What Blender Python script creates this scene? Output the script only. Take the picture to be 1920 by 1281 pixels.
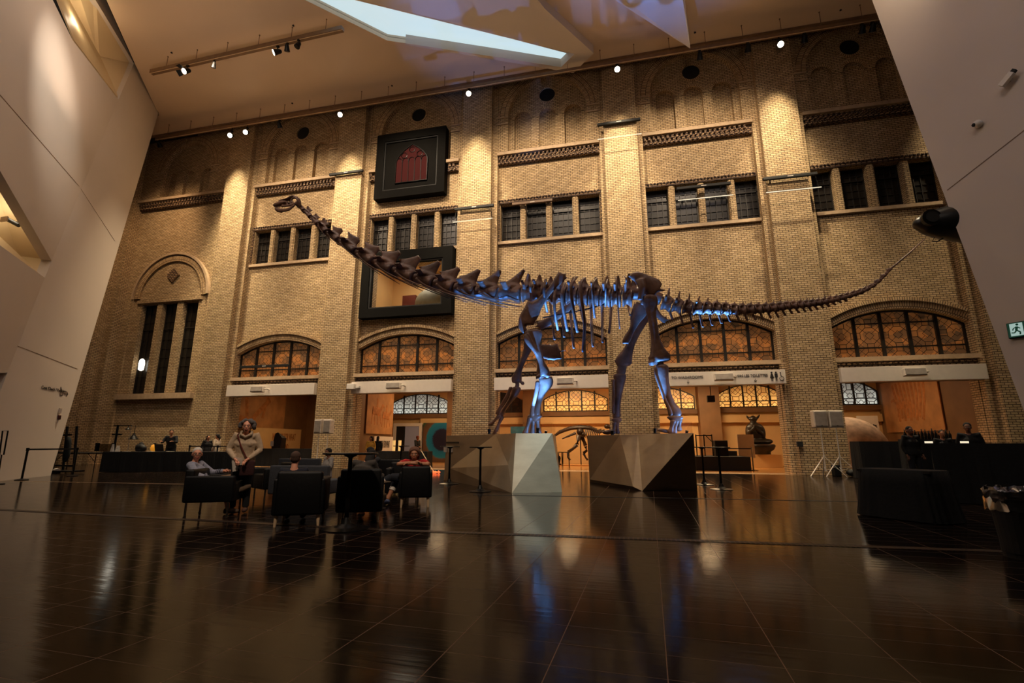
import bpy, bmesh, math, random
import numpy as np
from mathutils import Vector, Matrix, geometry
random.seed(7)
for o in list(bpy.data.objects): bpy.data.objects.remove(o)
COL = bpy.context.scene.collection
SC = bpy.context.scene

# ---------------------------------------------------------------- camera
F, CH = 907.0, 1.12
PITCH, ROLL, YAW = math.radians(12.0), math.radians(0.12), math.radians(12.9)
def cam_basis():
    cp, sp, cr, sr, cy, sy = math.cos(PITCH), math.sin(PITCH), math.cos(ROLL), math.sin(ROLL), math.cos(YAW), math.sin(YAW)
    f = Vector((-sy*cp, cy*cp, sp)); r = Vector((cy, sy, 0)); u = r.cross(f)
    return f, r*cr + u*sr, u*cr - r*sr
CF, CR, CU = cam_basis()
cd = bpy.data.cameras.new('camera'); cam = bpy.data.objects.new('camera', cd); COL.objects.link(cam)
cam.matrix_world = Matrix((( CR.x, CU.x, -CF.x, 0), (CR.y, CU.y, -CF.y, 0), (CR.z, CU.z, -CF.z, CH), (0,0,0,1)))
cd.sensor_width = 36.0; cd.lens = F*36.0/1920.0; cd.clip_end = 300; cd.clip_start = 0.05
SC.camera = cam
def ray(x, y): return CF + CR*((x-960)/F) + CU*((640.5-y)/F)
def onY(x, y, Y):
    """point on the vertical plane at distance Y seen at (x, y)"""
    d = ray(x, y); t = Y/d.y; return Vector((d.x*t, Y, d.z*t+CH))
def onZ(x, y, z=0.0):
    d = ray(x, y); t = (z-CH)/d.z; return Vector((d.x*t, d.y*t, z))
def onP(x, y, P, n):
    d = ray(x, y); c = Vector((0,0,CH)); t = (P-c).dot(n)/d.dot(n); return c+d*t

# ---------------------------------------------------------------- world, exposure
W = bpy.data.worlds.new('world'); SC.world = W; W.use_nodes = True
bg = W.node_tree.nodes['Background']; bg.inputs[0].default_value = (1.0, 0.74, 0.52, 1); bg.inputs[1].default_value = 0.012
SC.view_settings.view_transform = 'Standard'; SC.view_settings.look = 'None'
SC.view_settings.gamma = 1.0; SC.view_settings.use_curve_mapping = False
SC.view_settings.exposure = 0.0

# ---------------------------------------------------------------- lights
def lamp(kind, name, loc, energy, color, target=None, **kw):
    l = bpy.data.lights.new(name, kind); l.energy = energy; l.color = color
    for k, v in kw.items(): setattr(l, k, v)
    o = bpy.data.objects.new(name, l); COL.objects.link(o); o.location = loc
    if target is not None:
        o.rotation_euler = (Vector(target)-Vector(loc)).to_track_quat('-Z', 'Y').to_euler()
    return o
WARM = (1.0, 0.66, 0.34); WARM2 = (1.0, 0.60, 0.28); BLUE = (0.10, 0.20, 1.0)
PIERS = [(-21.75,-20.2), (-14.58,-13.05), (-7.45,-5.9), (-0.33,1.2), (6.5,8.07), (13.35,14.95)]
RAILY, RAILZ = 19.75, 18.3
def soft_falloff(o, kind='Linear'):
    l = o.data; l.use_nodes = True; nt = l.node_tree; em = nt.nodes['Emission']; lf = nt.nodes.new('ShaderNodeLightFalloff'); lf.inputs['Strength'].default_value = 1.0
    nt.links.new(lf.outputs[kind], em.inputs['Strength']); return o
# washes from the lighting rail onto each brick pier
for i, (a, b) in enumerate(PIERS):
    x = (a+b)/2
    o = soft_falloff(lamp('SPOT', 'pier_wash', (x, 19.0, 17.75), [800,640,600,560,620,330][i], (1.0,0.80,0.52), (x, 21.1, 8.5), spot_size=math.radians(98), spot_blend=0.9, shadow_soft_size=0.10)); o.scale = (0.42, 1, 1)
# washes onto the bays between them, dimmer
for i in range(5):
    x = (PIERS[i][1]+PIERS[i+1][0])/2
    lamp('SPOT', 'bay_wash', (x, 15.0, 18.2), [3400,3900,3300,3100,3000][i], (1.0,0.77,0.53), (x, 21.6, 11.3), spot_size=math.radians(86), spot_blend=0.75, shadow_soft_size=0.3)
lamp('SPOT', 'bay_wash', (-24.4, 16.8, 17.6), 1700, (1.0,0.66,0.38), (-25.3, 21.6, 11.0), spot_size=math.radians(88), spot_blend=1.0, shadow_soft_size=0.3)
# track heads on the left rail: one strikes the white crystal wall
lamp('SPOT', 'crystal_wash', (-12.5, 10.5, 17.6), 2200, (1.0,0.9,0.76), (-19.0, 10.6, 12.2), spot_size=math.radians(34), spot_blend=1.0, shadow_soft_size=0.1)
# hall general light: added warm area lamps under the ceiling, no fixtures
for x, y, e in [(-12,9,300),(-4,6,220),(6,8,150),(-14,3,300),(9,2,110)]:
    lamp('AREA', 'hall_fill', (x, y, 18.9), e, (1.0,0.81,0.66), (x, y, 0), size=2.5, shape='DISK')
for x, y, e in [(-17,12,85),(-6,11,80),(5,12,75)]:  # added area lamps in mid-air, brighten the ceiling, no fixtures
    lamp('AREA', 'ceiling_fill', (x, y, 12.5), e, (1.0,0.72,0.52), (x, y, 19), size=1.5, shape='DISK')
lamp('SPOT', 'seating_wash', (-1.5, -1.0, 13.0), 3400, (1.0,0.78,0.58), (-4.8, 8.0, 0.4), spot_size=math.radians(36), spot_blend=1.0, shadow_soft_size=0.3)  # unseen spot behind the camera, added to brighten the seated group
# ---------------------------------------------------------------- helpers: naming
def tag(o, label=None, cat=None, group=None, kind=None):
    if label: o['label'] = label
    if cat: o['category'] = cat
    if group: o['group'] = group
    if kind: o['kind'] = kind
    return o
def thing(name, loc, label, cat, group=None):
    o = bpy.data.objects.new(name, None); COL.objects.link(o); o.location = loc; o.empty_display_size = 0.1
    return tag(o, label, cat, group)
def wloc(p):
    v = Vector((0,0,0))
    while p is not None: v += Vector(p.location); p = p.parent
    return v
def link(name, me, mat=None, parent=None, smooth=False, **tg):
    """mesh given in world coordinates -> one object (child keeps its place)"""
    if mat is not None:
        for m in (mat if isinstance(mat, (list, tuple)) else [mat]): me.materials.append(m)
    if smooth:
        for p in me.polygons: p.use_smooth = True
    o = bpy.data.objects.new(name, me); COL.objects.link(o)
    if parent is not None:
        o.parent = parent; me.transform(Matrix.Translation(-wloc(parent)))
    elif tg.get('kind') != 'structure' and me.vertices:
        co = [v.co for v in me.vertices]
        c = Vector(((min(v.x for v in co)+max(v.x for v in co))/2, (min(v.y for v in co)+max(v.y for v in co))/2, min(v.z for v in co)))
        me.transform(Matrix.Translation(-c)); o.location = c
    tag(o, **tg); return o
def copy_tree(o, parent=None):
    c = o.copy(); COL.objects.link(c); c.parent = parent
    for ch in list(o.children): copy_tree(ch, c)
    return c

class MB:
    """collects primitive shapes in one bmesh"""
    def __init__(s): s.bm = bmesh.new(); s.mi = 0
    def _f(s, vs):
        try: f = s.bm.faces.new(vs); f.material_index = s.mi; return f
        except ValueError: return None
    def box(s, x0, x1, y0, y1, z0, z1, bev=0.0, rot=None, piv=None):
        v = [s.bm.verts.new((x, y, z)) for x in (x0, x1) for y in (y0, y1) for z in (z0, z1)]
        fs = [s._f([v[i] for i in q]) for q in ((0,1,3,2),(4,6,7,5),(0,4,5,1),(2,3,7,6),(0,2,6,4),(1,5,7,3))]
        if bev > 0:
            es = list({e for f in fs for e in f.edges})
            r = bmesh.ops.bevel(s.bm, geom=es, offset=bev, segments=3, profile=0.5, affect='EDGES')
            v = list({w for f in r['faces'] for w in f.verts}|{w for w in v if w.is_valid})
            for f in r['faces']: f.material_index = s.mi
        if rot is not None: bmesh.ops.rotate(s.bm, cent=Vector(piv or ((x0+x1)/2,(y0+y1)/2,(z0+z1)/2)), matrix=Matrix.Rotation(rot[0], 3, rot[1]), verts=v)
        return v
    def hull(s, pts):
        v = [s.bm.verts.new(p) for p in pts]; bmesh.ops.convex_hull(s.bm, input=v)
    def quad(s, *p): return s._f([s.bm.verts.new(q) for q in p])
    def tube(s, pts, r, n=8, flat=1.0, up=(0,0,1), caps=True, close=False):
        """swept tube; r number or list; flat scales the second axis"""
        pts = [Vector(p) for p in pts]; N = len(pts)
        R = r if isinstance(r, (list, tuple)) else [r]*N
        Fl = flat if isinstance(flat, (list, tuple)) else [flat]*N
        rings = []
        for i, p in enumerate(pts):
            if close: t = pts[(i+1)%N]-pts[i-1]
            else: t = pts[min(i+1, N-1)]-pts[max(i-1, 0)]
            t.normalize(); u = Vector(up)
            if abs(t.dot(u)) > 0.97: u = Vector((1,0,0)) if abs(t.x) < .9 else Vector((0,1,0))
            a = t.cross(u).normalized(); b = a.cross(t).normalized()
            rings.append([s.bm.verts.new(p + a*(math.cos(2*math.pi*k/n)*R[i]*Fl[i]) + b*(math.sin(2*math.pi*k/n)*R[i])) for k in range(n)])
        M = N if close else N-1
        for i in range(M):
            A, B = rings[i], rings[(i+1)%N]
            for k in range(n): s._f([A[k], A[(k+1)%n], B[(k+1)%n], B[k]])
        if caps and not close: s._f(rings[0][::-1]); s._f(rings[-1])
    def bar(s, a, b, w, h=None, up=(0,0,1)):
        """box section bar between two points"""
        a, b = Vector(a), Vector(b); h = h or w; t = (b-a).normalized(); u = Vector(up)
        if abs(t.dot(u)) > .97: u = Vector((0,1,0))
        x = t.cross(u).normalized()*w/2; y = x.cross(t).normalized()*h/2
        q = [a-x-y, a+x-y, a+x+y, a-x+y, b-x-y, b+x-y, b+x+y, b-x+y]; v = [s.bm.verts.new(p) for p in q]
        for f in ((0,3,2,1),(4,5,6,7),(0,1,5,4),(1,2,6,5),(2,3,7,6),(3,0,4,7)): s._f([v[i] for i in f])
    def lathe(s, c, prof, n=24, axis='Z'):
        """profile [(r, h)] spun about a vertical axis through c"""
        c = Vector(c); rings = []
        for r, h in prof:
            if axis == 'Z': rings.append([s.bm.verts.new(c+Vector((r*math.cos(2*math.pi*k/n), r*math.sin(2*math.pi*k/n), h))) for k in range(n)])
            else: rings.append([s.bm.verts.new(c+Vector((r*math.cos(2*math.pi*k/n), h, r*math.sin(2*math.pi*k/n)))) for k in range(n)])
        for A, B in zip(rings, rings[1:]):
            for k in range(n): s._f([A[k], A[(k+1)%n], B[(k+1)%n], B[k]])
        s._f(rings[0][::-1]); s._f(rings[-1])
    def ball(s, c, r, n=12, rot=None):
        """ellipsoid, r = radius or (rx, ry, rz)"""
        r = r if isinstance(r, (tuple, list)) else (r, r, r)
        m = Matrix.Translation(Vector(c)) @ (rot.to_4x4() if rot is not None else Matrix.Identity(4)) @ Matrix.Diagonal((*r, 1))
        q = bmesh.ops.create_uvsphere(s.bm, u_segments=n, v_segments=max(6, n*2//3), radius=1.0, matrix=m)
        for v in q['verts']:
            for f in v.link_faces: f.material_index = s.mi
    def mesh(s):
        bmesh.ops.recalc_face_normals(s.bm, faces=s.bm.faces[:])
        me = bpy.data.meshes.new('mesh'); s.bm.to_mesh(me); s.bm.free(); return me
    def obj(s, name, mat=None, parent=None, smooth=False, **tg): return link(name, s.mesh(), mat, parent, smooth, **tg)

def arc(cx, cz, r, a0, a1, n): return [(cx+r*math.cos(math.radians(a0+(a1-a0)*i/n)), cz+r*math.sin(math.radians(a0+(a1-a0)*i/n))) for i in range(n+1)]
def rect(x0, x1, z0, z1): return [(x0,z0),(x1,z0),(x1,z1),(x0,z1)]
def arched(x0, x1, z0, zs, rise, n=20):
    """opening with straight jambs to zs and a segmental head of the given rise"""
    c = (x1-x0)/2; R = (c*c+rise*rise)/(2*rise); zc = zs+rise-R; a = math.degrees(math.asin(min(1, c/R)))
    return [(x0,z0),(x1,z0)] + [((x0+x1)/2+R*math.sin(math.radians(a-2*a*i/n)), zc+R*math.cos(math.radians(a-2*a*i/n))) for i in range(n+1)]
def slab(outer, holes, y0, y1, axis='Y', fn=None):
    """flat plate with holes, extruded between y0 and y1; fn maps (u, v, w) to a point"""
    loops = [outer]+list(holes)
    tri = geometry.tessellate_polygon([[Vector((a, b, 0)) for a, b in l] for l in loops])
    fn = fn or (lambda u, v, w: (u, w, v))
    flatp = [p for l in loops for p in l]; n = len(flatp)
    vs = [fn(a, b, y0) for a, b in flatp]+[fn(a, b, y1) for a, b in flatp]; fs = []
    for t in tri: fs.append(tuple(t)); fs.append(tuple(n+i for i in reversed(t)))
    k = 0
    for l in loops:
        m = len(l)
        for i in range(m): a, b = k+i, k+(i+1)%m; fs.append((a, b, n+b, n+a))
        k += m
    me = bpy.data.meshes.new('slab'); me.from_pydata(vs, [], fs); bm = bmesh.new(); bm.from_mesh(me)
    bmesh.ops.recalc_face_normals(bm, faces=bm.faces[:]); bm.to_mesh(me); bm.free(); return me
def join_meshes(ms):
    bm = bmesh.new()
    for m in ms: bm.from_mesh(m)
    me = bpy.data.meshes.new('joined'); bm.to_mesh(me); bm.free(); return me

def ring_mesh(cx, zc, r0, r1, a0, a1, y0, y1, n=32):
    """brick arch ring (angles from the crown, degrees) with polar UVs in metres"""
    bm = bmesh.new(); uv = bm.loops.layers.uv.new('UVMap'); rows = []
    for i in range(n+1):
        a = math.radians(a0+(a1-a0)*i/n)
        rows.append([bm.verts.new((cx+r*math.sin(a), y, zc+r*math.cos(a))) for r, y in ((r0,y1),(r0,y0),(r1,y0),(r1,y1))])
    rm = (r0+r1)/2; dv = [0, y1-y0, y1-y0+r1-r0, 2*(y1-y0)+r1-r0]
    for i in range(n):
        ua = math.radians(a0+(a1-a0)*i/n)*rm; ub = math.radians(a0+(a1-a0)*(i+1)/n)*rm
        for k in range(3):
            f = bm.faces.new([rows[i][k], rows[i+1][k], rows[i+1][k+1], rows[i][k+1]])
            for lp, c in zip(f.loops, ((ua,dv[k]),(ub,dv[k]),(ub,dv[k+1]),(ua,dv[k+1]))): lp[uv].uv = c
    bm.faces.new(rows[0]); bm.faces.new(rows[-1][::-1])
    bmesh.ops.recalc_face_normals(bm, faces=bm.faces[:])
    me = bpy.data.meshes.new('ring'); bm.to_mesh(me); bm.free(); return me

def remeshed(mb, voxel, smooth=4, fac=0.6, bake_disp=None):
    """fuse overlapping shapes into one continuous skin"""
    me = mb.mesh(); o = bpy.data.objects.new('tmp', me); COL.objects.link(o)
    r = o.modifiers.new('r', 'REMESH'); r.mode = 'VOXEL'; r.voxel_size = voxel
    if smooth: s = o.modifiers.new('s', 'SMOOTH'); s.factor = fac; s.iterations = smooth
    dg = bpy.context.evaluated_depsgraph_get(); dg.update()
    out = bpy.data.meshes.new_from_object(o.evaluated_get(dg)); bpy.data.objects.remove(o)
    for p in out.polygons: p.use_smooth = True
    return out

# ---------------------------------------------------------------- helpers: materials
def srgb(r, g, b):
    f = lambda c: (c/255/12.92) if c/255 <= 0.04045 else ((c/255+0.055)/1.055)**2.4
    return (f(r), f(g), f(b), 1)
class X:
    """node arithmetic"""
    def __init__(s, nt, sock): s.nt, s.s = nt, sock
    def op(s, o, *a):
        n = s.nt.nodes.new('ShaderNodeMath'); n.operation = o
        for i, v in enumerate((s,)+a):
            if isinstance(v, X): s.nt.links.new(v.s, n.inputs[i])
            else: n.inputs[i].default_value = v
        return X(s.nt, n.outputs[0])
    def __add__(s, o): return s.op('ADD', o)
    def __sub__(s, o): return s.op('SUBTRACT', o)
    def __mul__(s, o): return s.op('MULTIPLY', o)
    def __truediv__(s, o): return s.op('DIVIDE', o)
    def abs(s): return s.op('ABSOLUTE')
    def max(s, o): return s.op('MAXIMUM', o)
    def min(s, o): return s.op('MINIMUM', o)
    def lt(s, o): return s.op('LESS_THAN', o)
    def gt(s, o): return s.op('GREATER_THAN', o)
    def frac(s): return s.op('FRACT')
    def floor(s): return s.op('FLOOR')
def mat_new(name):
    m = bpy.data.materials.new(name); m.use_nodes = True; nt = m.node_tree; return m, nt, nt.nodes['Principled BSDF']
def setp(b, col=None, rough=None, metal=None, spec=None, emit=None, estr=None, trans=None, ior=None, alpha=None):
    I = b.inputs
    if col is not None: I['Base Color'].default_value = col
    if rough is not None: I['Roughness'].default_value = rough
    if metal is not None: I['Metallic'].default_value = metal
    if spec is not None: I['Specular IOR Level'].default_value = spec
    if emit is not None: I['Emission Color'].default_value = emit
    if estr is not None: I['Emission Strength'].default_value = estr
    if trans is not None: I['Transmission Weight'].default_value = trans
    if ior is not None: I['IOR'].default_value = ior
def node(nt, t, **kw):
    n = nt.nodes.new('ShaderNode'+t)
    for k, v in kw.items():
        if k[0] == '_': setattr(n, k[1:], v)
        else: n.inputs[k.replace('_', ' ')].default_value = v
    return n
def ramp(nt, fac, stops):
    r = nt.nodes.new('ShaderNodeValToRGB'); e = r.color_ramp.elements
    while len(e) < len(stops): e.new(0.5)
    for i, (p, c) in enumerate(stops): e[i].position = p; e[i].color = c
    nt.links.new(fac, r.inputs[0]); return r.outputs[0]
def plain(name, col, rough=0.6, metal=0.0, var=0.12, scale=6.0, bump=0.0, **kw):
    """single-colour material broken up by a little procedural noise"""
    m, nt, b = mat_new(name); setp(b, col, rough, metal, **kw)
    tc = node(nt, 'TexCoord'); nz = node(nt, 'TexNoise', Scale=scale, Detail=4.0); nt.links.new(tc.outputs['Object'], nz.inputs['Vector'])
    lo = tuple(c*(1-var) for c in col[:3])+(1,); hi = tuple(min(1, c*(1+var)) for c in col[:3])+(1,)
    nt.links.new(ramp(nt, nz.outputs['Fac'], [(0.3, lo), (0.7, hi)]), b.inputs['Base Color'])
    if bump:
        bp = node(nt, 'Bump', Strength=bump, Distance=0.02); nt.links.new(nz.outputs['Fac'], bp.inputs['Height']); nt.links.new(bp.outputs[0], b.inputs['Normal'])
    return m
def plane_uv(nt):
    """world-metre coordinates laid on the dominant plane of each face (walls facing x or y, floors)"""
    tc = node(nt, 'TexCoord'); g = node(nt, 'NewGeometry')
    sp = node(nt, 'SeparateXYZ'); nt.links.new(tc.outputs['Object'], sp.inputs[0])
    sn = node(nt, 'SeparateXYZ'); nt.links.new(g.outputs['True Normal'], sn.inputs[0])
    x, y, z = (X(nt, sp.outputs[i]) for i in range(3))
    nx = X(nt, sn.outputs[0]).abs().gt(0.7); nz = X(nt, sn.outputs[2]).abs().gt(0.7)
    one = X(nt, node(nt, 'Value').outputs[0]); one.s.default_value = 1.0
    u = x*(one-nx) + y*nx; v = z*(one-nz) + y*nz
    return u, v, tc
def brick_mat(name, c1, c2, cm, bw=0.215, rh=0.068, mortar=0.012, uv=False, rough=0.75, tone=0.25):
    m, nt, b = mat_new(name); setp(b, c1, rough)
    br = node(nt, 'TexBrick'); br.inputs['Scale'].default_value = 1.0
    br.inputs['Brick Width'].default_value = bw; br.inputs['Row Height'].default_value = rh
    br.inputs['Mortar Size'].default_value = mortar; br.inputs['Mortar Smooth'].default_value = 0.15; br.inputs['Bias'].default_value = 0.0
    br.inputs['Color1'].default_value = c1; br.inputs['Color2'].default_value = c2; br.inputs['Mortar'].default_value = cm
    if uv:
        t = node(nt, 'UVMap', _uv_map='UVMap'); nt.links.new(t.outputs[0], br.inputs['Vector']); tc = node(nt, 'TexCoord')
    else:
        u, v, tc = plane_uv(nt); cb = node(nt, 'CombineXYZ'); nt.links.new(u.s, cb.inputs[0]); nt.links.new(v.s, cb.inputs[1]); nt.links.new(cb.outputs[0], br.inputs['Vector'])
    nz = node(nt, 'TexNoise', Scale=0.9, Detail=5.0, Roughness=0.65); nt.links.new(tc.outputs['Object'], nz.inputs['Vector'])
    g = ramp(nt, nz.outputs['Fac'], [(0.25, (1-tone,)*3+(1,)), (0.75, (1.0,1.0,1.0,1))])
    mx = node(nt, 'Mix', _data_type='RGBA', _blend_type='MULTIPLY'); mx.inputs[0].default_value = 1.0
    nt.links.new(br.outputs['Color'], mx.inputs[6]); nt.links.new(g, mx.inputs[7]); nt.links.new(mx.outputs[2], b.inputs['Base Color'])
    bp = node(nt, 'Bump', Strength=0.5, Distance=0.012); bp.invert = True
    nt.links.new(br.outputs['Fac'], bp.inputs['Height']); nt.links.new(bp.outputs[0], b.inputs['Normal'])
    return m

M = {}
M['brick'] = brick_mat('buff_brick', srgb(216,188,144), srgb(188,158,114), srgb(84,62,42), bw=.225, rh=.088, mortar=.012)
M['brick_ring'] = brick_mat('arch_brick', srgb(214,184,138), srgb(184,150,106), srgb(70,46,30), bw=0.085, rh=0.235, mortar=0.012, uv=True)
M['brick_dentil'] = brick_mat('dentil_brick', srgb(190,156,114), srgb(150,118,86), srgb(58,38,26), bw=0.2, rh=0.1, mortar=0.03)
M['stone'] = plain('sill_stone', srgb(186,160,128), 0.7)
M['plaster'] = plain('white_plaster', srgb(212,200,188), 0.65, var=0.03, scale=0.4)
M['ceil'] = plain('ceiling_paint', srgb(214,190,164), 0.45, var=0.03, scale=0.4)
M['panel_white'] = plain('white_panel', srgb(226,214,200), 0.5, var=0.03)
M['frame'] = plain('dark_bronze_frame', srgb(30,25,20), 0.45, var=0.2)
M['black_frame'] = plain('charcoal_frame', srgb(20,19,17), 0.85, var=0.1, spec=0.08)
M['black'] = plain('matte_black', srgb(14,14,13), 0.7, var=0.3)
M['cloth_black'] = plain('black_cloth', srgb(12,13,13), 0.9, var=0.3, scale=20, bump=0.3)
M['metal_dark'] = plain('black_metal', srgb(26,25,24), 0.35, metal=0.6)
M['rail'] = plain('rail_paint', srgb(120,92,66), 0.5)
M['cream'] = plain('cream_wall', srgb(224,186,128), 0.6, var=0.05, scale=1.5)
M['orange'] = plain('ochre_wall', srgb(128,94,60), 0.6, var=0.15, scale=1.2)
M['wood_light'] = plain('pale_wood', srgb(206,176,140), 0.5)
M['chrome'] = plain('chrome', srgb(190,180,168), 0.18, metal=1.0, var=0.03)
M['grey'] = plain('speaker_grey', srgb(150,140,130), 0.6)
M['grey2'] = plain('speaker_shell', srgb(214,202,186), 0.5)
M['sofa'] = plain('grey_blue_fabric', srgb(50,52,58), 0.9, scale=30, bump=0.2)
M['leather'] = plain('black_leather', srgb(11,11,12), 0.55, scale=25, bump=0.1, spec=0.25)
M['mesh_white'] = plain('white_paint', srgb(232,226,216), 0.4, var=0.03)
def emis(name, col, s, base=(0.02,0.02,0.02,1)):
    m, nt, b = mat_new(name); setp(b, base, 0.5, emit=col, estr=s); return m
M['lamp_lens'] = emis('lamp_lens', (1.0,0.86,0.62,1), 14.0)
M['disc_glow'] = emis('added_disc_glow', (1.0,0.7,0.36,1), 4.0)
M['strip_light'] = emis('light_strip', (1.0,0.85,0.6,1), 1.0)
def glass_mat(name, tint=(1,1,1,1), rough=0.02, mixv=0.12):
    m, nt, b = mat_new(name); nt.nodes.remove(b); out = nt.nodes['Material Output']
    t = node(nt, 'BsdfTransparent'); t.inputs[0].default_value = tint; g = node(nt, 'BsdfGlossy', Roughness=rough)
    mx = node(nt, 'MixShader')
    if mixv is None: mx.inputs[0].default_value = 0.05
    else: lw = node(nt, 'LayerWeight', Blend=mixv); nt.links.new(lw.outputs['Fresnel'], mx.inputs[0])
    nt.links.new(t.outputs[0], mx.inputs[1]); nt.links.new(g.outputs[0], mx.inputs[2]); nt.links.new(mx.outputs[0], out.inputs[0]); return m
M['glass'] = glass_mat('clear_glass', (0.93,0.93,0.92,1))

def lead_glass(name, ca, cb, estr, lead=(0.01,0.008,0.006,1), grad=False, w=0.02, cell=(1.0,1.0)):
    """leaded glass: octagon-and-diamond came pattern, tinted cells, emission stands in for light from behind"""
    m, nt, b = mat_new(name); uv = node(nt, 'UVMap', _uv_map='UVMap'); sp = node(nt, 'SeparateXYZ'); nt.links.new(uv.outputs[0], sp.inputs[0])
    U = X(nt, sp.outputs[0])/cell[0]; V = X(nt, sp.outputs[1])/cell[1]
    fx = (U.frac()-0.5).abs(); fy = (V.frac()-0.5).abs(); d1 = fx+fy; mxy = fx.max(fy)
    oct_ = mxy.max(d1*0.72)
    l1 = (d1-0.16).abs().lt(w); l2 = (oct_-0.33).abs().lt(w)
    dg = (fx-fy).abs().lt(w)*oct_.gt(0.33); dg2 = (fx-fy).abs().lt(w)*d1.gt(0.16)*oct_.lt(0.33)
    sq = ((fx.min(fy)-0.12).abs().lt(w))*oct_.gt(0.33)
    dia = ((d1-0.72).abs().lt(w))
    line = l1.max(l2).max(dg).max(dg2).max(sq).max(dia)
    tc = node(nt, 'TexCoord'); vo = node(nt, 'TexVoronoi', Scale=3.2); nt.links.new(tc.outputs['Object'], vo.inputs['Vector'])
    colr = ramp(nt, vo.outputs['Color'], [(0.15, ca), (0.85, cb)])
    mx = node(nt, 'Mix', _data_type='RGBA'); nt.links.new(line.s, mx.inputs[0]); nt.links.new(colr, mx.inputs[6]); mx.inputs[7].default_value = lead
    nt.links.new(mx.outputs[2], b.inputs['Base Color']); nt.links.new(mx.outputs[2], b.inputs['Emission Color'])  # cell colour also emits, in place of light through the glass
    b.inputs['Roughness'].default_value = 0.3
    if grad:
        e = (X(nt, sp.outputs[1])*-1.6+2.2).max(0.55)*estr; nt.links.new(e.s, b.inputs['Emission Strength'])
    else:
        nz = node(nt, 'TexNoise', Scale=0.7, Detail=2.0); nt.links.new(tc.outputs['Object'], nz.inputs['Vector'])
        e = (X(nt, nz.outputs['Fac'])*1.6-0.3).max(0.1)*estr; nt.links.new(e.s, b.inputs['Emission Strength'])
    return m
M['lead_orange'] = lead_glass('amber_leaded_glass', srgb(206,134,70), srgb(128,94,62), 0.30, w=.011)
M['lead_gold'] = lead_glass('emissive_leaded_glass', srgb(250,190,104), srgb(226,160,80), 0.55, lead=srgb(90,60,26), grad=True)
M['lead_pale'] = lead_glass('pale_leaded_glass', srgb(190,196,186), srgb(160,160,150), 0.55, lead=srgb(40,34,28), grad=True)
M['lead_dark'] = lead_glass('dark_leaded_glass', srgb(70,46,28), srgb(34,26,20), 0.10)
M['dark_glass'] = plain('dark_window_glass', srgb(30,26,22), 0.3, var=0.5, scale=1.5)
def uv_plate(outer, y, u0=0.0, v0=0.0, flip=False):
    """single flat pane with UVs in metres"""
    tri = geometry.tessellate_polygon([[Vector((a, b, 0)) for a, b in outer]])
    me = bpy.data.meshes.new('pane'); me.from_pydata([(a, y, b) for a, b in outer]+[(a, y+0.02, b) for a, b in outer], [],
        [t if True else t for t in tri]+[tuple(len(outer)+i for i in reversed(t)) for t in tri]+[(i, (i+1)%len(outer), len(outer)+(i+1)%len(outer), len(outer)+i) for i in range(len(outer))])
    bm = bmesh.new(); bm.from_mesh(me); bmesh.ops.recalc_face_normals(bm, faces=bm.faces[:]); l = bm.loops.layers.uv.new('UVMap')
    for f in bm.faces:
        for lp in f.loops: lp[l].uv = (lp.vert.co.x-u0, lp.vert.co.z-v0)
    bm.to_mesh(me); bm.free(); return me
# ================================================================ floor
def floor_mat():
    m, nt, b = mat_new('dark_polished_tile'); tc = node(nt, 'TexCoord')
    mp = node(nt, 'Mapping'); mp.inputs['Rotation'].default_value = (0, 0, math.radians(2.7)); nt.links.new(tc.outputs['Object'], mp.inputs[0])
    sp = node(nt, 'SeparateXYZ'); nt.links.new(mp.outputs[0], sp.inputs[0]); u = X(nt, sp.outputs[0]); v = X(nt, sp.outputs[1])
    du = ((u/0.585+0.46).frac()-0.5).abs()*0.585; dv = ((v/0.29).frac()-0.5).abs()*0.29
    lu = du.lt(0.0026); lv = dv.lt(0.0022)
    line = lu.max(lv*0.55)
    cb = node(nt, 'CombineXYZ'); nt.links.new((u/0.585+0.96).floor().s, cb.inputs[0]); nt.links.new((v/0.29+0.5).floor().s, cb.inputs[1])
    wn = node(nt, 'TexWhiteNoise', _noise_dimensions='2D'); nt.links.new(cb.outputs[0], wn.inputs['Vector'])
    base = ramp(nt, wn.outputs['Value'], [(0, srgb(17,12,10)), (1, srgb(23,16,13))])
    mx = node(nt, 'Mix', _data_type='RGBA'); nt.links.new(line.s, mx.inputs[0]); nt.links.new(base, mx.inputs[6]); mx.inputs[7].default_value = srgb(120,92,72)
    nt.links.new(mx.outputs[2], b.inputs['Base Color'])
    nz = node(nt, 'TexNoise', Scale=3.0, Detail=6.0); nt.links.new(tc.outputs['Object'], nz.inputs['Vector'])
    r = X(nt, nz.outputs['Fac'])*0.09+0.08+line*0.4; nt.links.new(r.s, b.inputs['Roughness'])
    b.inputs['Specular IOR Level'].default_value = 0.10
    nz2 = node(nt, 'TexNoise', Scale=1.0, Detail=3.0); mp2 = node(nt, 'Mapping'); mp2.inputs['Scale'].default_value = (1.3, 16.0, 1); nt.links.new(mp.outputs[0], mp2.inputs[0]); nt.links.new(mp2.outputs[0], nz2.inputs['Vector'])
    bp = node(nt, 'Bump', Strength=0.10, Distance=0.01)
    h = X(nt, nz2.outputs['Fac'])+X(nt, wn.outputs['Value'])*0.15-line*0.3; nt.links.new(h.s, bp.inputs['Height']); nt.links.new(bp.outputs[0], b.inputs['Normal'])
    return m
M['floor'] = floor_mat()
link('floor', slab(rect(-34, 24, -4, 21.25), [], -0.3, 0.0, fn=lambda u, v, w: (u, v, w)), M['floor'], kind='structure')
M['floor_in'] = plain('pale_wood_floor', srgb(196,142,84), 0.18, var=0.12, scale=2)
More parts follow.
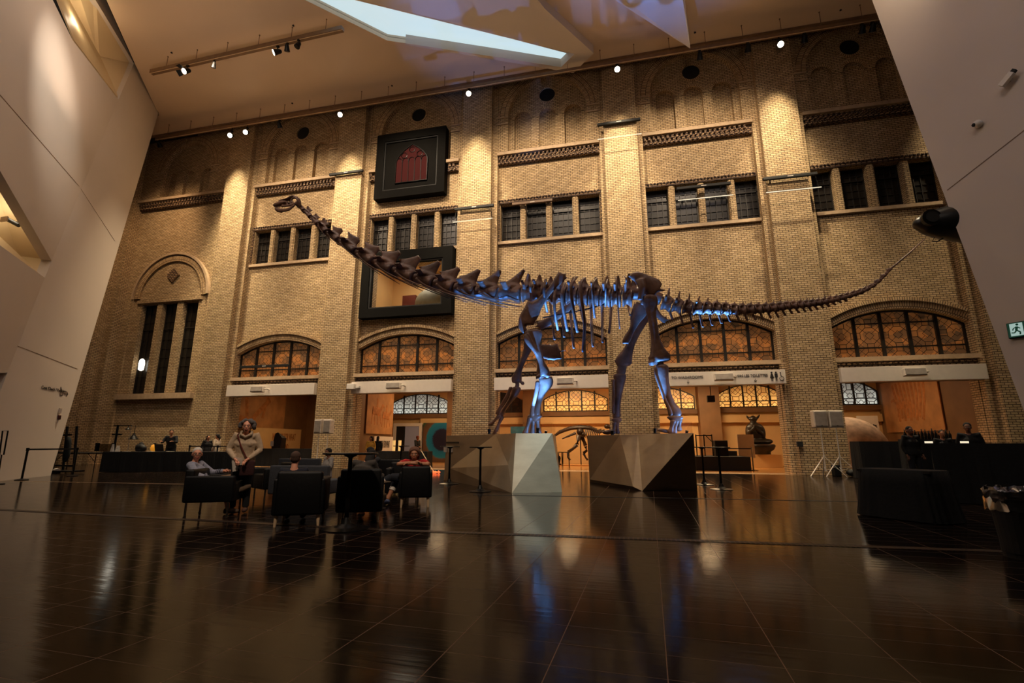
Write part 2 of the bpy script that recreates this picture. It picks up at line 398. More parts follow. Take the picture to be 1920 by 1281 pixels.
link('floor_gallery', slab(rect(-34, 24, 21.25, 34), [], -0.3, 0.0, fn=lambda u, v, w: (u, v, w)), M['floor_in'], kind='structure')
def floor_strip(name, x0, y0, x1, y1, w, mat):
    a, b = Vector((x0,y0,0)), Vector((x1,y1,0)); d = (b-a).normalized(); n = Vector((-d.y, d.x, 0))*w/2
    mb = MB(); mb.hull([p+Vector((0,0,z)) for p in (a-n, a+n, b-n, b+n) for z in (-0.01, 0.004)]); return mb.obj(name, mat, kind='structure')
def grate_mat():
    m, nt, b = mat_new('drain_grate'); setp(b, None, 0.45, 0.4); tc = node(nt, 'TexCoord'); sp = node(nt, 'SeparateXYZ'); nt.links.new(tc.outputs['Object'], sp.inputs[0])
    s = (X(nt, sp.outputs[0])/0.055).frac().gt(0.72)
    mx = node(nt, 'Mix', _data_type='RGBA'); nt.links.new(s.s, mx.inputs[0]); mx.inputs[6].default_value = srgb(12,9,8); mx.inputs[7].default_value = srgb(84,62,46); nt.links.new(mx.outputs[2], b.inputs['Base Color']); return m
M['grate'] = grate_mat()
floor_strip('trim_1', -20, 6.95, -3.2, 6.27, 0.13, M['grate'])
floor_strip('trim_2', -3.2, 6.27, 10, 6.9, 0.13, M['grate'])
floor_strip('trim_3', -3.4, 10.95, 9.0, 11.9, 0.07, M['black'])
floor_strip('trim_4', -18.6, 11.4, -8.6, 12.0, 0.03, M['wood_light'])
floor_strip('trim_5', -13, 21.2, 15, 21.2, 0.10, M['wood_light'])

# ================================================================ brick wall
PL = PIERS; ZT = 20.6
for i, (a, b) in enumerate(PL):
    mb = MB(); mb.box(a, b, 21.0, 21.62, 0, ZT)
    mb.box(a-0.25, a, 21.3, 21.62, 0, ZT); mb.box(b, b+0.25, 21.3, 21.62, 0, ZT)
    mb.obj('wall_pier_%d' % (i+1), M['brick'], kind='structure')
mb = MB(); mb.box(-28.6, -28.2, 21.0, 21.62, 0, ZT); mb.obj('wall_pier_7', M['brick'], kind='structure')
mb = MB(); mb.box(17.8, 19.4, 21.0, 21.62, 0, ZT); mb.obj('wall_pier_8', M['brick'], kind='structure')
BAYS = [(PL[i][1]+0.25, PL[i+1][0]-0.25) for i in range(5)]
WZ = (10.86, 12.86)
holes1, holes2 = [], []
def win_x(c): return [(c+k-0.5, c+k+0.5) for k in (-1.93, -0.645, 0.645, 1.93)]
wins = []
for i, (a, b) in enumerate(BAYS):
    c = (a+b)/2; c += [0, 0.05, 0, 0.05, 0][i]
    for x0, x1 in win_x(c):
        h = rect(x0, x1, *WZ); holes1.append(h); holes2.append(h); wins.append((x0, x1))
    ar = arched(a+0.02, b-0.02, 4.5, 5.78, 0.66); holes1.append(ar); holes2.append(ar)
    dr = rect(a+0.02, b-0.02, 0.0, 4.15); dr = [(x, max(z, 0.001)) for x, z in dr]; holes1.append(dr); holes2.append(dr)
    if i != 1:
        for k in (-1.29, 0, 1.29): holes1.append(rect(c+k-0.43, c+k+0.43, 15.6, 15.6)[:2]+[(x, z) for x, z in arc(c+k, 17.53, 0.43, 0, 180, 14)])
    hz = [(x, z) for x, z in arc(c, 18.75, 0.41, 0, 360, 20)][:-1]; holes1.append(hz); holes2.append(hz)
# window niches of the far left bay
TALL = [(-27.0, -25.9), (-25.55, -24.5), (-24.1, -23.05)]
for x0, x1 in TALL: h = rect(x0, x1, 3.8, 9.0); holes1.append(h); holes2.append(h)
for k in (-26.35, -25.05, -23.8): holes1.append([(k-0.36,15.6),(k+0.36,15.6)]+arc(k, 17.0, 0.36, 0, 180, 12))
dwin = rect(-12.35, -8.35, 7.70, 10.18); holes1.append(dwin); holes2.append(dwin)
out = rect(-28.6, 20.0, -0.1, ZT)
link('wall_back', slab(out, holes1, 21.6, 21.82), M['brick'], kind='structure')
link('wall_back_inner', slab(out, holes2, 21.82, 22.1), M['brick'], kind='structure')
mb = MB(); mb.box(-28.6, 20, 22.12, 22.3, 4.4, ZT)
# upper surround with the big round arches
for i, (a, b) in enumerate([(-28.2, -22.0)]+BAYS):
    c = (a+b)/2 + [0.1, 0, 0.05, 0, 0.05, 0][i]; hw = 2.0 if i else 1.75; zs = 17.6 if i else 17.3
    big = [(c-hw, 15.5), (c+hw, 15.5)] + [(c+hw*math.cos(math.radians(t)), zs+hw*math.sin(math.radians(t))) for t in range(0, 181, 9)]
    link('wall_arch_%d' % (i+1), slab(rect(a, b, 15.45, ZT), [big] , 21.34, 21.6), M['brick'], kind='structure')
    link('trim_arch_%d' % (i+1), ring_mesh(c, zs, hw, hw+0.52, -90, 90, 21.31, 21.36, 40), M['brick_ring'], kind='structure')
    mb2 = MB()
    for s in (-1, 1):
        for z in (zs-0.05, zs-0.42): mb2.box(min(c+s*hw, c+s*(hw+0.62)), max(c+s*hw, c+s*(hw+0.62)), 21.28, 21.35, z, z+0.05)
    mb2.obj('trim_impost_%d' % (i+1), M['stone'], kind='structure')
    segs = [(a, b)] if i != 2 else [(a, -12.42), (-8.38, b)]
    mb2 = MB()
    for s0_, s1_ in segs: mb2.box(s0_, s1_, 21.22, 21.6, 15.40, 15.56)
    mb2.obj('trim_string_%d' % (i+1), M['stone'], kind='structure')
    mb2 = MB()
    for s0_, s1_ in segs: mb2.box(s0_, s1_, 21.42, 21.62, 14.98, 15.40)
    n = int((b-a)/0.2)
    for k in range(n):
        x = a+(k+0.25)*(b-a)/n
        if not any(s0_ <= x and x+.16 <= s1_ for s0_, s1_ in segs): continue
        mb2.box(x, x+0.10, 21.32, 21.43, 15.18, 15.38); mb2.box(x+0.06, x+0.16, 21.36, 21.43, 15.0, 15.16)
    mb2.obj('trim_dentil_%d' % (i+1), M['brick_dentil'], kind='structure')
    if i and i != 2:
        for k in (-1.29, 0, 1.29): link('trim_niche', ring_mesh(c+k, 17.53, 0.43, 0.56, -90, 90, 21.57, 21.61, 16), M['brick_ring'], kind='structure')
# oculi
for i, (a, b) in enumerate(BAYS):
    c = (a+b)/2 + [0, 0.05, 0, 0.05, 0][i]
    mb = MB(); mb.lathe((c, 0, 18.75), [(0.41, 21.64), (0.41, 21.68)], 28, 'Y'); r = mb.obj('window_oculus_%d' % (i+1), M['black'], kind='structure')
    link('trim_oculus_%d' % (i+1), ring_mesh(c, 18.75, 0.41, 0.50, 0, 359.9, 21.56, 21.61, 28), M['brick_ring'], kind='structure')
# strip windows
wn_i = 1
def strip_window(x0, x1, z0, z1, cols, rows, y=21.93, glass='dark_glass', lead=True):
    global wn_i
    f = MB(); t = 0.05
    f.box(x0, x1, y-0.05, y+0.06, z1-t, z1); f.box(x0, x1, y-0.05, y+0.06, z0, z0+t); f.box(x0, x0+t, y-0.05, y+0.06, z0, z1); f.box(x1-t, x1, y-0.05, y+0.06, z0, z1)
    zt = z0+(z1-z0)*0.72; f.box(x0, x1, y-0.05, y+0.04, zt-0.03, zt+0.03)
    o = f.obj('window_%d' % wn_i, M['frame'], kind='structure'); wn_i += 1
    g = MB()
    for k in range(1, cols): x = x0+(x1-x0)*k/cols; g.box(x-0.018, x+0.018, y-0.02, y+0.02, z0, z1)
    for k in range(1, rows): z = z0+(z1-z0)*k/rows; g.box(x0, x1, y-0.015, y+0.015, z-0.012, z+0.012)
    g.obj('muntin', M['frame'], o)
    p = MB(); p.box(x0, x1, y+0.02, y+0.04, z0, z1); p.obj('pane', M[glass], o); return o
for i, (x0, x1) in enumerate(wins): strip_window(x0, x1, WZ[0], WZ[1], 4, 6)
for i, (a, b) in enumerate(BAYS):
    c = (a+b)/2 + [0, 0.05, 0, 0.05, 0][i]
    mb = MB(); mb.box(c-2.55, c+2.55, 21.48, 21.62, 10.70, 10.85); mb.obj('trim_sill_%d' % (i+1), M['stone'], kind='structure')
    mb = MB(); mb.box(c-2.55, c+2.55, 21.52, 21.62, 12.87, 13.08); mb.box(c-2.58, c-2.47, 21.54, 21.61, 10.85, 12.87); mb.box(c+2.47, c+2.58, 21.54, 21.61, 10.85, 12.87)
    for k in range(34): x = c-2.5+k*5.0/34; mb.box(x, x+0.07, 21.46, 21.53, 12.99, 13.06)
    mb.obj('trim_lintel_%d' % (i+1), M['brick_dentil'], kind='structure')
    for k in (-1.29, 0, 1.29):
        mb = MB(); mb.box(c+k-0.10, c+k+0.10, 21.56, 21.62, 10.86, 12.87); mb.obj('trim_mullion', M['brick'], kind='structure')
# segmental arch windows over the openings
for i, (a, b) in enumerate(BAYS):
    xc = (a+b)/2; c = (b-a)/2-0.02; rise = 0.66; R = (c*c+rise*rise)/(2*rise); zc = 5.78+rise-R; ang = math.degrees(math.asin(c/R))
    link('trim_voussoir_%d' % (i+1), ring_mesh(xc, zc, R, R+0.30, -ang, ang, 21.46, 21.62, 48), M['brick_ring'], kind='structure')
    link('trim_hood_%d' % (i+1), ring_mesh(xc, zc, R+0.30, R+0.44, -ang, ang, 21.38, 21.62, 48), M['brick_ring'], kind='structure')
    mb = MB(); mb.box(a-0.05, b+0.05, 21.25, 21.8, 4.34, 4.50); mb.obj('trim_transom_%d' % (i+1), M['stone'], kind='structure')
    mb = MB(); mb.box(a, b, 21.45, 21.8, 4.14, 4.34)
    for k in range(26): x = a+0.05+k*(b-a-0.1)/26; mb.box(x, x+0.09, 21.38, 21.46, 4.2, 4.31)
    mb.obj('trim_course_%d' % (i+1), M['brick_dentil'], kind='structure')
    op = arched(a+0.02, b-0.02, 4.5, 5.78, rise, 28)
    # frame: outer arch rim, four mullions, one transom
    inn = arched(a+0.09, b-0.09, 4.56, 5.74, rise-0.03, 28)
    fm = [slab(op, [inn], 21.72, 21.84)]
    mbb = MB(); zt = lambda x: zc+math.sqrt(max(0, R*R-(x-xc)**2))
    w5 = (b-a)/5
    for k in range(1, 5):
        x = a+w5*k; mbb.box(x-0.055, x+0.055, 21.70, 21.84, 4.52, zt(x)-0.03)
    mbb.box(a+0.05, b-0.05, 21.74, 21.83, 4.91, 4.96)
    mbb.box(a+w5, a+4*w5, 21.74, 21.83, 5.90, 5.94)
    fm.append(mbb.mesh())
    o = link('window_%d' % wn_i, join_meshes(fm), M['frame'], kind='structure'); wn_i += 1
    link('pane', uv_plate(op, 21.80, a, 4.94), M['lead_orange'], o)
# far left bay: tall lights under a round arch
for x0, x1 in TALL:
    o = strip_window(x0, x1, 3.8, 9.0, 3, 10, glass='lead_dark')
link('trim_arch_left', ring_mesh(-25.05, 9.35, 2.15, 2.55, -90, 90, 21.5, 21.62, 40), M['brick_ring'], kind='structure')
link('trim_arch_left_hood', ring_mesh(-25.05, 9.35, 2.55, 2.68, -90, 90, 21.42, 21.62, 40), M['stone'], kind='structure')
mb = MB(); mb.box(-27.6, -22.5, 21.35, 21.62, 3.5, 3.8); mb.obj('trim_sill_left', M['stone'], kind='structure')
mb = MB(); mb.box(-27.3, -22.8, 21.5, 21.62, 9.05, 9.25)
for s in (-27.72, -22.4): mb.box(s, s+0.12, 21.5, 21.62, 0, 9.3)
mb.obj('trim_left_bay', M['brick'], kind='structure')
# return wall on the left with buttress strips
mb = MB(); mb.box(-29.2, -28.6, 12, 22.3, 0, ZT)
for y in (20.1, 18.3, 16.4): mb.box(-28.62, -28.25, y-0.45, y, 0, ZT)
mb.obj('wall_left_return', M['brick'], kind='structure')

# ================================================================ ceiling and skylights
CZ = 19.2
def zpt(x, y, z=CZ): p = onZ(x, y, z); return (p.x, p.y)
sky1 = [zpt(*p) for p in ((572,0), (726,76), (960,110), (1051,124), (1075,103), (960,73), (665,0), (520,-60), (470,-40))]
sky2 = [zpt(*p) for p in ((1200,-60), (1239,9), (1241,-60))]
link('ceiling', slab([(-28.6, 20.35), (-28.6, 19.9), (-24.75, 18.95), (-22.35, 15.5), (-20.2, 12.5), (-15.5, 5.9), (-9, -3), (20, -3), (20, 20.35)], [sky1, sky2], CZ, CZ+0.25, fn=lambda u, v, w: (u, v, w)), M['ceil'], kind='structure')
M['sky_pane'] = emis('skylight_diffuser', srgb(198,224,232), 0.92, base=(0.3,0.3,0.3,1))
mb = MB()
for poly in (sky1, sky2):
    n = len(poly)
    for i in range(n):
        a, b = poly[i], poly[(i+1)%n]; mb.hull([(a[0],a[1],CZ+.2),(b[0],b[1],CZ+.2),(a[0],a[1],CZ+1.0),(b[0],b[1],CZ+1.0),(a[0]+.02,a[1]+.05,CZ+1.0),(b[0]+.02,b[1]+.05,CZ+1.0)])
mb.obj('ceiling_shaft', M['ceil'], kind='structure')
link('window_skylight', slab(sky1, [], CZ+0.35, CZ+0.4, fn=lambda u, v, w: (u, v, w)), M['sky_pane'], kind='structure')
link('window_skylight_2', slab(sky2, [], CZ+0.35, CZ+0.4, fn=lambda u, v, w: (u, v, w)), M['sky_pane'], kind='structure')
# hanging crystal bridge beside the skylight: faceted white prisms with real depth
def facet(name, pts, back=(0,0,0.9)):
    mb = MB(); mb.hull([Vector(p) for p in pts]+[Vector(p)+Vector(back) for p in pts]); return mb.obj(name, M['plaster'], kind='structure')
def hang(x, y, z): return onZ(x, y, z)
lip = [(572,-2), (726,77), (960,112), (1051,126), (1077,102), (960,71), (665,-3)]
mb = MB(); outl = [(572,-2), (726,77), (1076,137), (1113,100), (1022,17), (950,-60), (560,-60)]
H1 = 18.75
mb_o = [tuple(onZ(x, y, H1)[:2]) for x, y in ((726,77.5), (960,112), (1075,137), (1113,100), (1078,101.5), (1052,125.5), (960,111))]
link('ceiling_facet_1', slab([tuple(onZ(x, y, H1)[:2]) for x, y in ((760,84), (1075,137), (1113,100), (1077,101.5), (1052,126), (960,111.5), (760,81))], [], H1, CZ+0.02, fn=lambda u, v, w: (u, v, w)), M['plaster'], kind='structure')
link('ceiling_facet_2', slab([tuple(onZ(x, y, H1)[:2]) for x, y in ((667,-3), (960,71), (1077,101), (1113,100), (1022,17), (960,-60), (640,-60))], [], H1, CZ+0.02, fn=lambda u, v, w: (u, v, w)), M['plaster'], kind='structure')
mb = MB(); t0 = onZ(1294, 91, 17.6)
mb.hull([t0, onZ(1281,-2,18.2), onZ(1262,-120,18.6), onZ(1090,-60,18.6), onZ(1150,-2,18.5), onZ(1247,52,18.1), onZ(1270,-120,19.25), onZ(1080,-60,19.25), onZ(1294,80,19.25)])
mb.obj('ceiling_facet_3', M['plaster'], kind='structure')
# soft edge cove between ceiling and brick wall
mb = MB(); mb.box(-28.6, 20, 20.35, 20.45, 19.1, 20.7); mb.obj('trim_ceiling_edge', M['rail'], kind='structure')
mb = MB(); mb.box(-28.6, 20, 20.45, 22.1, 20.6, 20.8); mb.box(-30, -24.6, 12, 22, 19.5, 19.7); mb.obj('ceiling_slot', M['black'], kind='structure')

# ================================================================ crystal wall, left
A0 = Vector((-19.91, 13.68, 0)); n0 = (Vector((-18.55,11.40,0))-A0).cross(Vector((-24.61,18.79,CZ))-A0).normalized()
if n0.y > 0: n0 = -n0
if n0.x < 0: n0 = -n0
def LP(x, y): return onP(x, y, A0, n0)
def prism(name, pts, thick, n, mat, kind='structure', parent=None, **kw):
    n = Vector(n).normalized(); c = sum(pts, Vector())/len(pts)
    # 2-D frame in the plane for triangulation
    ex = (pts[1]-pts[0]).normalized(); ey = n.cross(ex).normalized()
    l2 = [((p-pts[0]).dot(ex), (p-pts[0]).dot(ey)) for p in pts]
    o = pts[0]
    return link(name, slab(l2, [], 0, thick, fn=lambda u, v, w: tuple(o+ex*u+ey*v-n*w)), mat, parent, **({'kind': kind} if kind else {}), **kw)
nl = n0 if n0.dot(Vector((0,0,CH))-A0) > 0 else -n0
pxL = [(95,893), (297,212), (258,117), (200,0), (150,-112), (118,-112), (179,0), (251,119), (222,187), (97,489), (84,521), (14,699), (0,736), (-72,909)]
ptsL = [LP(*p) for p in pxL]
ptsL[0].z = 0; ptsL[-1].z = 0
prism('wall_left', ptsL, 0.3, nl, M['plaster'])
# upper panel folded a little towards the hall
c1, c2 = LP(222,187), LP(97,489); c3 = LP(-150,120); c3 = Vector((0,0,CH))+(c3-Vector((0,0,CH)))*0.87
nU = (c2-c1).cross(c3-c1).normalized(); nU = nU if nU.dot(Vector((0,0,CH))-c1) > 0 else -nU
UP = lambda x, y: onP(x, y, c1, nU)
prism('wall_left_upper', [UP(*p) for p in ((222,187),(136,75),(99,0),(38,-112),(-245,-112),(0,320),(97,489))], 0.3, nU, M['plaster'])
c1, c2 = LP(84,521), LP(14,699); c3 = LP(-150,480); c3 = Vector((0,0,CH))+(c3-Vector((0,0,CH)))*0.88
nD = (c2-c1).cross(c3-c1).normalized(); nD = nD if nD.dot(Vector((0,0,CH))-c1) > 0 else -nD
DP = lambda x, y: onP(x, y, c1, nD)
prism('wall_left_lower', [DP(*p) for p in ((84,521),(0,460),(-220,300),(-220,706),(14,699))], 0.3, nD, M['plaster'])
# recess linings behind the two openings
M['plaster2'] = plain('cream_recess_plaster', srgb(232,208,164), 0.6, var=0.03, scale=0.4)
def deep(x, y, d): p = LP(x, y); v = (p-Vector((0,0,CH))).normalized(); return p+v*d
def lining(name, quads):
    mb = MB()
    for q in quads:
        vs = [mb.bm.verts.new(p) for p in q]; mb.bm.faces.new(vs)
    o = mb.obj(name, M['plaster2'], kind='structure'); s = o.modifiers.new('solid', 'SOLIDIFY'); s.thickness = 0.05; return o
a, b_, c_, d_, e_, f_ = deep(60,-112,.35), deep(136,75,.35), deep(222,187,.3), deep(253,119,.3), deep(185,104,2.2), deep(95,-60,2.6)
lining('wall_left_recess', [(a, b_, c_, e_, f_), (c_, d_, e_), (d_, deep(179,0,.3), deep(110,-130,.3), f_, e_)])
g1, g2, g3, g4, g5 = deep(-60,200,.9), deep(99,489,.3), deep(84,523,.3), deep(35,482,2.0), deep(-260,290,.9)
lining('wall_left_recess_2', [(g1, g2, g4, deep(-120,330,2.2)), (g2, g3, g4), (g3, g5, deep(-120,330,2.2), g4)])
lining('wall_left_recess_3', [(deep(-60,690,.5), deep(18,697,.3), deep(-5,745,.3), deep(-60,800,.5))])
lamp('POINT', 'recess_light', tuple(deep(150,40,1.0)), 25, (1.0,0.8,0.55), shadow_soft_size=.15)  # added point lamp without fixture, brightens the upper recess
lamp('POINT', 'recess_light', tuple(deep(20,400,.7)), 16, (1.0,0.84,0.6), shadow_soft_size=.15)
# open joint along the ceiling and fine panel joints
def strip3(name, pts, w, mat, n, off=0.004, **kw):
    mb = MB()
    for p, q in zip(pts, pts[1:]):
        p = p+n*off; q = q+n*off; s = (q-p).cross(n).normalized()*w/2
        mb.hull([p-s, p+s, q-s, q+s, p-s+n*0.004, p+s+n*0.004, q-s+n*0.004, q+s+n*0.004])
    return mb.obj(name, mat, kind='structure')
strip3('trim_joint_1', [LP(*p) for p in ((195,-8),(250,116),(257,116.5),(297,212))], 0.10, M['black'], nl, 0.02)
strip3('trim_joint_2', [LP(150,352), LP(215,452)], 0.018, M['rail'], nl); strip3('trim_joint_3', [UP(0,178), UP(148,349)], 0.018, M['rail'], nU)
strip3('trim_joint_4', [LP(30,648), LP(145,692)], 0.018, M['rail'], nl)

# ================================================================ crystal wall, right
R0 = onZ(1977, 925); R1 = onZ(1598, -100, CZ+0.3); R2 = R0+Vector((5.0, -6.5, 0))
nR = (R1-R0).cross(R2-R0).normalized(); nR = nR if nR.dot(Vector((0,0,CH))-R0) > 0 else -nR
RP = lambda x, y: onP(x, y, R0, nR)
t2 = onP(2600, -700, R0, nR)
far = R2+Vector((4, -5.2, 0)); top2 = R1+(far-R0)*0.8
prism('wall_right', [R0, far, top2, R1], 0.35, nR, M['plaster'])
strip3('trim_joint_5', [RP(1776,357), RP(1925,241)], 0.025, M['rail'], nR)

# ================================================================ gallery behind the arches
mb = MB(); mb.box(-29, 20, 30.0, 30.3, 0, 4.9); mb.obj('wall_gallery', M['cream'], kind='structure')
mb = MB(); mb.box(-29, 20, 22.05, 30.1, 4.75, 4.9); mb.obj('ceiling_gallery', M['cream'], kind='structure')
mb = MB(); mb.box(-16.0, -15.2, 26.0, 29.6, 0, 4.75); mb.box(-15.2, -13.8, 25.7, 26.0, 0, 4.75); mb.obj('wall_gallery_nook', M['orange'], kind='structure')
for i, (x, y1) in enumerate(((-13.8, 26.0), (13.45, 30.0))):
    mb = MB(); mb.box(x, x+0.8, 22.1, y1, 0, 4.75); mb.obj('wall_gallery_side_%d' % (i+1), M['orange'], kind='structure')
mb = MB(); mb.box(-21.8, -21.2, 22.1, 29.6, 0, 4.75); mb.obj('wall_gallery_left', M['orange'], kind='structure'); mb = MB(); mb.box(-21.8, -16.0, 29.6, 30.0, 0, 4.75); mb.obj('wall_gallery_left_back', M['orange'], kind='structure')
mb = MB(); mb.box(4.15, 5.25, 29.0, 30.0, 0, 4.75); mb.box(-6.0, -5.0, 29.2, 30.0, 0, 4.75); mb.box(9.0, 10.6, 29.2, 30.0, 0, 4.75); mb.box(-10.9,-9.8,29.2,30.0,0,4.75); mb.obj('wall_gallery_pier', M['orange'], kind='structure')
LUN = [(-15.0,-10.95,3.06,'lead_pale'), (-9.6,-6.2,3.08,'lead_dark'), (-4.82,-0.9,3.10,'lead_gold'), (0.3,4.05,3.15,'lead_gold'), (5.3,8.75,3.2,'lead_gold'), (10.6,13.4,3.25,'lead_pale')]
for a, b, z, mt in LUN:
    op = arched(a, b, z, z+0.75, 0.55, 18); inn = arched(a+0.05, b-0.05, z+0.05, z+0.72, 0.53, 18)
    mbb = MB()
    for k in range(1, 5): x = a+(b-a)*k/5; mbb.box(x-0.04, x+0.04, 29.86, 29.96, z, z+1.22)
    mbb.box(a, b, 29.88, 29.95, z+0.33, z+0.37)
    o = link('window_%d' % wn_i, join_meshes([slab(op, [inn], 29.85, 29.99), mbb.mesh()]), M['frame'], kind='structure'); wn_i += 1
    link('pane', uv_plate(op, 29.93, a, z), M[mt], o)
    mb = MB(); mb.box(a-0.1, b+0.1, 29.75, 30, z-0.28, z-0.02); mb.obj('trim_lunette', M['orange'], kind='structure')
mb = MB(); mb.box(-12.9, 13.4, 29.7, 30, 2.35, 2.75); mb.obj('trim_gallery_band', M['cream'], kind='structure')
for x, y, e in [(-17.4,25,80),(-10.3,26,150),(-3.1,26,230),(3.8,26,250),(10.7,26,60)]:  # added area lamps that brighten the gallery rooms
    lamp('AREA', 'gallery_fill', (x, y, 4.6), e, (1.0,0.68,0.36), (x, y, 0), size=1.6, shape='DISK')
for x, y in [(-17.4,25),(-10.3,26),(-3.1,26),(3.8,26),(10.7,26)]:  # made-up glowing discs at the added gallery lamps
    mb = MB(); mb.lathe((x, y, 4.66), [(0.13,0),(0.15,0.02),(0.15,0.10)], 20); o = mb.obj('disc', M['mesh_white'], label='small added round downlight in the gallery ceiling above opening at x %d' % 0, cat='light')
    o['label'] = {-17.4:'round downlight in the gallery ceiling behind the far left opening, added to light the room', -10.3:'round downlight in the gallery ceiling behind the opening with the doorway, added to light the room', -3.1:'round downlight in the gallery ceiling above the small dinosaur skeleton, added to light the room', 3.8:'round downlight in the gallery ceiling behind the washroom sign, added to light the room', 10.7:'round downlight in the gallery ceiling behind the far right opening, added to light the room'}[x]
    mb = MB(); mb.lathe((x, y, 4.655), [(0.11,0),(0.11,0.004)], 20); mb.obj('lens', M['disc_glow'], o)
# ================================================================ faceted pedestals
def metal_mat(name, c, rough=0.42):
    m, nt, b = mat_new(name); setp(b, c, rough, 0.45); tc = node(nt, 'TexCoord'); mp = node(nt, 'Mapping'); mp.inputs['Scale'].default_value = (1, 1, 3)
    nt.links.new(tc.outputs['Object'], mp.inputs[0]); nz = node(nt, 'TexNoise', Scale=1.6, Detail=8.0, Roughness=0.7); nt.links.new(mp.outputs[0], nz.inputs['Vector'])
    nt.links.new(ramp(nt, nz.outputs['Fac'], [(0.3, tuple(v*.8 for v in c[:3])+(1,)), (0.7, c)]), b.inputs['Base Color'])
    r = X(nt, nz.outputs['Fac'])*0.25+rough-0.12; nt.links.new(r.s, b.inputs['Roughness']); return m
M['pedestal'] = metal_mat('brushed_titanium', srgb(178,154,122))
PZ = 1.39
def pedestal(tris, pts, label):
    vs = [pts[k] for k in pts]; keys = list(pts); me = bpy.data.meshes.new('pedestal')
    me.from_pydata([tuple(v) for v in vs], [], [tuple(keys.index(c) for c in t) for t in tris])
    bm = bmesh.new(); bm.from_mesh(me); bmesh.ops.recalc_face_normals(bm, faces=bm.faces[:]); bm.to_mesh(me); bm.free()
    t = thing('pedestal', (sum(v.x for v in vs)/len(vs), sum(v.y for v in vs)/len(vs), 0), label, 'pedestal')
    link('body', me, M['pedestal'], t); return t
V = Vector
p1 = dict(A0=onZ(832,900), B0=onZ(960,925), C0=onZ(1054,923), D0=V((-2.3,16.6,0)), E0=V((-4.6,17.2,0)),
          At=onZ(832,821,PZ), T=onZ(929,816.5,PZ), Bt=onZ(967,812.3,PZ), Ct=onZ(1035,812.0,PZ), Dt=V((-2.2,16.0,PZ)), Et=V((-4.6,16.8,PZ)), Mm=V((-3.1,13.0,0.8)), N=V((-4.9,14.6,0.35)))
p1['At'] = V((-5.62,15.1,PZ)); p1['T'] = onY(929,816.5,13.2); p1['T'].z = PZ; p1['Bt'] = onY(967,812,12.0); p1['Bt'].z = PZ; p1['Ct'] = onY(1035,812,12.2); p1['Ct'].z = PZ
nP = (p1['B0']-p1['A0']).cross(p1['At']-p1['A0']).normalized(); nP = nP if nP.y < 0 else -nP
p1['Mm'] = onP(946,872,p1['A0'],nP)-nP*.10; p1['N'] = onP(846,878,p1['A0'],nP)+nP*.05
ped1 = pedestal([('At','A0','N'),('At','N','T'),('T','N','Mm'),('N','A0','B0'),('N','B0','Mm'),('T','Mm','Bt'),('Mm','B0','Bt'),
                 ('Bt','B0','Ct'),('B0','C0','Ct'),('Ct','C0','Dt'),('C0','D0','Dt'),('Dt','D0','Et'),('D0','E0','Et'),('Et','E0','At'),('E0','A0','At'),
                 ('At','T','Bt','Ct','Dt','Et'),('A0','B0','C0','D0','E0')], p1, 'faceted metal pedestal under the front feet of the giant skeleton')
p2 = dict(A0=onZ(1104,904), B0=onZ(1204,921), C0=onZ(1307.5,920), D0=V((2.1,17.4,0)), E0=V((-0.9,18.0,0)),
          At=onY(1101,819,15.3), T=onY(1162,815,14.2), Bt=onY(1196,810.3,13.75), Ct=onY(1300,809,12.2), Dt=V((2.0,17.0,PZ)), Et=V((-0.9,17.8,PZ)), Mm=onY(1112,894,15.0), N=onY(1190,905,12.95))
for k in ('At','T','Bt','Ct'): p2[k].z = PZ
p2['A0'] = V((-1.1,15.4,0)); nP = (p2['B0']-p2['A0']).cross(p2['At']-p2['A0']).normalized(); nP = nP if nP.y < 0 else -nP
p2['Mm'] = onP(1109,899,p2['A0'],nP)+nP*.05; p2['N'] = onP(1192,912,p2['A0'],nP)+nP*.08
ped2 = pedestal([('At','A0','Mm'),('At','Mm','T'),('Mm','A0','B0'),('Mm','B0','N'),('T','Mm','N'),('T','N','Bt'),('N','B0','Bt'),
                 ('Bt','B0','Ct'),('B0','C0','Ct'),('Ct','C0','Dt'),('C0','D0','Dt'),('Dt','D0','Et'),('D0','E0','Et'),('Et','E0','At'),('E0','A0','At'),
                 ('At','T','Bt','Ct','Dt','Et'),('A0','B0','C0','D0','E0')], p2, 'faceted metal pedestal under the hind feet of the giant skeleton')
M['acrylic'] = glass_mat('acrylic_guard', (0.97,0.95,0.93,1), 0.05, None)
for t, ks, P in ((ped1, ('At','T','Bt','Ct','Dt'), p1), (ped2, ('T','Bt','Ct','Dt'), p2)):
    mb = MB()
    for a, b in zip(ks, ks[1:]):
        a, b = P[a].lerp(V((P[a].x, 15.5, PZ)), .04), P[b].lerp(V((P[b].x, 15.5, PZ)), .04); d = (b-a).normalized()*0.01
        mb.hull([a+d+V((0,0,0.005)), b-d+V((0,0,0.005)), a+d+V((0,0,0.27)), b-d+V((0,0,0.27)), a+d+V((0,.01,0.005)), b-d+V((0,.01,0.005)), a+d+V((0,.01,0.27)), b-d+V((0,.01,0.27))])
    mb.obj('glass_guard', M['acrylic'], t, label='clear acrylic guard along the top edge')
mb = MB(); a = onY(835, 829, 15.35); # engraved title line and two small notices on the long side
def on_ped(x0, y0, x1, y1, off=0.02):
    P0, n = p1['A0'], (p1['B0']-p1['A0']).cross(p1['At']-p1['A0']).normalized()
    n = n if n.dot(V((0,0,CH))-P0) > 0 else -n
    q = [onP(x, y, P0, n)+n*off for x, y in ((x0,y0),(x1,y0),(x1,y1),(x0,y1))]; return q, n
q, n = on_ped(837, 828.5, 860, 832); mb = MB(); mb.hull(q+[p-n*0.03 for p in q]); mb.obj('title_strip', M['frame'], ped1, label='dark engraved title strip')
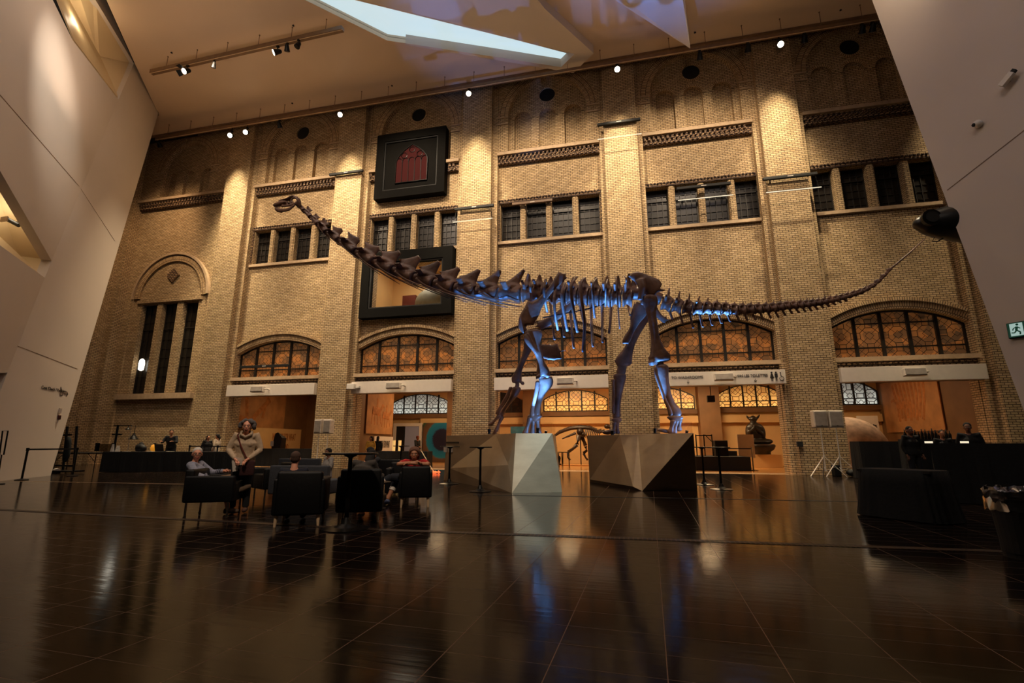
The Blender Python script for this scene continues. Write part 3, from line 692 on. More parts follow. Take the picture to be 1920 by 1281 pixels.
for x in (834.5, 843.5):
    q, n = on_ped(x, 837, x+4.8, 848, 0.05); mb = MB(); mb.hull(q+[p-n*0.06 for p in q]); mb.obj('notice', M['panel_white'], ped1, label='small white notice')

# ================================================================ the giant skeleton
def bone_mat(name, c1, c2, rough=0.42):
    m, nt, b = mat_new(name); setp(b, c1, rough); tc = node(nt, 'TexCoord')
    nz = node(nt, 'TexNoise', Scale=2.2, Detail=8.0, Roughness=0.6); nt.links.new(tc.outputs['Object'], nz.inputs['Vector'])
    nt.links.new(ramp(nt, nz.outputs['Fac'], [(0.32, c1), (0.68, c2)]), b.inputs['Base Color'])
    n2 = node(nt, 'TexNoise', Scale=9.0, Detail=6.0); nt.links.new(tc.outputs['Object'], n2.inputs['Vector'])
    bp = node(nt, 'Bump', Strength=0.35, Distance=0.03); nt.links.new(n2.outputs['Fac'], bp.inputs['Height']); nt.links.new(bp.outputs[0], b.inputs['Normal']); return m
M['bone'] = bone_mat('dark_fossil_bone', srgb(86,58,46), srgb(146,106,84))
SY = 14.0; PXM = SY/925.0
dino = thing('dinosaur_skeleton', (0.0, SY, PZ), 'giant brown long-necked dinosaur skeleton standing on two faceted metal pedestals', 'skeleton')
def cr(P, n=4):
    """Catmull-Rom through rows of numbers"""
    P = [np.array(p, float) for p in P]; out = []
    for i in range(len(P)-1):
        p0, p1_, p2_, p3 = P[max(i-1,0)], P[i], P[i+1], P[min(i+2, len(P)-1)]
        for k in range(n):
            t = k/n; out.append(0.5*((2*p1_)+(-p0+p2_)*t+(2*p0-5*p1_+4*p2_-p3)*t*t+(-p0+3*p1_-3*p2_+p3)*t**3))
    out.append(P[-1]); return out
def sweep(mb, rows, n=12, k=4, up=(0,1,0)):
    """rows: (x, y, z, half width in the picture plane, half depth)"""
    R = cr(rows, k); pts = [Vector(r[:3]) for r in R]; rd = [max(.003, float(r[4])) for r in R]
    mb.tube(pts, rd, n, [max(.003, float(r[3]))/d for r, d in zip(R, rd)], up=up)
def limb(name, rows, dy, label=None, extra=(), vox=0.03, k=4):
    """rows: (px, py, half width px, half depth px)"""
    mb = MB(); sc = (SY+dy)/925.0
    sweep(mb, [tuple(onY(x, y, SY+dy))+(w*sc, d*sc) for x, y, w, d in rows], 14, k)
    for rr in (rows[0], rows[-1]): mb.ball(onY(rr[0], rr[1], SY+dy), (rr[2]*sc*.96, rr[3]*sc*.96, min(rr[2], rr[3])*sc*.55), 12)
    for ex in extra: sweep(mb, [tuple(onY(x, y, SY+dy+(oy or 0)))+(w*sc, d*sc) for x, y, w, d, oy in ex], 12, k)
    me = remeshed(mb, vox, 3)
    for v in me.vertices: v.co.z = max(v.co.z, PZ+.004)
    o = link(name, me, M['bone'], dino)
    if label: o['label'] = label
    return o
CL = [(559,385),(575,398),(587,410),(600,422),(613,434),(635,448),(650,458),(675,475),(700,488),(731,501),(751,509),(790,521),(829,532),(868,540),(907,546),(946,549),(978,548),(1010,547),(1038,549),(1100,552),(1163,555),(1194,554),(1238,566),(1269,573),(1293,577),(1332,577),(1379,580.6),(1426,579),(1457,576),(1475,573),(1511,570.5),(1546,565.5),(1582,557),(1617,546),(1635,537),(1652,523),(1670,504),(1706,474),(1739,443.5)]
def cy(x):
    for (a, b), (c, d) in zip(CL, CL[1:]):
        if a <= x <= c: return b+(d-b)*(x-a)/(c-a)
    return CL[-1][1]
def rad(x):
    T = [(559,4.5),(600,6.5),(635,9),(680,12.5),(740,14),(820,15),(900,15.5),(975,17),(1010,19),(1190,18),(1240,13),(1300,11.5),(1380,9.5),(1457,7.5),(1511,6.2),(1582,5.0),(1635,3.4),(1670,2.2),(1740,1.2)]
    for (a, b), (c, d) in zip(T, T[1:]):
        if a <= x <= c: return b+(d-b)*(x-a)/(c-a)
    return 1.2
def depth(x):   # the neck swings a little towards the hall, the tail towards the wall
    return -0.9*max(0, (900-x)/340.0)**1.5 + 0.8*max(0, (x-1300)/440.0)**1.5
def vertebra(name, x0, x1, tip, base_w, wing, spine_w=0.45, zyg=True, low=0.0, thick=1.0):
    mb = MB(); Y = SY+depth((x0+x1)/2); sc = Y/925.0; a = V(onY(x0, cy(x0), Y)); b = V(onY(x1, cy(x1), Y)); r = rad((x0+x1)/2)*sc*0.98; g = 0.04
    a2 = a.lerp(b, g); b2 = b.lerp(a, g); t = (b-a).normalized(); nrm = V((-t.z, 0, t.x)); nrm = nrm if nrm.z > 0 else -nrm; L = (b-a).length
    off = -nrm*r*0.35
    sweep(mb, [tuple(a2+off)+(r*.95, r*1.0), tuple(a2.lerp(b2,.12)+off)+(r*.92, r), tuple(a2.lerp(b2,.45)+off)+(r*.60, r*.62), tuple(a2.lerp(b2,.85)+off)+(r*.98, r*1.05), tuple(b2+off)+(r*1.0, r*1.05)], 12, 3)
    # neural arch
    sweep(mb, [tuple(a2.lerp(b2,-.04)+nrm*r*.55)+(r*.25, r*.5), tuple(a2.lerp(b2,.35)+nrm*r*.75)+(r*.5, r*.42), tuple(a2.lerp(b2,.8)+nrm*r*.7)+(r*.42, r*.45), tuple(b2.lerp(a2,-.12)+nrm*r*.5)+(r*.22, r*.5)], 10, 3)
    if tip:
        T = V(onY(tip[0], tip[1], Y)); B = a.lerp(b, .5)+nrm*r*.6
        sweep(mb, [tuple(B)+(L*base_w, r*.30*thick), tuple(B.lerp(T,.35))+(L*base_w*.62, r*.20*thick), tuple(B.lerp(T,.8))+(L*base_w*.30, r*.20*thick), tuple(T)+(L*base_w*.20, r*.26*thick)], 10, 4)
    if wing:
        for s in (-1, 1):
            c = a.lerp(b, .35)+nrm*r*.3; sweep(mb, [tuple(c)+(L*.16, r*.3), tuple(c+V((0, s*wing*.6, r*.25)))+(L*.13, r*.18), tuple(c+V((0, s*wing, r*.35)))+(L*.16, r*.2)], 8, 3, up=(0,0,1))
    if low:
        for s in (-1, 1):
            c = a.lerp(b, .25)-nrm*r*.7+V((0, s*r*.9, 0))
            mc = MB(); sweep(mc, [tuple(c+nrm*r*.2)+(r*.26, r*.24), tuple(c+t*L*.6-nrm*r*.45)+(r*.12, r*.11), tuple(c+t*L*low-nrm*r*.75)+(r*.06, r*.06)], 6, 4); mc.obj('cervical_rib', M['bone'], dino, smooth=True)
    return link(name, remeshed(mb, max(0.012, min(0.03, r*.16)), 2), M['bone'], dino)
NK = [(559,570,(567,386)),(570,583,(577,387)),(583,597,(592,401)),(597,613,(607,409)),(613,636,(642,431)),(636,668,(674,449)),(668,702,(711,465)),(702,738,(750,473)),(738,778,(787,482)),(778,815,(824,491)),(815,853,(861,503)),(853,892,(899,506)),(892,935,(938,507)),(935,978,(983,506))]
for i, (x0, x1, tip) in enumerate(NK):
    vertebra('cervical_vertebra', x0, x1, tip, [.4,.45,.5,.5,.62,.62,.62,.62,.62,.62,.6,.56,.48,.4][i], 0.0 if i < 3 else 0.12+0.03*i, low=(0, 0, 1.2, 1.6, 2.0, 2.2, 2.2, 2.3, 2.4, 2.4, 2.3, 2.3, 1.8, 0)[i])
DX = [978,999,1020,1041,1062,1083,1104,1125,1146,1166,1186]
for i, (a, b) in enumerate(zip(DX, DX[1:])): vertebra('dorsal_vertebra', a, b, ((a+b)/2+3, 518+[-4,-2,2,3,3,3,2,1,0,-3][i]), .58, 0.62, thick=2.2)
# sacrum
mb = MB(); sc = PXM
sweep(mb, [tuple(onY(1184,550,SY))+(13*sc,13*sc), tuple(onY(1210,552,SY))+(12*sc,14*sc), tuple(onY(1240,562,SY))+(12*sc,12*sc)], 14)
for x, y in ((1188,512),(1203,511),(1217,516),(1230,524)): sweep(mb, [tuple(onY(x, y+26, SY))+(6*sc,4*sc), tuple(onY(x+1, y, SY))+(3.5*sc,3*sc)], 8)
link('sacrum', remeshed(mb, .035, 3), M['bone'], dino)
# tail
x = 1240.0; step = 20.0; tips = [(1249,534),(1269,543),(1288,546),(1305,551),(1316,556),(1334,560),(1353,562),(1370,564)]
i = 0
while x < 1662 and i < 40:
    x1 = x+step; h = [30,28,26,23,20,18,17,16][i] if i < 8 else max(3.0, 15.5-0.40*(i-8))
    vertebra('caudal_vertebra', x, x1, ((x+x1)/2+3+(i<4)*2, cy((x+x1)/2)-h), .26 if i < 16 else .34, max(0, 0.34-0.03*i), thick=1.3)
    if i < 24:
        cx = (x+x1)/2+4; hl = [22,27,31,30,27,22,18,16,16,16,16,15,14,13,12,11,10,10,9,8,7,6,5,5][i]
        limb('chevron', [(cx, cy(cx)+rad(cx)*.6, 2.6, 2.4), (cx+3, cy(cx)+rad(cx)*.6+hl*.5, 2.2, 2.0), (cx+7, cy(cx)+rad(cx)*.6+hl, 2.8, 1.5)], depth(cx), vox=0.02, k=3)
    x = x1; step = max(11.0, step*0.968); i += 1
mb = MB(); rows = [tuple(onY(px, cy(px), SY+depth(px)))+(rad(px)*PXM*.75,)*2 for px in range(int(x), 1740, 9)]
for r in rows[:-1]: mb.ball(r[:3], (r[3]*1.5, r[3]*1.3, r[3]*1.3), 8)
sweep(mb, rows, 8, 2); mb.obj('tail_tip', M['bone'], dino, smooth=True)
# ribs: near side (towards the camera) and far side
NR = [[(996,527),(994,540),(997,566)], [(1024,524),(1020,538),(1021,560),(1026,585)], [(1042,536),(1039,560),(1041,590),(1046,619)], [(1058,531),(1054,548),(1055,572),(1064,621)], [(1081,520),(1072,532),(1071,552),(1076,587),(1083,623)],
      [(1097,521),(1089,532),(1091,565),(1096,609),(1093,660)], [(1119,522),(1112,534),(1112,560),(1115,596)], [(1139,524),(1136,540),(1135,575)], [(1153,519),(1157,530),(1158,565),(1162,617)], [(1170,517),(1174,524),(1172,545)]]
RW = [3.5,3.5,3.6,4.0,4.2,4.0,3.2,2.2,1.5,1.6]
for pts, w in zip(NR, RW):
    rows = []
    for k, (x, y) in enumerate(pts):
        u = k/(len(pts)-1); rows.append((x, y, w*(0.9 if k else .7)*(1-.15*u), w*.55))
    mb = MB(); R3 = []
    for k, (x, y, a, b) in enumerate(rows):
        u = k/(len(rows)-1); Y = SY-0.35-0.75*math.sin(math.pi*min(1, .2+u*.75)); s = Y/925; R3.append(tuple(onY(x, y, Y))+(a*s, b*s))
    sweep(mb, R3, 10, 6); mb.obj('rib', M['bone'], dino, smooth=True)
FR = [[(1030,540),(1032,570),(1040,637)], [(1052,540),(1053,584),(1058,632)], [(1066,540),(1069,580),(1076,653)], [(1086,540),(1089,580),(1097,612)], [(1107,540),(1108,580),(1112,650)], [(1128,540),(1129,590),(1130,642)], [(1145,545),(1146,580),(1142,624)], [(1176,560),(1178,575),(1182,591)]]
for pts in FR:
    mb = MB(); R3 = []
    for k, (x, y) in enumerate(pts):
        u = k/(len(pts)-1); Y = SY+0.35+0.75*math.sin(math.pi*min(1, .2+u*.75)); s = Y/925; R3.append(tuple(onY(x, y, Y))+(3.0*s*(1-.2*u), 2*s))
    sweep(mb, R3, 10, 6); mb.obj('rib', M['bone'], dino, smooth=True)
# shoulder girdle and front limbs
limb('scapula', [(1056,514,12,2.5),(1046,527,10,3),(1034,541,7.5,3.5),(1022,555,7.5,4),(1010,569,11,5),(1000,580,17,5),(992,595,17,5),(988,608,14,5)], -0.95, extra=[[(996,566,8,4,0),(990,580,9,4,0),(980,596,8,4,0),(979,612,8,4,0),(985,623,6,4,0)]])
limb('scapula', [(1074,566,11,3),(1060,580,9,3),(1044,593,8,4),(1028,604,9,4),(1010,612,10,4)], 0.95)
limb('humerus', [(999,621,18,7),(1000,630,19,7),(1003,645,12,7),(1010,662,7.5,7),(1014,680,8,7),(1017,692,12,8),(1019,703,14.5,8)], -1.0, extra=[[(986,628,5,6,-.1),(990,640,6,6,-.15),(1004,660,4,5,-.1),(1008,672,3,4,0)], [(1008,704,5,5,-.1),(1010,710,5.5,5,-.1)], [(1027,702,6,6,-.05),(1026,708,6,6,0)]])
limb('humerus', [(991,640,10,6),(989,655,8.5,6),(981,675,6,6),(973,695,6.5,6),(969,709,10.5,7),(967,716,9,6)], 1.0, extra=[[(979,716,4,5,0),(981,722,3,5,0)]])
limb('ulna', [(1022,711,15,7),(1024,719,14,7),(1017,735,8,6),(1011,752,6,6),(1007,768,6.5,6),(1006,778,8,6)], -1.0)
limb('radius', [(1008,716,5,5),(1006,732,4.5,5),(1002,750,4,4.5),(998,768,4.5,5),(998,779,5.5,5)], -1.2)
limb('ulna', [(968,728,10,6),(965,738,8,6),(956,752,5,5),(945,768,4.5,5),(939,778,7,5)], 1.0)
limb('radius', [(958,727,4,4),(950,744,3.5,4),(938,764,3.5,4),(932,776,4.5,4)], 0.8)
def foot(name, tops, bots, dy, w):
    for (a, b), (c, d), ddy in zip(tops, bots, (-.12, .02, .14, .05)):
        limb(name, [(a, b, w*1.15, w*1.1), (a*.5+c*.5, b*.5+d*.5, w*.7, w*.75), (c, d, w*1.2, w*1.1)], dy+ddy, vox=0.025, k=4)
foot('metacarpal', [(994,784),(1000,784),(1007,784)], [(985,813),(998,814),(1010,813)], -1.0, 5.6)
foot('metacarpal', [(936,780),(941,782)], [(919,797),(930,808)], 0.95, 4.4)
limb('finger_bone', [(930,806,4,4),(926,814,3.5,4)], 0.95, vox=.02, k=2)
limb('carpal', [(992,781,4,5),(1003,782.5,10,6),(1013,781,4,5)], -1.0, vox=.02)
# sternal plate behind the near elbow
limb('sternal_plate', [(1012,650,8,3),(1020,657,15,3),(1034,661,15.5,3),(1046,659,16.5,2.5),(1050,658,16,2)], 0.1)
# hips and hind limbs
limb('ilium', [(1184,518,7,5),(1196,520,12,5),(1210,530,17,5.5),(1224,539,20,5.5),(1234,545,15,5)], -0.75, extra=[[(1199,524,10,5,-.1),(1204,538,8,5,-.15),(1202,552,6,5,-.15),(1199,563,4.5,5,-.15)]])
limb('ilium', [(1184,518,7,5),(1196,520,12,5),(1210,530,17,5.5),(1224,539,20,5.5),(1234,545,15,5)], 0.75)
limb('pubis', [(1204,568,12,4),(1200,585,14,4),(1192,602,9,4),(1184,620,6,4),(1176,635,7.5,4),(1172,643,6.5,4)], -0.35)
limb('pubis', [(1198,572,10,4),(1190,590,8,4),(1187,604,6,4)], 0.5)
limb('ischium', [(1222,572,8,4),(1232,588,6,4),(1242,598,6,3.5),(1249,600,9,3)], 0.0)
limb('femur', [(1217,557,14,9),(1219,566,15,9),(1221,585,10,8),(1225,610,8,8),(1229,635,8.5,8),(1233,655,13,9),(1236,668,20,10),(1236,675,20,10)], -0.85, extra=[[(1208,562,8,8,.2),(1206,572,5,6,.2)], [(1221,676,7,9,-.05),(1224,684,7,8,0)], [(1248,673,7,8,0),(1252,676,4,7,0)]])
limb('femur', [(1213,590,9,8),(1204,603,9.5,8),(1194,622,8,8),(1183,645,8,8),(1176,662,11,9),(1170,676,16,9),(1169,684,14,9)], 0.85, extra=[[(1158,676,4,6,0),(1152,678,2,4,0)]])
limb('tibia', [(1241,687,12,8),(1242,696,11.5,8),(1246,715,8.5,7),(1252,740,7,7),(1259,760,8,7),(1266,773,11,8),(1265,779,10,7)], -0.85)
limb('fibula', [(1229,690,3.5,4),(1231,704,4,4),(1238,725,3.5,4),(1247,750,3.5,4),(1255,768,4,5),(1257,778,5,5)], -1.05)
limb('tibia', [(1162,704,13,8),(1162,714,11,8),(1160,735,7.5,7),(1157,760,6.5,7),(1156,774,7.5,7),(1156,781,8.5,7)], 0.85)
limb('fibula', [(1150,712,3,4),(1150,735,3,4),(1150,775,3.5,4)], 0.7)
limb('astragalus', [(1255,783,5,6),(1266,784,8,7),(1276,784,6,6)], -0.85)
limb('astragalus', [(1150,787,5,6),(1157,788,7,7),(1163,788,4,6)], 0.85)
foot('metatarsal', [(1262,790),(1268,789),(1274,788)], [(1257,811),(1264,812),(1273,806)], -0.85, 5.2)
foot('metatarsal', [(1152,793),(1157,793)], [(1150,812),(1158,812)], 0.85, 4.4)
limb('toe_bone', [(1255,809,3.5,3.5),(1244,808,3.5,3.5),(1234,806,3,3)], -0.6, vox=.02)
limb('toe_bone', [(1150,808,4.5,4),(1140,811,4.5,4),(1132,811,3.5,3.5)], 0.7, vox=.02)
# skull
mb = MB(); Yk = SY+depth(545); s = Yk/925
def sk(rows, dy=0.0, n=12): sweep(mb, [tuple(onY(x, y, Yk+dy))+(a*s, b*s) for x, y, a, b in rows], n, 4)
sk([(513.5,386,3.0,4),(517,385,6.0,6),(524,383,6.6,7),(531,381.5,5.6,7),(538,380,3.4,6)])   # muzzle
sk([(526,377.5,2.6,6),(536,375,3.0,6),(546,372,3.6,7)])                                # nasal bar
for d in (-0.09, 0.09):
    sk([(528,386,3.4,1.8),(536,386,3.0,1.8),(546,384.5,3.6,2),(556,381,4.4,2.4)], d)      # cheek bar
    sk([(538,377,2.0,1.6),(539,386,2.0,1.6)], d); sk([(546,373,2.0,1.6),(545,385,2.0,1.6)], d)
    mb.tube([onY(552+5.6*math.cos(t), 376+5.2*math.sin(t), Yk+d) for t in [k*math.pi/8 for k in range(16)]], 2.1*s, 6, close=True, up=(0,1,0))   # orbit ring
sk([(543,371,3.2,6),(552,369.5,3.6,7),(559,374,4.0,7),(560.5,381,4.8,7),(559,388,4.6,5)])   # braincase
sk([(530,383.5,5.5,2),(540,381.5,5,2),(550,380,4,2)])   # palate
link('skull', remeshed(mb, 0.02, 1), M['bone'], dino)
mb = MB()
for k in range(6): mb.tube([onY(517+2.4*k, 387, Yk-.05), onY(517.4+2.4*k, 391, Yk-.05)], [1.0*s, .4*s], 5)
mb.obj('teeth', M['bone'], dino)
mb = MB(); sk([(517.5,391,3.0,5),(521,394,5.0,6),(528,395.5,4.8,6)])
for d in (-0.09, 0.09): sk([(522,393.5,4.6,2),(532,394.5,4.6,2),(541,392.5,4.8,2),(547,388.5,3.8,2),(553,384,2.8,2)], d)
link('jaw', remeshed(mb, 0.02, 1), M['bone'], dino)
limb('knee_joint', [(1165,684,8,5),(1166,692,9,5),(1163,702,8,6)], 0.85); limb('knee_joint', [(1232,676,7,5),(1238,684,8,6)], -0.85, vox=.02)
limb('elbow_joint', [(969,716,4,4),(970,722,4,4),(968,729,5,4)], 1.0, vox=.02); limb('elbow_joint', [(1016,703,8,5),(1019,710,9,6)], -1.0, vox=.02)
mb = MB(); mb.tube([onY(1018,596,SY), onY(1100,580,SY), onY(1150,566,SY)], 0.02, 6); mb.obj('steel_brace', M['metal_dark'], dino)
# blue spotlights set on the pedestals, shining up into the skeleton
def up_light(x, y, tgt, e, size=38, lab=''):
    loc = V((x, y, PZ))
    t = thing('spotlight', loc, lab, 'light', 'blue spotlights on the pedestals')
    mb = MB(); mb.lathe((x, y, PZ), [(0.05,0.001),(0.05,0.02),(0.02,0.03)], 14); mb.obj('base', M['metal_dark'], t)
    d = (V(tgt)-loc).normalized(); c = loc+V((0,0,0.07))
    mb = MB(); mb.tube([c-d*.04, c+d*.02, c+d*.06], [.03,.04,.045], 14); mb.obj('housing', M['metal_dark'], t, smooth=False)
    lamp('SPOT', 'blue_spot', c+d*0.075, e, (0.06,0.27,1.0), tgt, spot_size=math.radians(size), spot_blend=0.6, shadow_soft_size=0.02)
up_light(-3.6, 12.95, onY(905,545,14), 2400, 24, 'small spotlight on the pedestal front edge aimed at the neck base')
up_light(-2.15, 12.35, onY(1003,660,13.0), 2400, 40, 'small spotlight on the pedestal beside the near front foot')
up_light(-2.3, 14.6, onY(1090,540,14), 5500, 44, 'small spotlight behind the near front foot aimed at the rib cage')
up_light(-0.35, 14.6, onY(1170,560,13.6), 2600, 30, 'small spotlight on the right pedestal beside the far hind foot')
up_light(0.75, 12.95, onY(1232,680,13.1), 1500, 34, 'small spotlight on the right pedestal beside the near hind foot')
up_light(1.75, 15.0, onY(1335,590,14), 16000, 20, 'small spotlight on the right pedestal back edge aimed at the tail')
lamp('SPOT', 'foot_spot', (-1.75, 12.35, PZ+.12), 110, (0.12,0.35,1.0), (-2.4, 12.95, PZ+.45), spot_size=math.radians(90), spot_blend=.5, shadow_soft_size=.02)
lamp('SPOT', 'foot_spot', (1.95, 12.95, PZ+.12), 110, (0.12,0.35,1.0), (1.25, 13.3, PZ+.5), spot_size=math.radians(90), spot_blend=.5, shadow_soft_size=.02)
lamp('SPOT', 'pedestal_cool_spot', (5.5, 3.0, 17.5), 15000, (0.60,0.84,1.0), (-1.85, 11.9, 0.7), spot_size=math.radians(7), spot_blend=0.6, shadow_soft_size=0.3)  # added cool spot on the left pedestal front, no fixture behind it
lamp('SPOT', 'pedestal_wash', (8.0, 3.5, 17.5), 7500, (1.0,0.78,0.54), (1.1, 13.0, 0.8), spot_size=math.radians(9), spot_blend=0.8, shadow_soft_size=0.3)  # added warm spot to lighten the right pedestal front
# ================================================================ fixtures on the brick wall
ORD = ['far left', 'second from left', 'middle', 'washroom', 'far right']
def text_mesh(s, size, font_shear=0.0, align='LEFT', bold=0.0):
    c = bpy.data.curves.new('txt', 'FONT'); c.body = s; c.size = size; c.align_x = align; c.extrude = 0.004; c.offset = bold
    o = bpy.data.objects.new('txt', c); COL.objects.link(o); dg = bpy.context.evaluated_depsgraph_get(); dg.update()
    me = bpy.data.meshes.new_from_object(o.evaluated_get(dg)); bpy.data.objects.remove(o); me.materials.clear(); return me
def place_text(name, s, size, origin, ex, ez, mat, parent=None, align='LEFT', bold=0.0, sx=1.0, **tg):
    me = text_mesh(s, size, align=align, bold=bold); ex = V(ex).normalized(); ez = V(ez).normalized(); n = ex.cross(ez)
    me.transform(Matrix.Translation(V(origin)) @ Matrix(((ex.x*sx, ez.x, n.x, 0), (ex.y*sx, ez.y, n.y, 0), (ex.z*sx, ez.z, n.z, 0), (0,0,0,1))))
    return link(name, me, mat, parent, **tg)
M['ink'] = plain('dark_ink', srgb(30,26,24), 0.6)
HL = ['plain white header panel above the far left opening with a grey speaker', 'plain white header panel above the opening with the blue doorway', 'plain white header panel above the opening with the small dinosaur skeleton', 'white header panel printed TO WASHROOMS and VERS LES TOILETTES', 'plain white header panel above the far right opening']
SX = [(501,532), (741,772), (1018,1024), (1339,1372), (1694,1733)]
SPK = [-17.85, -10.45, -2.4, 4.0, 10.65]
for i, (a, b) in enumerate(BAYS):
    t = thing('header_panel', ((a+b)/2, 21.35, 3.56), HL[i], 'sign' if i == 3 else 'panel')
    mb = MB(); mb.box(a, b+(.1 if i == 3 else 0), 21.04, 21.29, 3.50, 4.07, bev=0.012); mb.obj('board', M['panel_white'], t)
    mb = MB(); mb.box(a, b, 21.32, 21.5, 3.50, 4.1); mb.obj('lower_lip', M['frame'], t)
    if i == 3:
        y = 21.03; K = lambda x: x*.977; Z = lambda z: (z-1.12)*.977+1.12
        place_text('lettering', 'TO WASHROOMS', 0.155, (K(2.05), y, Z(3.86)), (1,0,0), (0,0,1), M['ink'], t, label='black words TO WASHROOMS')
        place_text('lettering', 'VERS LES TOILETTES', 0.155, (K(4.60), y, Z(3.86)), (1,0,0), (0,0,1), M['ink'], t, sx=.86, label='black words VERS LES TOILETTES')
        for ax in (K(2.72), K(5.35)):
            mb = MB(); mb.box(ax-0.008, ax+0.008, y-0.004, y, 3.60, 3.73)
            for s in (-1, 1): mb.bar((ax, y-0.002, 3.60), (ax+s*0.05, y-0.002, 3.66), 0.016, 0.004, up=(0,1,0))
            mb.obj('arrow', M['ink'], t, label='small black arrow pointing down')
        def fig(x, woman):
            mb = MB(); mb.lathe((x, y-0.005, 3.95), [(0.035,0),(0.035,0.005)], 14, 'Y')
            if woman: mb.hull([(x-.03,y,3.91),(x+.03,y,3.91),(x-.075,y,3.73),(x+.075,y,3.73),(x-.03,y-.005,3.91),(x+.03,y-.005,3.91),(x-.075,y-.005,3.73),(x+.075,y-.005,3.73)])
            else: mb.box(x-.055, x+.055, y-.005, y, 3.75, 3.91)
            mb.box(x-.03, x-.005, y-.005, y, 3.62, 3.75); mb.box(x+.005, x+.03, y-.005, y, 3.62, 3.75)
            mb.obj('pictogram', M['ink'], t, label='black figure of a woman' if woman else 'black figure of a man')
        fig(K(1.50), False); fig(K(1.70), True); fig(K(5.98), True); fig(K(6.14), False)
        mb = MB(); mb.tube([(6.19+.075*math.cos(k*.4), y-.003, 3.70+.075*math.sin(k*.4)) for k in range(6, 16)], 0.012, 6, up=(0,1,0)); mb.lathe((6.16, y-.005, 3.93), [(.025,0),(.025,.005)], 12, 'Y')
        mb.bar((6.16,y-.003,3.90), (6.18,y-.003,3.78), .022, .005, up=(0,1,0)); mb.bar((6.18,y-.003,3.78), (6.25,y-.003,3.77), .02, .005, up=(0,1,0)); mb.bar((6.25,y-.003,3.77), (6.28,y-.003,3.68), .02, .005, up=(0,1,0))
        mb.obj('pictogram', M['ink'], t, label='black wheelchair symbol')
    # bracket speaker on the header
    sx = SPK[i]; t = thing('wall_speaker', (sx, 21.2, 3.7), 'small grey box speaker bracketed to the header panel of the '+['far left opening','doorway opening','small skeleton opening','washroom sign','far right opening'][i], 'speaker')
    mb = MB(); mb.box(sx-0.36, sx+0.36, 20.70, 20.90, 3.64, 3.93, bev=0.02, rot=(math.radians(-8), 'X')); mb.obj('cabinet', M['grey2'], t)
    mb = MB(); mb.box(sx-0.33, sx+0.33, 20.675, 20.70, 3.67, 3.90, rot=(math.radians(-8), 'X'), piv=(sx, 20.80, 3.785)); mb.obj('grille', M['grey'], t)
    mb = MB(); mb.tube([(sx+0.36, 20.80, 3.80), (sx+0.47, 20.82, 3.80), (sx+0.47, 21.04, 3.80)], 0.03, 8); mb.obj('bracket', M['grey2'], t)
# corner box speaker beside the second header
t = thing('wall_speaker', (-12.7, 21.2, 3.8), 'small white box speaker at the left end of the doorway header panel', 'speaker')
mb = MB(); mb.box(-12.9, -12.5, 20.78, 21.02, 3.68, 3.95, bev=.02); mb.obj('cabinet', M['mesh_white'], t); mb = MB(); mb.box(-12.48, -12.3, 20.9, 21.04, 3.75, 3.85); mb.obj('bracket', M['mesh_white'], t)
# black bar fixtures fixed across piers and in front of windows
def bar_light(x, z, w, rod, lab, tone='black', yy=20.9):
    t = thing('bar_light', (x, yy, z), lab, 'light')
    mb = MB(); mb.box(x-w/2, x+w/2, yy-.09, yy+.03, z, z+.13, bev=.015); mb.obj('housing', M[tone], t)
    mb = MB(); mb.box(x-.1, x+.12, yy-.095, yy-.088, z+.05, z+.08); mb.obj('badge', M['panel_white'], t)
    for s in (-.35, .35): mb = MB(); mb.box(x+s*w-.03, x+s*w+.03, yy+.02, 21.02 if yy < 21.1 else 21.62, z+.03, z+.10); mb.obj('bracket', M[tone], t)
    if rod:
        mb = MB(); mb.tube([(x-w/2, yy-.25, z-rod), (x+w/2, yy-.25, z-rod)], .02, 8); mb.obj('glow_rod', M['strip_light'], t, label='thin pale rod')
        mb = MB()
        for s in (-.46, .46): mb.bar((x+s*w, yy-.25, z-rod), (x+s*w, yy-.02, z+.02), .012)
        mb.obj('hanger', M['metal_dark'], t)
bar_light(0.38, 16.0, 2.0, 0.85, 'black bar light fixed high across the pier right of the middle, topmost of its kind')
bar_light(-6.7, 12.42, 2.0, 0.72, 'black bar light fixed across the pier behind the skeleton neck base')
bar_light(-13.9, 15.25, 2.0, 0, 'black bar light fixed across the pier beside the skeleton head')
bar_light(7.35, 12.25, 2.1, 0.68, 'black bar light fixed across the pier left of the far right bay')
bar_light(3.95, 12.45, 2.3, 0.62, 'black bar light hung in front of the dark windows of the washroom bay', yy=21.3)
bar_light(-3.9, 12.65, 2.0, 0, 'tan bar light set along the top of the middle bay windows', tone='rail', yy=21.45)
bar_light(-18.0, 4.98, 2.9, 0, 'black bar light hung across the far left arched window', yy=21.3)
# framed displays in the second bay
def framed(x0, x1, z0, z1, ix0, ix1, iz0, iz1, lab, y=21.15):
    t = thing('framed_display', ((x0+x1)/2, y, z0), lab, 'display')
    link('frame', slab(rect(x0,x1,z0,z1), [rect(ix0,ix1,iz0,iz1)], y, y+.45), M['black_frame'], t)
    w = .07; link('inner_frame', slab(rect(ix0-.0,ix1,iz0,iz1), [rect(ix0+w,ix1-w,iz0+w,iz1-w)], y+.05, y+.12), M['black'], t); return t
t = framed(-12.35,-8.42,13.72,17.5,-11.9,-8.85,14.15,17.05,'black framed panel holding a dim red gothic window, high in the second bay')
mb = MB(); mb.box(-11.9,-8.85,21.27,21.32,14.15,17.05); mb.obj('panel', M['black_frame'], t)
M['gothic'] = emis('dim_red_glass', srgb(126,60,56), 0.03, base=srgb(58,24,24))
setp(M['gothic'].node_tree.nodes['Principled BSDF'], None, 0.8, spec=0.05)
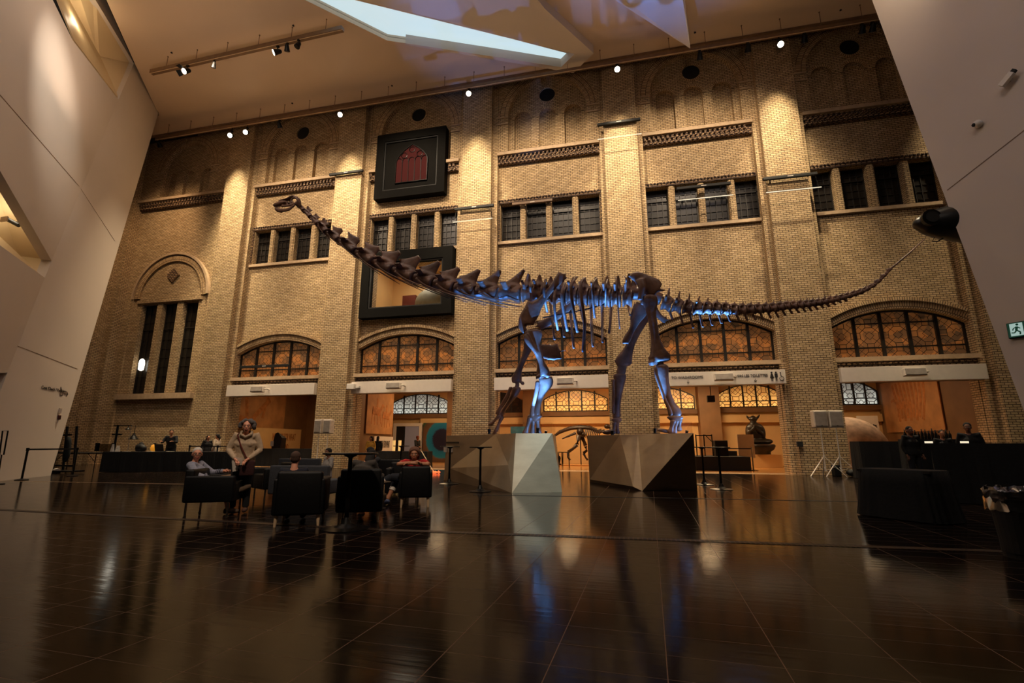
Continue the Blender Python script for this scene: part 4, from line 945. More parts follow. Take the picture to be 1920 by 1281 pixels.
def pointed(x0, x1, z0, z1, zs, n=10):
    c = (x0+x1)/2; L = [(x0,z0),(x1,z0)]
    L += [(x1-(x1-c)*(k/n)**1.9, zs+(z1-zs)*(k/n)) for k in range(n+1)]; L += [(x0+(c-x0)*(k/n)**1.9, zs+(z1-zs)*(k/n)) for k in range(n-1, -1, -1)]; return L
link('stained_glass', slab(pointed(-11.2,-9.42,14.55,16.72,15.7), [], 21.24, 21.26), M['gothic'], t, label='dim red pointed-arch stained glass')
mb = MB(); P_ = pointed(-11.2,-9.42,14.55,16.72,15.7)
mb.tube([(x,21.22,z) for x, z in P_], .035, 6, close=True, up=(0,1,0))
for k in range(1, 5): x = -11.2+1.78*k/5; mb.bar((x,21.22,14.55), (x,21.22,15.75), .03)
for k in range(5): x = -11.2+1.78*(k+.5)/5; mb.tube([(x+.17*math.cos(a*math.pi/8),21.22,15.75+.22*math.sin(a*math.pi/8)) for a in range(9)], .018, 5, up=(0,1,0))
for cx, cz in ((-10.75,16.12),(-9.87,16.12),(-10.31,16.42)): mb.tube([(cx+.16*math.cos(a*math.pi/6),21.22,cz+.16*math.sin(a*math.pi/6)) for a in range(12)], .018, 5, close=True, up=(0,1,0))
mb.obj('tracery', M['metal_dark'], t)
t = framed(-12.75,-7.85,7.28,10.72,-12.3,-8.35,7.74,10.15,'black framed opening into a lit upper gallery behind the skeleton neck')
mb = MB(); mb.box(-12.3,-8.35,21.32,21.34,7.74,10.15); mb.obj('glass', M['glass'], t)
# lit upper gallery room seen through it
for nm, bx in (('wall_upper_back',(-13.2,-7.6,25.5,25.7,7.2,11.2)), ('wall_upper_left',(-13.4,-13.2,22.1,25.7,7.2,11.2)), ('wall_upper_right',(-7.6,-7.4,22.1,25.7,7.2,11.2)), ('ceiling_upper',(-13.4,-7.4,22.1,25.7,11.0,11.2)), ('floor_upper',(-13.4,-7.4,22.1,25.7,7.1,7.3))):
    mb = MB(); mb.box(*bx); mb.obj(nm, M['cream'], kind='structure')
lamp('AREA', 'upper_gallery_light', (-10.8, 23.6, 10.9), 75, (1.0,0.86,0.66), (-10.8,23.6,0), size=1.2, shape='DISK')
mb = MB(); mb.box(-12.0,-11.2,24.4,25.4,7.3,9.4); t2 = mb.obj('display_plinth', plain('dark_red_panel', srgb(96,36,22), .6), label='dark red display column in the lit upper gallery', cat='display')
mb = MB(); mb.ball((-9.9,24.3,8.75), (1.25,.8,1.0), 20); mb.ball((-9.9,24.3,7.7), (.9,.6,.5), 14)
link('gallery_model', remeshed(mb, .08, 3), plain('grey_green_model', srgb(126,124,106), .6), label='rounded grey green model in the lit upper gallery', cat='exhibit')
rnd = random.Random(3)
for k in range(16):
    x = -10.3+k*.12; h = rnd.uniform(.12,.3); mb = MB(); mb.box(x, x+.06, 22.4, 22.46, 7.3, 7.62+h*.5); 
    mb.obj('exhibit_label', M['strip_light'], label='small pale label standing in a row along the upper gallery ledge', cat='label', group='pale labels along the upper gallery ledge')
# round medallion in the far left arch
mb = MB(); mb.box(-25.35,-24.75,21.5,21.6,10.35,10.95, rot=(math.radians(45),'Y')); o = mb.obj('trim_medallion', M['brick_dentil'], kind='structure')
# lit sconce behind the far left tall window
t = thing('pendant_lamp', (-26.55, 21.75, 5.1), 'bright white pendant lamp glowing in the far left tall window', 'light')
mb = MB(); mb.lathe((-26.5,21.72,5.15), [(.05,0),(.13,.05),(.15,.4),(.12,.6),(.04,.68)], 16); mb.obj('shade', emis('pendant_glow', (1,.9,.72,1), 3.5), t, smooth=True)
mb = MB(); mb.tube([(-26.5,21.72,5.8),(-26.5,21.72,6.9)], .012, 6); mb.obj('cord', M['metal_dark'], t)

# ================================================================ ceiling rails with track lamps
def rail(name, a, b, lab, w=.14, rods=8):
    a, b = V(a), V(b); t = thing(name, (a+b)/2, lab, 'light rail'); mb = MB(); mb.bar(a, b, w, w*.9); mb.obj('channel', M['rail'], t)
    mb = MB(); mb.bar(a-V((0,.06,.10)), b-V((0,.06,.10)), .02, .03); mb.obj('track', M['wood_light'], t, label='pale thin track under the channel')
    for k in range(rods):
        p = a.lerp(b, (k+.5)/rods); mb = MB(); mb.tube([p+V((0,0,.06)), V((p.x,p.y,CZ))], .012, 6); mb.lathe((p.x,p.y,CZ-.03), [(.03,0),(.03,.03)], 10); mb.obj('hanger_rod', M['rail'], t)
    return t
rail('lighting_rail', (-25.7, RAILY, RAILZ+.08), (11.2, RAILY, RAILZ+.08), 'long lighting rail hung from the ceiling in front of the brick wall', rods=24)
ra, rb = onZ(284,136,18.5), onZ(643,54,18.5)
rail('lighting_rail', ra, rb, 'short lighting rail hung over the left side of the hall', w=.2, rods=6)
def track_head(p, d, lit, lab, doors=False, s=1.0):
    p = V(p); d = V(d).normalized(); t = thing('track_lamp', p, lab, 'light')
    mb = MB(); mb.tube([V((p.x,p.y,RAILZ-.02 if p.y > 19 else 18.42)), p-V((0,0,.13*s))], .02*s, 8); mb.box(p.x-.05*s, p.x+.05*s, p.y-.04*s, p.y+.04*s, p.z-.03, p.z+.03); mb.obj('yoke', M['metal_dark'], t)
    c = p-V((0,0,.22*s)); mb = MB(); mb.tube([c-d*.16*s, c-d*.10*s, c+d*.02*s, c+d*.14*s], [.05*s,.085*s,.10*s,.125*s], 18); mb.obj('housing', M['metal_dark'], t)
    mb = MB(); mb.tube([c+d*.141*s, c+d*.15*s], .105*s, 18); mb.obj('lens', M['lamp_lens'] if lit else M['dark_glass'], t, label='glowing lens' if lit else 'unlit lens')
    if doors:
        e = d.cross(V((0,0,1))).normalized(); f = e.cross(d)
        for sgn, ax, bx in ((1,e,f),(-1,e,f),(1,f,e)):
            q = c+d*.15*s+ax*sgn*.13*s; mb = MB(); mb.hull([q-bx*.1*s, q+bx*.1*s, q+ax*sgn*.12*s+d*.12*s-bx*.12*s, q+ax*sgn*.12*s+d*.12*s+bx*.12*s, q+ax*.004-bx*.1*s, q+ax*.004+bx*.1*s]); mb.obj('barn_door', M['metal_dark'], t)
tocam = lambda p: V((0,0,1.1))-V(p)
LH = [(434,253,'lit track lamp, left of the close pair at the far left pier'), (463,247,'lit track lamp, right of the close pair at the far left pier'), (640,212,'lit track lamp glowing on the wall rail above the pier with the skeleton head'), (880,171,'lit track lamp glowing on the wall rail above the pier beside the red gothic window'), (1157,125,'lit track lamp glowing on the wall rail above the pier right of the skylight tip'), (1462,83,'lit track lamp glowing on the wall rail above the far right pier')]
for x, y, lab in LH:
    p = onY(x, y, RAILY); p.z = min(p.z+.22, RAILZ-.06); d = (V((p.x*.8, 5, 8))-p).normalized(); track_head(p, d, True, lab, s=1.15)
DH = [(524,232,'between the two left bays'), (1312,103,'above the washroom bay arch left side'), (1402,85,'left of the far right pier'), (1508,68,'right of the far right pier'), (1616,48,'second from the right wall'), (1636,47,'nearest the right wall'), (300,262,'at the far left end')]
for x, y, lab in DH:
    p = onY(x, y, RAILY); p.z = RAILZ-.06; track_head(p, (0,.7,-1), False, 'unlit black track lamp on the wall rail '+lab, s=1.1)
p = onZ(352,124,18.35); track_head(p, V((-2,-9,-9)), True, 'lit track lamp with barn doors on the short rail', True, 1.15)
p = onZ(402,115,18.35); track_head(p, (-.4,.3,-1), False, 'unlit round track lamp on the short rail beside the barn door lamp', s=.9)
p = onZ(521,88,18.35); track_head(p, V((-9,-6,-6)), True, 'lit track lamp on the short rail turned to the white wall', s=1.15)
p = onZ(539,82,18.35); track_head(p, (-.2,.5,-1), False, 'unlit black track lamp beside the lit one on the short rail', s=1.0)
p = onZ(560,76,18.35); track_head(p, (-.2,-.3,-1), False, 'unlit black drop-shaped track lamp near the right end of the short rail', s=1.0)
for x, y in ((48,-0),):
    pass
for x, y, lab in ((548,193,'left of the skylight'), (735,160,'below the skylight corner'), (550,47,'above the short rail right end'), (1303,60,'right of the hanging facet'), (1576,18,'nearest the right wall'), (322,98,'above the short rail left end')):
    q = onZ(x, y, CZ); mb = MB(); mb.lathe((q.x,q.y,CZ-.06), [(.02,0),(.05,.02),(.03,.06)], 10); mb.obj('sprinkler_head', M['metal_dark'], label='tiny dark sprinkler head on the ceiling '+lab, cat='sprinkler')
# spot in the left recess
p = deep(28,418,.55); t = thing('track_lamp', p, 'small spotlight on an arm inside the lower recess of the left wall', 'light')
mb = MB(); mb.tube([p+V((-.5,.9,.35)), p+V((0,0,.05))], .012, 6); mb.obj('arm', M['metal_dark'], t)
mb = MB(); mb.tube([p+V((-.2,-.1,.1)), p+V((.12,.05,-.08))], .07, 14); mb.obj('housing', M['metal_dark'], t)
p = deep(8,411,.6); mb = MB(); mb.box(p.x-.14, p.x+.14, p.y-.02, p.y+.02, p.z-.08, p.z+.08); mb.obj('wall_vent', M['stone'], label='tiny flat cover plate in the lower recess of the left wall', cat='vent')

# ================================================================ right wall fittings
def rbasis():
    ez = V((0,0,1)); ez = (ez-nR*ez.dot(nR)).normalized(); ex = ez.cross(nR).normalized(); return -ex if ex.x < 0 else ex, ez
EX, EZ = rbasis()
p = RP(1836,234); t = thing('security_camera', p, 'small round white security camera on the right wall', 'camera')
mb = MB(); mb.ball(p+nR*.08, .11, 16); mb.obj('dome', M['mesh_white'], t, smooth=True); mb = MB(); c = p+nR*.15-EX*.06-EZ*.02; mb.ball(c, .055, 12); mb.obj('lens', M['black'], t, smooth=True); mb = MB(); mb.tube([p, p+nR*.04], .10, 16); mb.obj('base', M['mesh_white'], t)
p = RP(1893,153); t = thing('security_camera', p, 'long box security camera higher up on the right wall', 'camera')
d = (-EX*.75-EZ*.65).normalized(); mb = MB(); q = p+nR*.16; mb.bar(q-d*.18, q+d*.18, .13, .13, up=nR); mb.obj('housing', M['mesh_white'], t)
mb = MB(); mb.bar(q-d*.18, q-d*.26, .10, .10, up=nR); mb.obj('lens', M['black'], t); mb = MB(); mb.tube([p, q-d*.05], .025, 8); mb.obj('bracket', M['grey'], t)
p = RP(1924,617); t = thing('exit_sign', p, 'green exit sign with a white running figure on the right wall', 'sign')
def rq(u0, u1, v0, v1, o0, o1, nm, mat, **k):
    mb = MB(); mb.hull([p+EX*u+EZ*v+nR*o for u in (u0,u1) for v in (v0,v1) for o in (o0,o1)]); mb.obj(nm, mat, t, **k)
M['exit_green'] = emis('exit_green', srgb(10,70,52), 0.35, base=srgb(8,50,36)); M['exit_white'] = emis('exit_white', srgb(190,220,210), .6)
rq(-.33,.33,-.2,.2,.0,.09,'housing',M['black_frame']); rq(-.32,.32,-.19,.19,.09,.1,'face',M['exit_green']); rq(-.27,-.02,-.16,.17,.1,.104,'doorway',M['exit_white'])
mb = MB(); o_ = .108
for a, b, w in (((-.13,.08),(-.15,-.02),.05), ((-.15,-.02),(-.08,-.07),.03), ((-.08,-.07),(-.09,-.14),.03), ((-.15,-.02),(-.19,-.08),.03), ((-.19,-.08),(-.25,-.07),.025), ((-.13,.07),(-.07,.02),.022), ((-.13,.07),(-.2,.04),.022), ((-.2,.04),(-.22,-.01),.022)):
    mb.bar(p+EX*a[0]+EZ*a[1]+nR*o_, p+EX*b[0]+EZ*b[1]+nR*o_, w, .006, up=nR)
mb.ball(p+EX*-.12+EZ*.13+nR*o_, .03, 10); mb.obj('running_figure', M['exit_green'], t)
mb = MB(); 
for a, b in (((.06,0),(.26,0)), ((.06,0),(.13,.08)), ((.06,0),(.13,-.08))): mb.bar(p+EX*a[0]+EZ*a[1]+nR*o_, p+EX*b[0]+EZ*b[1]+nR*o_, .035, .006, up=nR)
mb.obj('arrow', M['exit_white'], t)
# dark hanging model head beside the right wall
Yh = 16.0
def hp(x, y, dy=0): return onY(x, y, Yh+dy)
hs = Yh/925
t = thing('model_head', hp(1770,430), 'large smooth black animal-like model head hanging beside the right wall', 'exhibit')
mb = MB(); sweep(mb, [tuple(hp(1717,426))+(6*hs,8*hs), tuple(hp(1724,422))+(14*hs,13*hs), tuple(hp(1745,420))+(23*hs,20*hs), tuple(hp(1780,418))+(32*hs,26*hs), tuple(hp(1830,414))+(42*hs,30*hs), tuple(hp(1900,405))+(40*hs,30*hs), tuple(hp(1960,395))+(20*hs,15*hs)], 20, 5)
link('head', remeshed(mb, .06, 2), plain('black_gloss', srgb(14,14,14), .35), t)
mb = MB(); c = hp(1748,407,-.34); mb.tube([c+V((0,.12,0)), c], .25, 24, up=(0,0,1)); mb.obj('eye_ring', M['metal_dark'], t, label='round dark eye')
mb = MB(); mb.tube([c+V((0,0,0)), c-V((0,.03,0))], .17, 20); mb.obj('eye', M['black'], t)
mb = MB(); mb.tube([hp(1752,446),hp(1748,452),hp(1758,453),hp(1768,447)], .02, 6); mb.obj('wire_loop', M['metal_dark'], t)
mb = MB(); mb.tube([V((hp(1800,400).x, Yh, hp(1800,400).z)), V((hp(1800,400).x, Yh, CZ))], .01, 6); mb.obj('hanging_wire', M['metal_dark'], t)
# thin wire from the tail tip up
# small words and marks on the left wall
ez = V((0,0,1)); ez = (ez-nl*ez.dot(nl)).normalized(); exl = ez.cross(nl).normalized(); exl = exl if exl.x < 0 or True else exl
if (LP(110,735)-LP(78,729)).dot(exl) < 0: exl = -exl
t = thing('wall_lettering', LP(95,733), 'line of small dark lettering with a washroom symbol and arrow on the left wall', 'sign')
place_text('lettering', 'Coat Check / Vestiaire', .165, LP(77,729)+nl*.01, exl, ez, M['frame'], t, sx=1.0)
mb = MB()
for a, b in (((0,.0),(.0,.3)), ((.0,.3),(.16,0)), ((0,0),(.16,0))): mb.bar(LP(112,741)+exl*a[0]+ez*a[1]+nl*.01, LP(112,741)+exl*b[0]+ez*b[1]+nl*.01, .025, .008, up=nl)
mb.obj('pictogram', M['frame'], t)
mb = MB(); q = LP(118,742)+nl*.01
for a, b in (((0,.08),(.3,.08)), ((.3,.08),(.2,.17)), ((.3,.08),(.2,-.01))): mb.bar(q+exl*a[0]+ez*a[1], q+exl*b[0]+ez*b[1], .03, .008, up=nl)
mb.obj('arrow', M['frame'], t)
q = LP(109,783)+nl*.02; mb = MB(); mb.box(q.x-.05, q.x+.05, q.y-.05, q.y+.05, q.z-.08, q.z+.08, bev=.02); mb.obj('wall_switch', plain('dark_red', srgb(70,20,14), .5), label='small dark red pull switch on the left wall', cat='switch')
q = LP(111,770)+nl*.02; mb = MB(); mb.box(q.x-.04, q.x+.04, q.y-.04, q.y+.04, q.z-.1, q.z+.1, bev=.01); mb.obj('wall_switch', M['panel_white'], label='small pale switch plate above the dark red one on the left wall', cat='switch')
# ================================================================ furniture
class L2W:
    """local frame: x right, y forward, z up, placed at (x, y) and turned"""
    def __init__(s, x, y, ang, z=0): s.o = V((x, y, z)); s.m = Matrix.Rotation(math.radians(ang), 3, 'Z')
    def __call__(s, a, b, c): return s.m @ V((a, b, c)) + s.o
def xf(mb, fr):
    bmesh.ops.transform(mb.bm, matrix=Matrix.Translation(fr.o) @ fr.m.to_4x4(), verts=mb.bm.verts[:]); return mb
def armchair(x, y, ang, lab, legs='wood', w=.66, d=.70, h=.74, lh=.15, grp='black armchairs of the seating group'):
    fr = L2W(x, y, ang); t = thing('armchair', (x, y, 0), lab, 'chair', grp); B = M['leather']
    mb = MB(); mb.box(-w/2+.09, w/2-.09, -d/2+.1, d/2, lh, lh+.30, bev=.03); xf(mb, fr).obj('seat', B, t, True)
    mb = MB(); mb.box(-w/2+.04, w/2-.04, -d/2, -d/2+.14, lh, h, bev=.035); xf(mb, fr).obj('backrest', B, t, True)
    for s in (-1, 1):
        mb = MB(); mb.box(min(s*w/2, s*(w/2-.11)), max(s*w/2, s*(w/2-.11)), -d/2+.02, d/2, lh, h-.10, bev=.03); xf(mb, fr).obj('armrest', B, t, True)
    for sx in (-1, 1):
        for sy in (-1, 1):
            mb = MB(); px, py = sx*(w/2-.07), sy*(d/2-.07)
            if legs == 'wood': mb.tube([(px,py,lh+.01),(px+sx*.01,py+sy*.01,0)], [.030,.017], 10); m = M['wood_light']
            else: mb.tube([(px,py,lh+.01),(px,py,.012)], .017, 10); mb.tube([(px,py,.014),(px,py,0)], [.022,.024], 10); m = M['chrome']
            xf(mb, fr).obj('leg', m, t, label='pale tapered wooden leg' if legs == 'wood' else 'chrome leg')
    return fr
c2a, c2b = onZ(520,992), onZ(591,988)
a2 = math.degrees(math.atan2((c2b-c2a).y, (c2b-c2a).x))
CH2 = armchair(-4.62, 6.50, 27, 'black armchair seen from behind holding the short-haired man', w=.68, h=.74)
CH3 = armchair(-3.95, 6.98, 27, 'black armchair seen from behind, right of the short-haired man and behind the near high table', w=.66, h=.76)
CH1 = armchair(-6.55, 6.95, -66, 'black armchair with chrome legs holding the white-haired man', legs='chrome', w=.70, d=.74, h=.72, lh=.22)
CH4 = armchair(-3.85, 8.78, 22, 'black armchair the woman in red leans over', w=.60, d=.62, h=.72, lh=.17)
CH5 = armchair(-4.55, 9.75, 200, 'black armchair facing the hall, beyond the woman in red', w=.70, h=.74)
CH6 = armchair(-7.35, 9.35, 150, 'black armchair beyond the white-haired man', w=.7, h=.72, legs='chrome', lh=.2)
def sofa(x, y, ang, w, lab, h=.62):
    fr = L2W(x, y, ang); t = thing('sofa', (x, y, 0), lab, 'sofa', None); S = M['sofa']
    mb = MB(); mb.box(-w/2, w/2, -.35, .35, .12, .40, bev=.03); xf(mb, fr).obj('seat', S, t, True)
    mb = MB(); mb.box(-w/2, w/2, -.40, -.24, .12, h+.12, bev=.03); xf(mb, fr).obj('backrest', S, t, True)
    for sx in (-1, 1):
        for sy in (-1, 1): mb = MB(); mb.tube([(sx*(w/2-.1),sy*.28,.13),(sx*(w/2-.1),sy*.28,0)], .02, 8); xf(mb, fr).obj('leg', M['metal_dark'], t)
p = onY(562,873,9.0); sofa(p.x-.0, 9.3, 6, 1.25, 'grey blue sofa with its back to the camera, beyond the short-haired man', h=p.z-.12)
p = onY(562,861,11.6); sofa(p.x, 11.9, 6, 1.15, 'grey blue sofa farther back, just above the nearer sofa back')
p = onY(724,866,11.6); t = armchair(p.x, 11.9, 5, 'black armchair far back behind the seated group', w=.8, h=.74)
# high tables
def high_table(x, y, r, lab, h=1.06, rb=None, grp='black high tables in the hall'):
    rb = rb or r*.95; t = thing('high_table', (x, y, 0), lab, 'table', grp)
    mb = MB(); mb.lathe((x,y,0), [(r-.01,h-.025),(r,h-.02),(r,h-.004),(r-.006,h)], 40); mb.obj('table_top', M['metal_dark'], t)
    mb = MB(); mb.lathe((x,y,0), [(.032,.12),(.028,.3),(.028,h-.07),(.09,h-.035),(.09,h-.024)], 20); mb.obj('column', M['metal_dark'], t, True)
    mb = MB(); mb.lathe((x,y,0), [(rb,0),(rb,.012),(rb*.5,.03),(.07,.07),(.035,.15)], 40); mb.obj('base', M['metal_dark'], t)
p = onZ(648,992); high_table(p.x, p.y, .37, 'black high table nearest the camera, standing right behind the armchairs', h=1.0, rb=.31)
p = onZ(842,908); high_table(p.x, p.y, .29, 'black high table in front of the left pedestal, nearer its left corner')
p = onZ(900,922); high_table(p.x, p.y, .28, 'black high table in front of the left pedestal, right of the other one there')
p = onZ(1321,909); high_table(p.x, p.y, .27, 'black high table right of the right pedestal, the farther of the two')
p = onZ(1353,918); high_table(p.x, p.y, .29, 'black high table right of the right pedestal, the nearer of the two')
high_table(-8.1, 17.0, .30, 'black high table in front of the pier left of the doorway opening')
# small low table with a glass between the chairs
t = thing('side_table', (-4.35, 8.2, 0), 'small low dark table among the seated people', 'table'); mb = MB(); mb.lathe((-4.35,8.2,0), [(.25,.44),(.25,.46)], 28); mb.obj('table_top', M['metal_dark'], t); mb = MB(); mb.lathe((-4.35,8.2,0), [(.18,0),(.18,.012),(.02,.03),(.02,.44)], 20); mb.obj('stem', M['metal_dark'], t)

# stanchions with belts
def stanchion(x, y, lab, belt_to=None, h=.98, mat='metal_dark', r=.03):
    t = thing('stanchion', (x, y, 0), lab, 'barrier', 'black belt stanchions')
    mb = MB(); mb.lathe((x,y,0), [(.17,0),(.17,.02),(.06,.04),(.035,.05)], 24); mb.obj('base', M[mat], t)
    mb = MB(); mb.lathe((x,y,0), [(r,.04),(r,h-.1),(r+.012,h-.095),(r+.012,h-.005),(r,h)], 16); mb.obj('post', M[mat], t)
    if belt_to: mb = MB(); a = V((x,y,h-.05)); b = V((belt_to[0],belt_to[1],h-.05)); mb.bar(a, b, .008, .05); mb.obj('belt', M['cloth_black'], t)
s0 = onZ(41,897)*.95; s1 = onZ(136,891)*.97; stanchion(s0.x, s0.y, 'black belt stanchion in front of the left white wall', (s1.x, s1.y)); stanchion(s1.x, s1.y, 'black belt stanchion beside the coat rack')
for (a, b, lab) in ((350, 403, 'black belt stanchion behind the desk clerk'), (403, 470, 'black belt stanchion beside the two girls')):
    q = onY(a, 880, 17.9); r_ = onY(b, 880, 18.0); stanchion(q.x, 17.9, lab, (r_.x, 18.0), h=1.05)
# reception counter under black cloth
def draped(name, corners, h, lab, cat='counter', sag=0.015, mat='cloth_black', seed=1):
    """table under a floor-length cloth with vertical folds"""
    rnd = random.Random(seed); bm = bmesh.new(); n = len(corners); top, bot = [], []
    c = sum((V((x,y,0)) for x, y in corners), V())/n
    for i in range(n):
        a, b = V((*corners[i],0)), V((*corners[(i+1)%n],0)); L = (b-a).length; m = max(2, int(L/.09)); nn = V(((b-a).y, -(b-a).x, 0)).normalized(); nn = nn if nn.dot((a+b)/2-c) > 0 else -nn
        for k in range(m):
            p = a.lerp(b, k/m); w = math.sin(k*1.7+i)*.5+math.sin(k*.9)*.5
            top.append(bm.verts.new(p+V((0,0,h)))); bot.append(bm.verts.new(p+nn*(.03+.03*w)+V((0,0,.01))))
    N = len(top)
    for i in range(N): bm.faces.new([top[i], top[(i+1)%N], bot[(i+1)%N], bot[i]])
    bm.faces.new(top); bm.faces.new(bot[::-1]); bmesh.ops.recalc_face_normals(bm, faces=bm.faces[:])
    me = bpy.data.meshes.new('cloth'); bm.to_mesh(me); bm.free(); return link(name, me, M[mat], None, False, label=lab, cat=cat)
cA, cB = onZ(186,886), onZ(345,884); ct = onY(260, 847, (cA.y+cB.y)/2).z
cC = V((cB.x+1.9, cB.y+.35, 0))
draped('reception_counter', [(cA.x,cA.y),(cC.x,cC.y),(cC.x-.1,cC.y+.8),(cA.x-.1,cA.y+.8)], ct, 'long reception counter under black cloth before the left brick wall')
def slabbox(name, fr, x0, x1, y0, y1, z0, z1, mat, t=None, bev=.0, **k):
    mb = MB(); mb.box(x0, x1, y0, y1, z0, z1, bev=bev); return xf(mb, fr).obj(name, mat, t, **k)
t = thing('folding_table', (cA.x-1.2, cA.y+.0, 0), 'black folding table between the coat rack and the reception counter', 'table')
fr = L2W(cA.x-1.15, cA.y+.1, 10)
slabbox('table_top', fr, -1.0, 1.0, -.35, .35, ct-.08, ct-.03, M['black'], t)
for sx in (-.85, .85):
    for sy in (-.28, .28): mb = MB(); mb.tube([(sx,sy,ct-.08),(sx,sy,0)], .016, 8); xf(mb, fr).obj('leg', M['metal_dark'], t)
for sx in (-.85, .85): mb = MB(); mb.tube([(sx,-.28,ct-.4),(sx*.6,-.28,ct-.08)], .012, 6); xf(mb, fr).obj('brace', M['metal_dark'], t)
def on_counter(x, y=None, dy=.4): p = onY(x, 830, cA.y+(x-186)/159*(cB.y-cA.y)+dy); return V((p.x, p.y, ct))
# things on the counter
p = on_counter(197); t = thing('sneeze_guard', p, 'low grey clear screen at the left end of the reception counter', 'screen')
mb = MB(); mb.box(p.x-.35, p.x+.45, p.y-.01, p.y+.01, ct+.02, ct+.30); mb.obj('pane', glass_mat('smoked_sheet', (.5,.47,.42,1), .1, .1), t); mb = MB(); mb.box(p.x-.38, p.x-.35, p.y-.08, p.y+.08, ct, ct+.34); mb.box(p.x+.45, p.x+.48, p.y-.08, p.y+.08, ct, ct+.34); mb.box(p.x-.38, p.x+.48, p.y-.05, p.y+.05, ct, ct+.03); mb.obj('frame', M['black_frame'], t)
for x, h, w, lab in ((213,.30,.10,'white leaflet holder on the reception counter, left one of two'), (223,.24,.16,'white folded card beside the leaflet holder on the reception counter')):
    p = on_counter(x, dy=.1); t = thing('leaflet_holder', p, lab, 'stand'); mb = MB(); mb.hull([(p.x-w/2,p.y-.05,ct),(p.x+w/2,p.y-.05,ct),(p.x-w/2,p.y+.05,ct),(p.x+w/2,p.y+.05,ct),(p.x-w/2,p.y,ct+h),(p.x+w/2,p.y,ct+h)]); mb.obj('card', M['mesh_white'], t); mb = MB(); mb.box(p.x-w*.3, p.x+w*.3, p.y-.04, p.y-.035, ct+h*.55, ct+h*.62); mb.obj('printed_line', M['grey'], t)
# pole stand with crossbars and hanging desk lamps behind the counter
p = on_counter(216, dy=1.2); t = thing('pole_stand', (p.x,p.y,0), 'tall black pole stand with two crossbars behind the reception counter', 'stand')
zt = onY(216,798,p.y).z; zm = onY(216,815,p.y).z; sc = p.y/925
mb = MB(); mb.tube([(p.x,p.y,0.03),(p.x,p.y,zt)], .045, 8); mb.obj('pole', M['metal_dark'], t); mb = MB(); mb.lathe((p.x,p.y,0), [(.3,0),(.3,.03),(.05,.05)], 20); mb.obj('base', M['metal_dark'], t)
mb = MB(); mb.bar((p.x-12*sc,p.y,zt), (p.x+40*sc,p.y,zt), .035); mb.obj('crossbar', M['metal_dark'], t); mb = MB(); mb.bar((p.x-12*sc,p.y,zm), (p.x+14*sc,p.y,zm), .06); mb.obj('crossbar', M['metal_dark'], t)
mb = MB(); mb.tube([(p.x+40*sc,p.y,zt),(p.x+40*sc,p.y,ct*.0+0.0)], .012, 6); mb.obj('post', M['grey'], t)
def desk_lamp(x, y, r, lab, dy=1.1):
    q = onY(x, y, cA.y+dy+(x-186)*.01); t = thing('desk_lamp', (q.x,q.y,q.z), lab, 'lamp')
    mb = MB(); mb.lathe(q, [(r,0),(r*.95,.02),(r*.4,r*.8),(r*.15,r*1.3)], 20); mb.obj('shade', M['metal_dark'], t)
    mb = MB(); mb.tube([q+V((0,0,r*1.2)), q+V((0,0,zt-q.z))], .015, 6); mb.obj('cord', M['metal_dark'], t)
desk_lamp(240, 806, .10, 'small cone shaped black lamp hanging from the crossbar above the reception counter', 1.2); desk_lamp(250, 824, .20, 'wide dome shaped black lamp hanging low over the reception counter', 1.2)
p = on_counter(266, dy=.5); mb = MB(); mb.ball(p+V((-.05,0,.16)), (.22,.14,.17), 14); mb.ball(p+V((.12,0,.12)), (.14,.12,.13), 12); mb.ball(p+V((-.02,0,.3)), (.1,.08,.09), 10); mb.ball(p+V((0,0,.04)), (.25,.15,.05), 12)
link('backpack', remeshed(mb, .02, 2), M['black'], label='black slumped backpack on the reception counter', cat='bag')
p = on_counter(291, dy=.5); t = thing('lantern', p, 'small yellow glowing lantern on the reception counter', 'lamp'); mb = MB(); mb.lathe(p, [(.07,0),(.13,.05),(.15,.16),(.11,.26),(.05,.29)], 18); mb.obj('globe', emis('lantern_glow', srgb(230,150,40), .5, base=srgb(200,140,50)), t, True); mb = MB(); mb.lathe(p, [(.05,.29),(.06,.33),(.02,.36)], 12); mb.obj('cap', M['metal_dark'], t)
p = on_counter(306, dy=.45); t = thing('laptop', p, 'open black laptop beside the clerk on the reception counter', 'laptop'); mb = MB(); mb.box(p.x-.2, p.x+.25, p.y-.15, p.y+.15, ct, ct+.02); mb.obj('keyboard_base', M['black'], t); mb = MB(); mb.hull([(p.x-.2,p.y-.15,ct+.02),(p.x+.25,p.y-.15,ct+.02),(p.x-.2,p.y-.22,ct+.3),(p.x+.25,p.y-.22,ct+.3),(p.x-.2,p.y-.14,ct+.02),(p.x+.25,p.y-.14,ct+.02),(p.x-.2,p.y-.21,ct+.3),(p.x+.25,p.y-.21,ct+.3)]); mb.obj('screen', M['black'], t)
for x in (240, 285, 322): p = on_counter(x, dy=.15); mb = MB(); mb.box(p.x-.14, p.x+.14, p.y-.08, p.y+.08, ct, ct+.008); mb.obj('paper_sheet', M['panel_white'], label={240:'sheet of paper on the reception counter below the dome lamp',285:'sheet of paper on the reception counter by the lantern',322:'sheet of paper under the hands of the clerk'}[x], cat='paper')
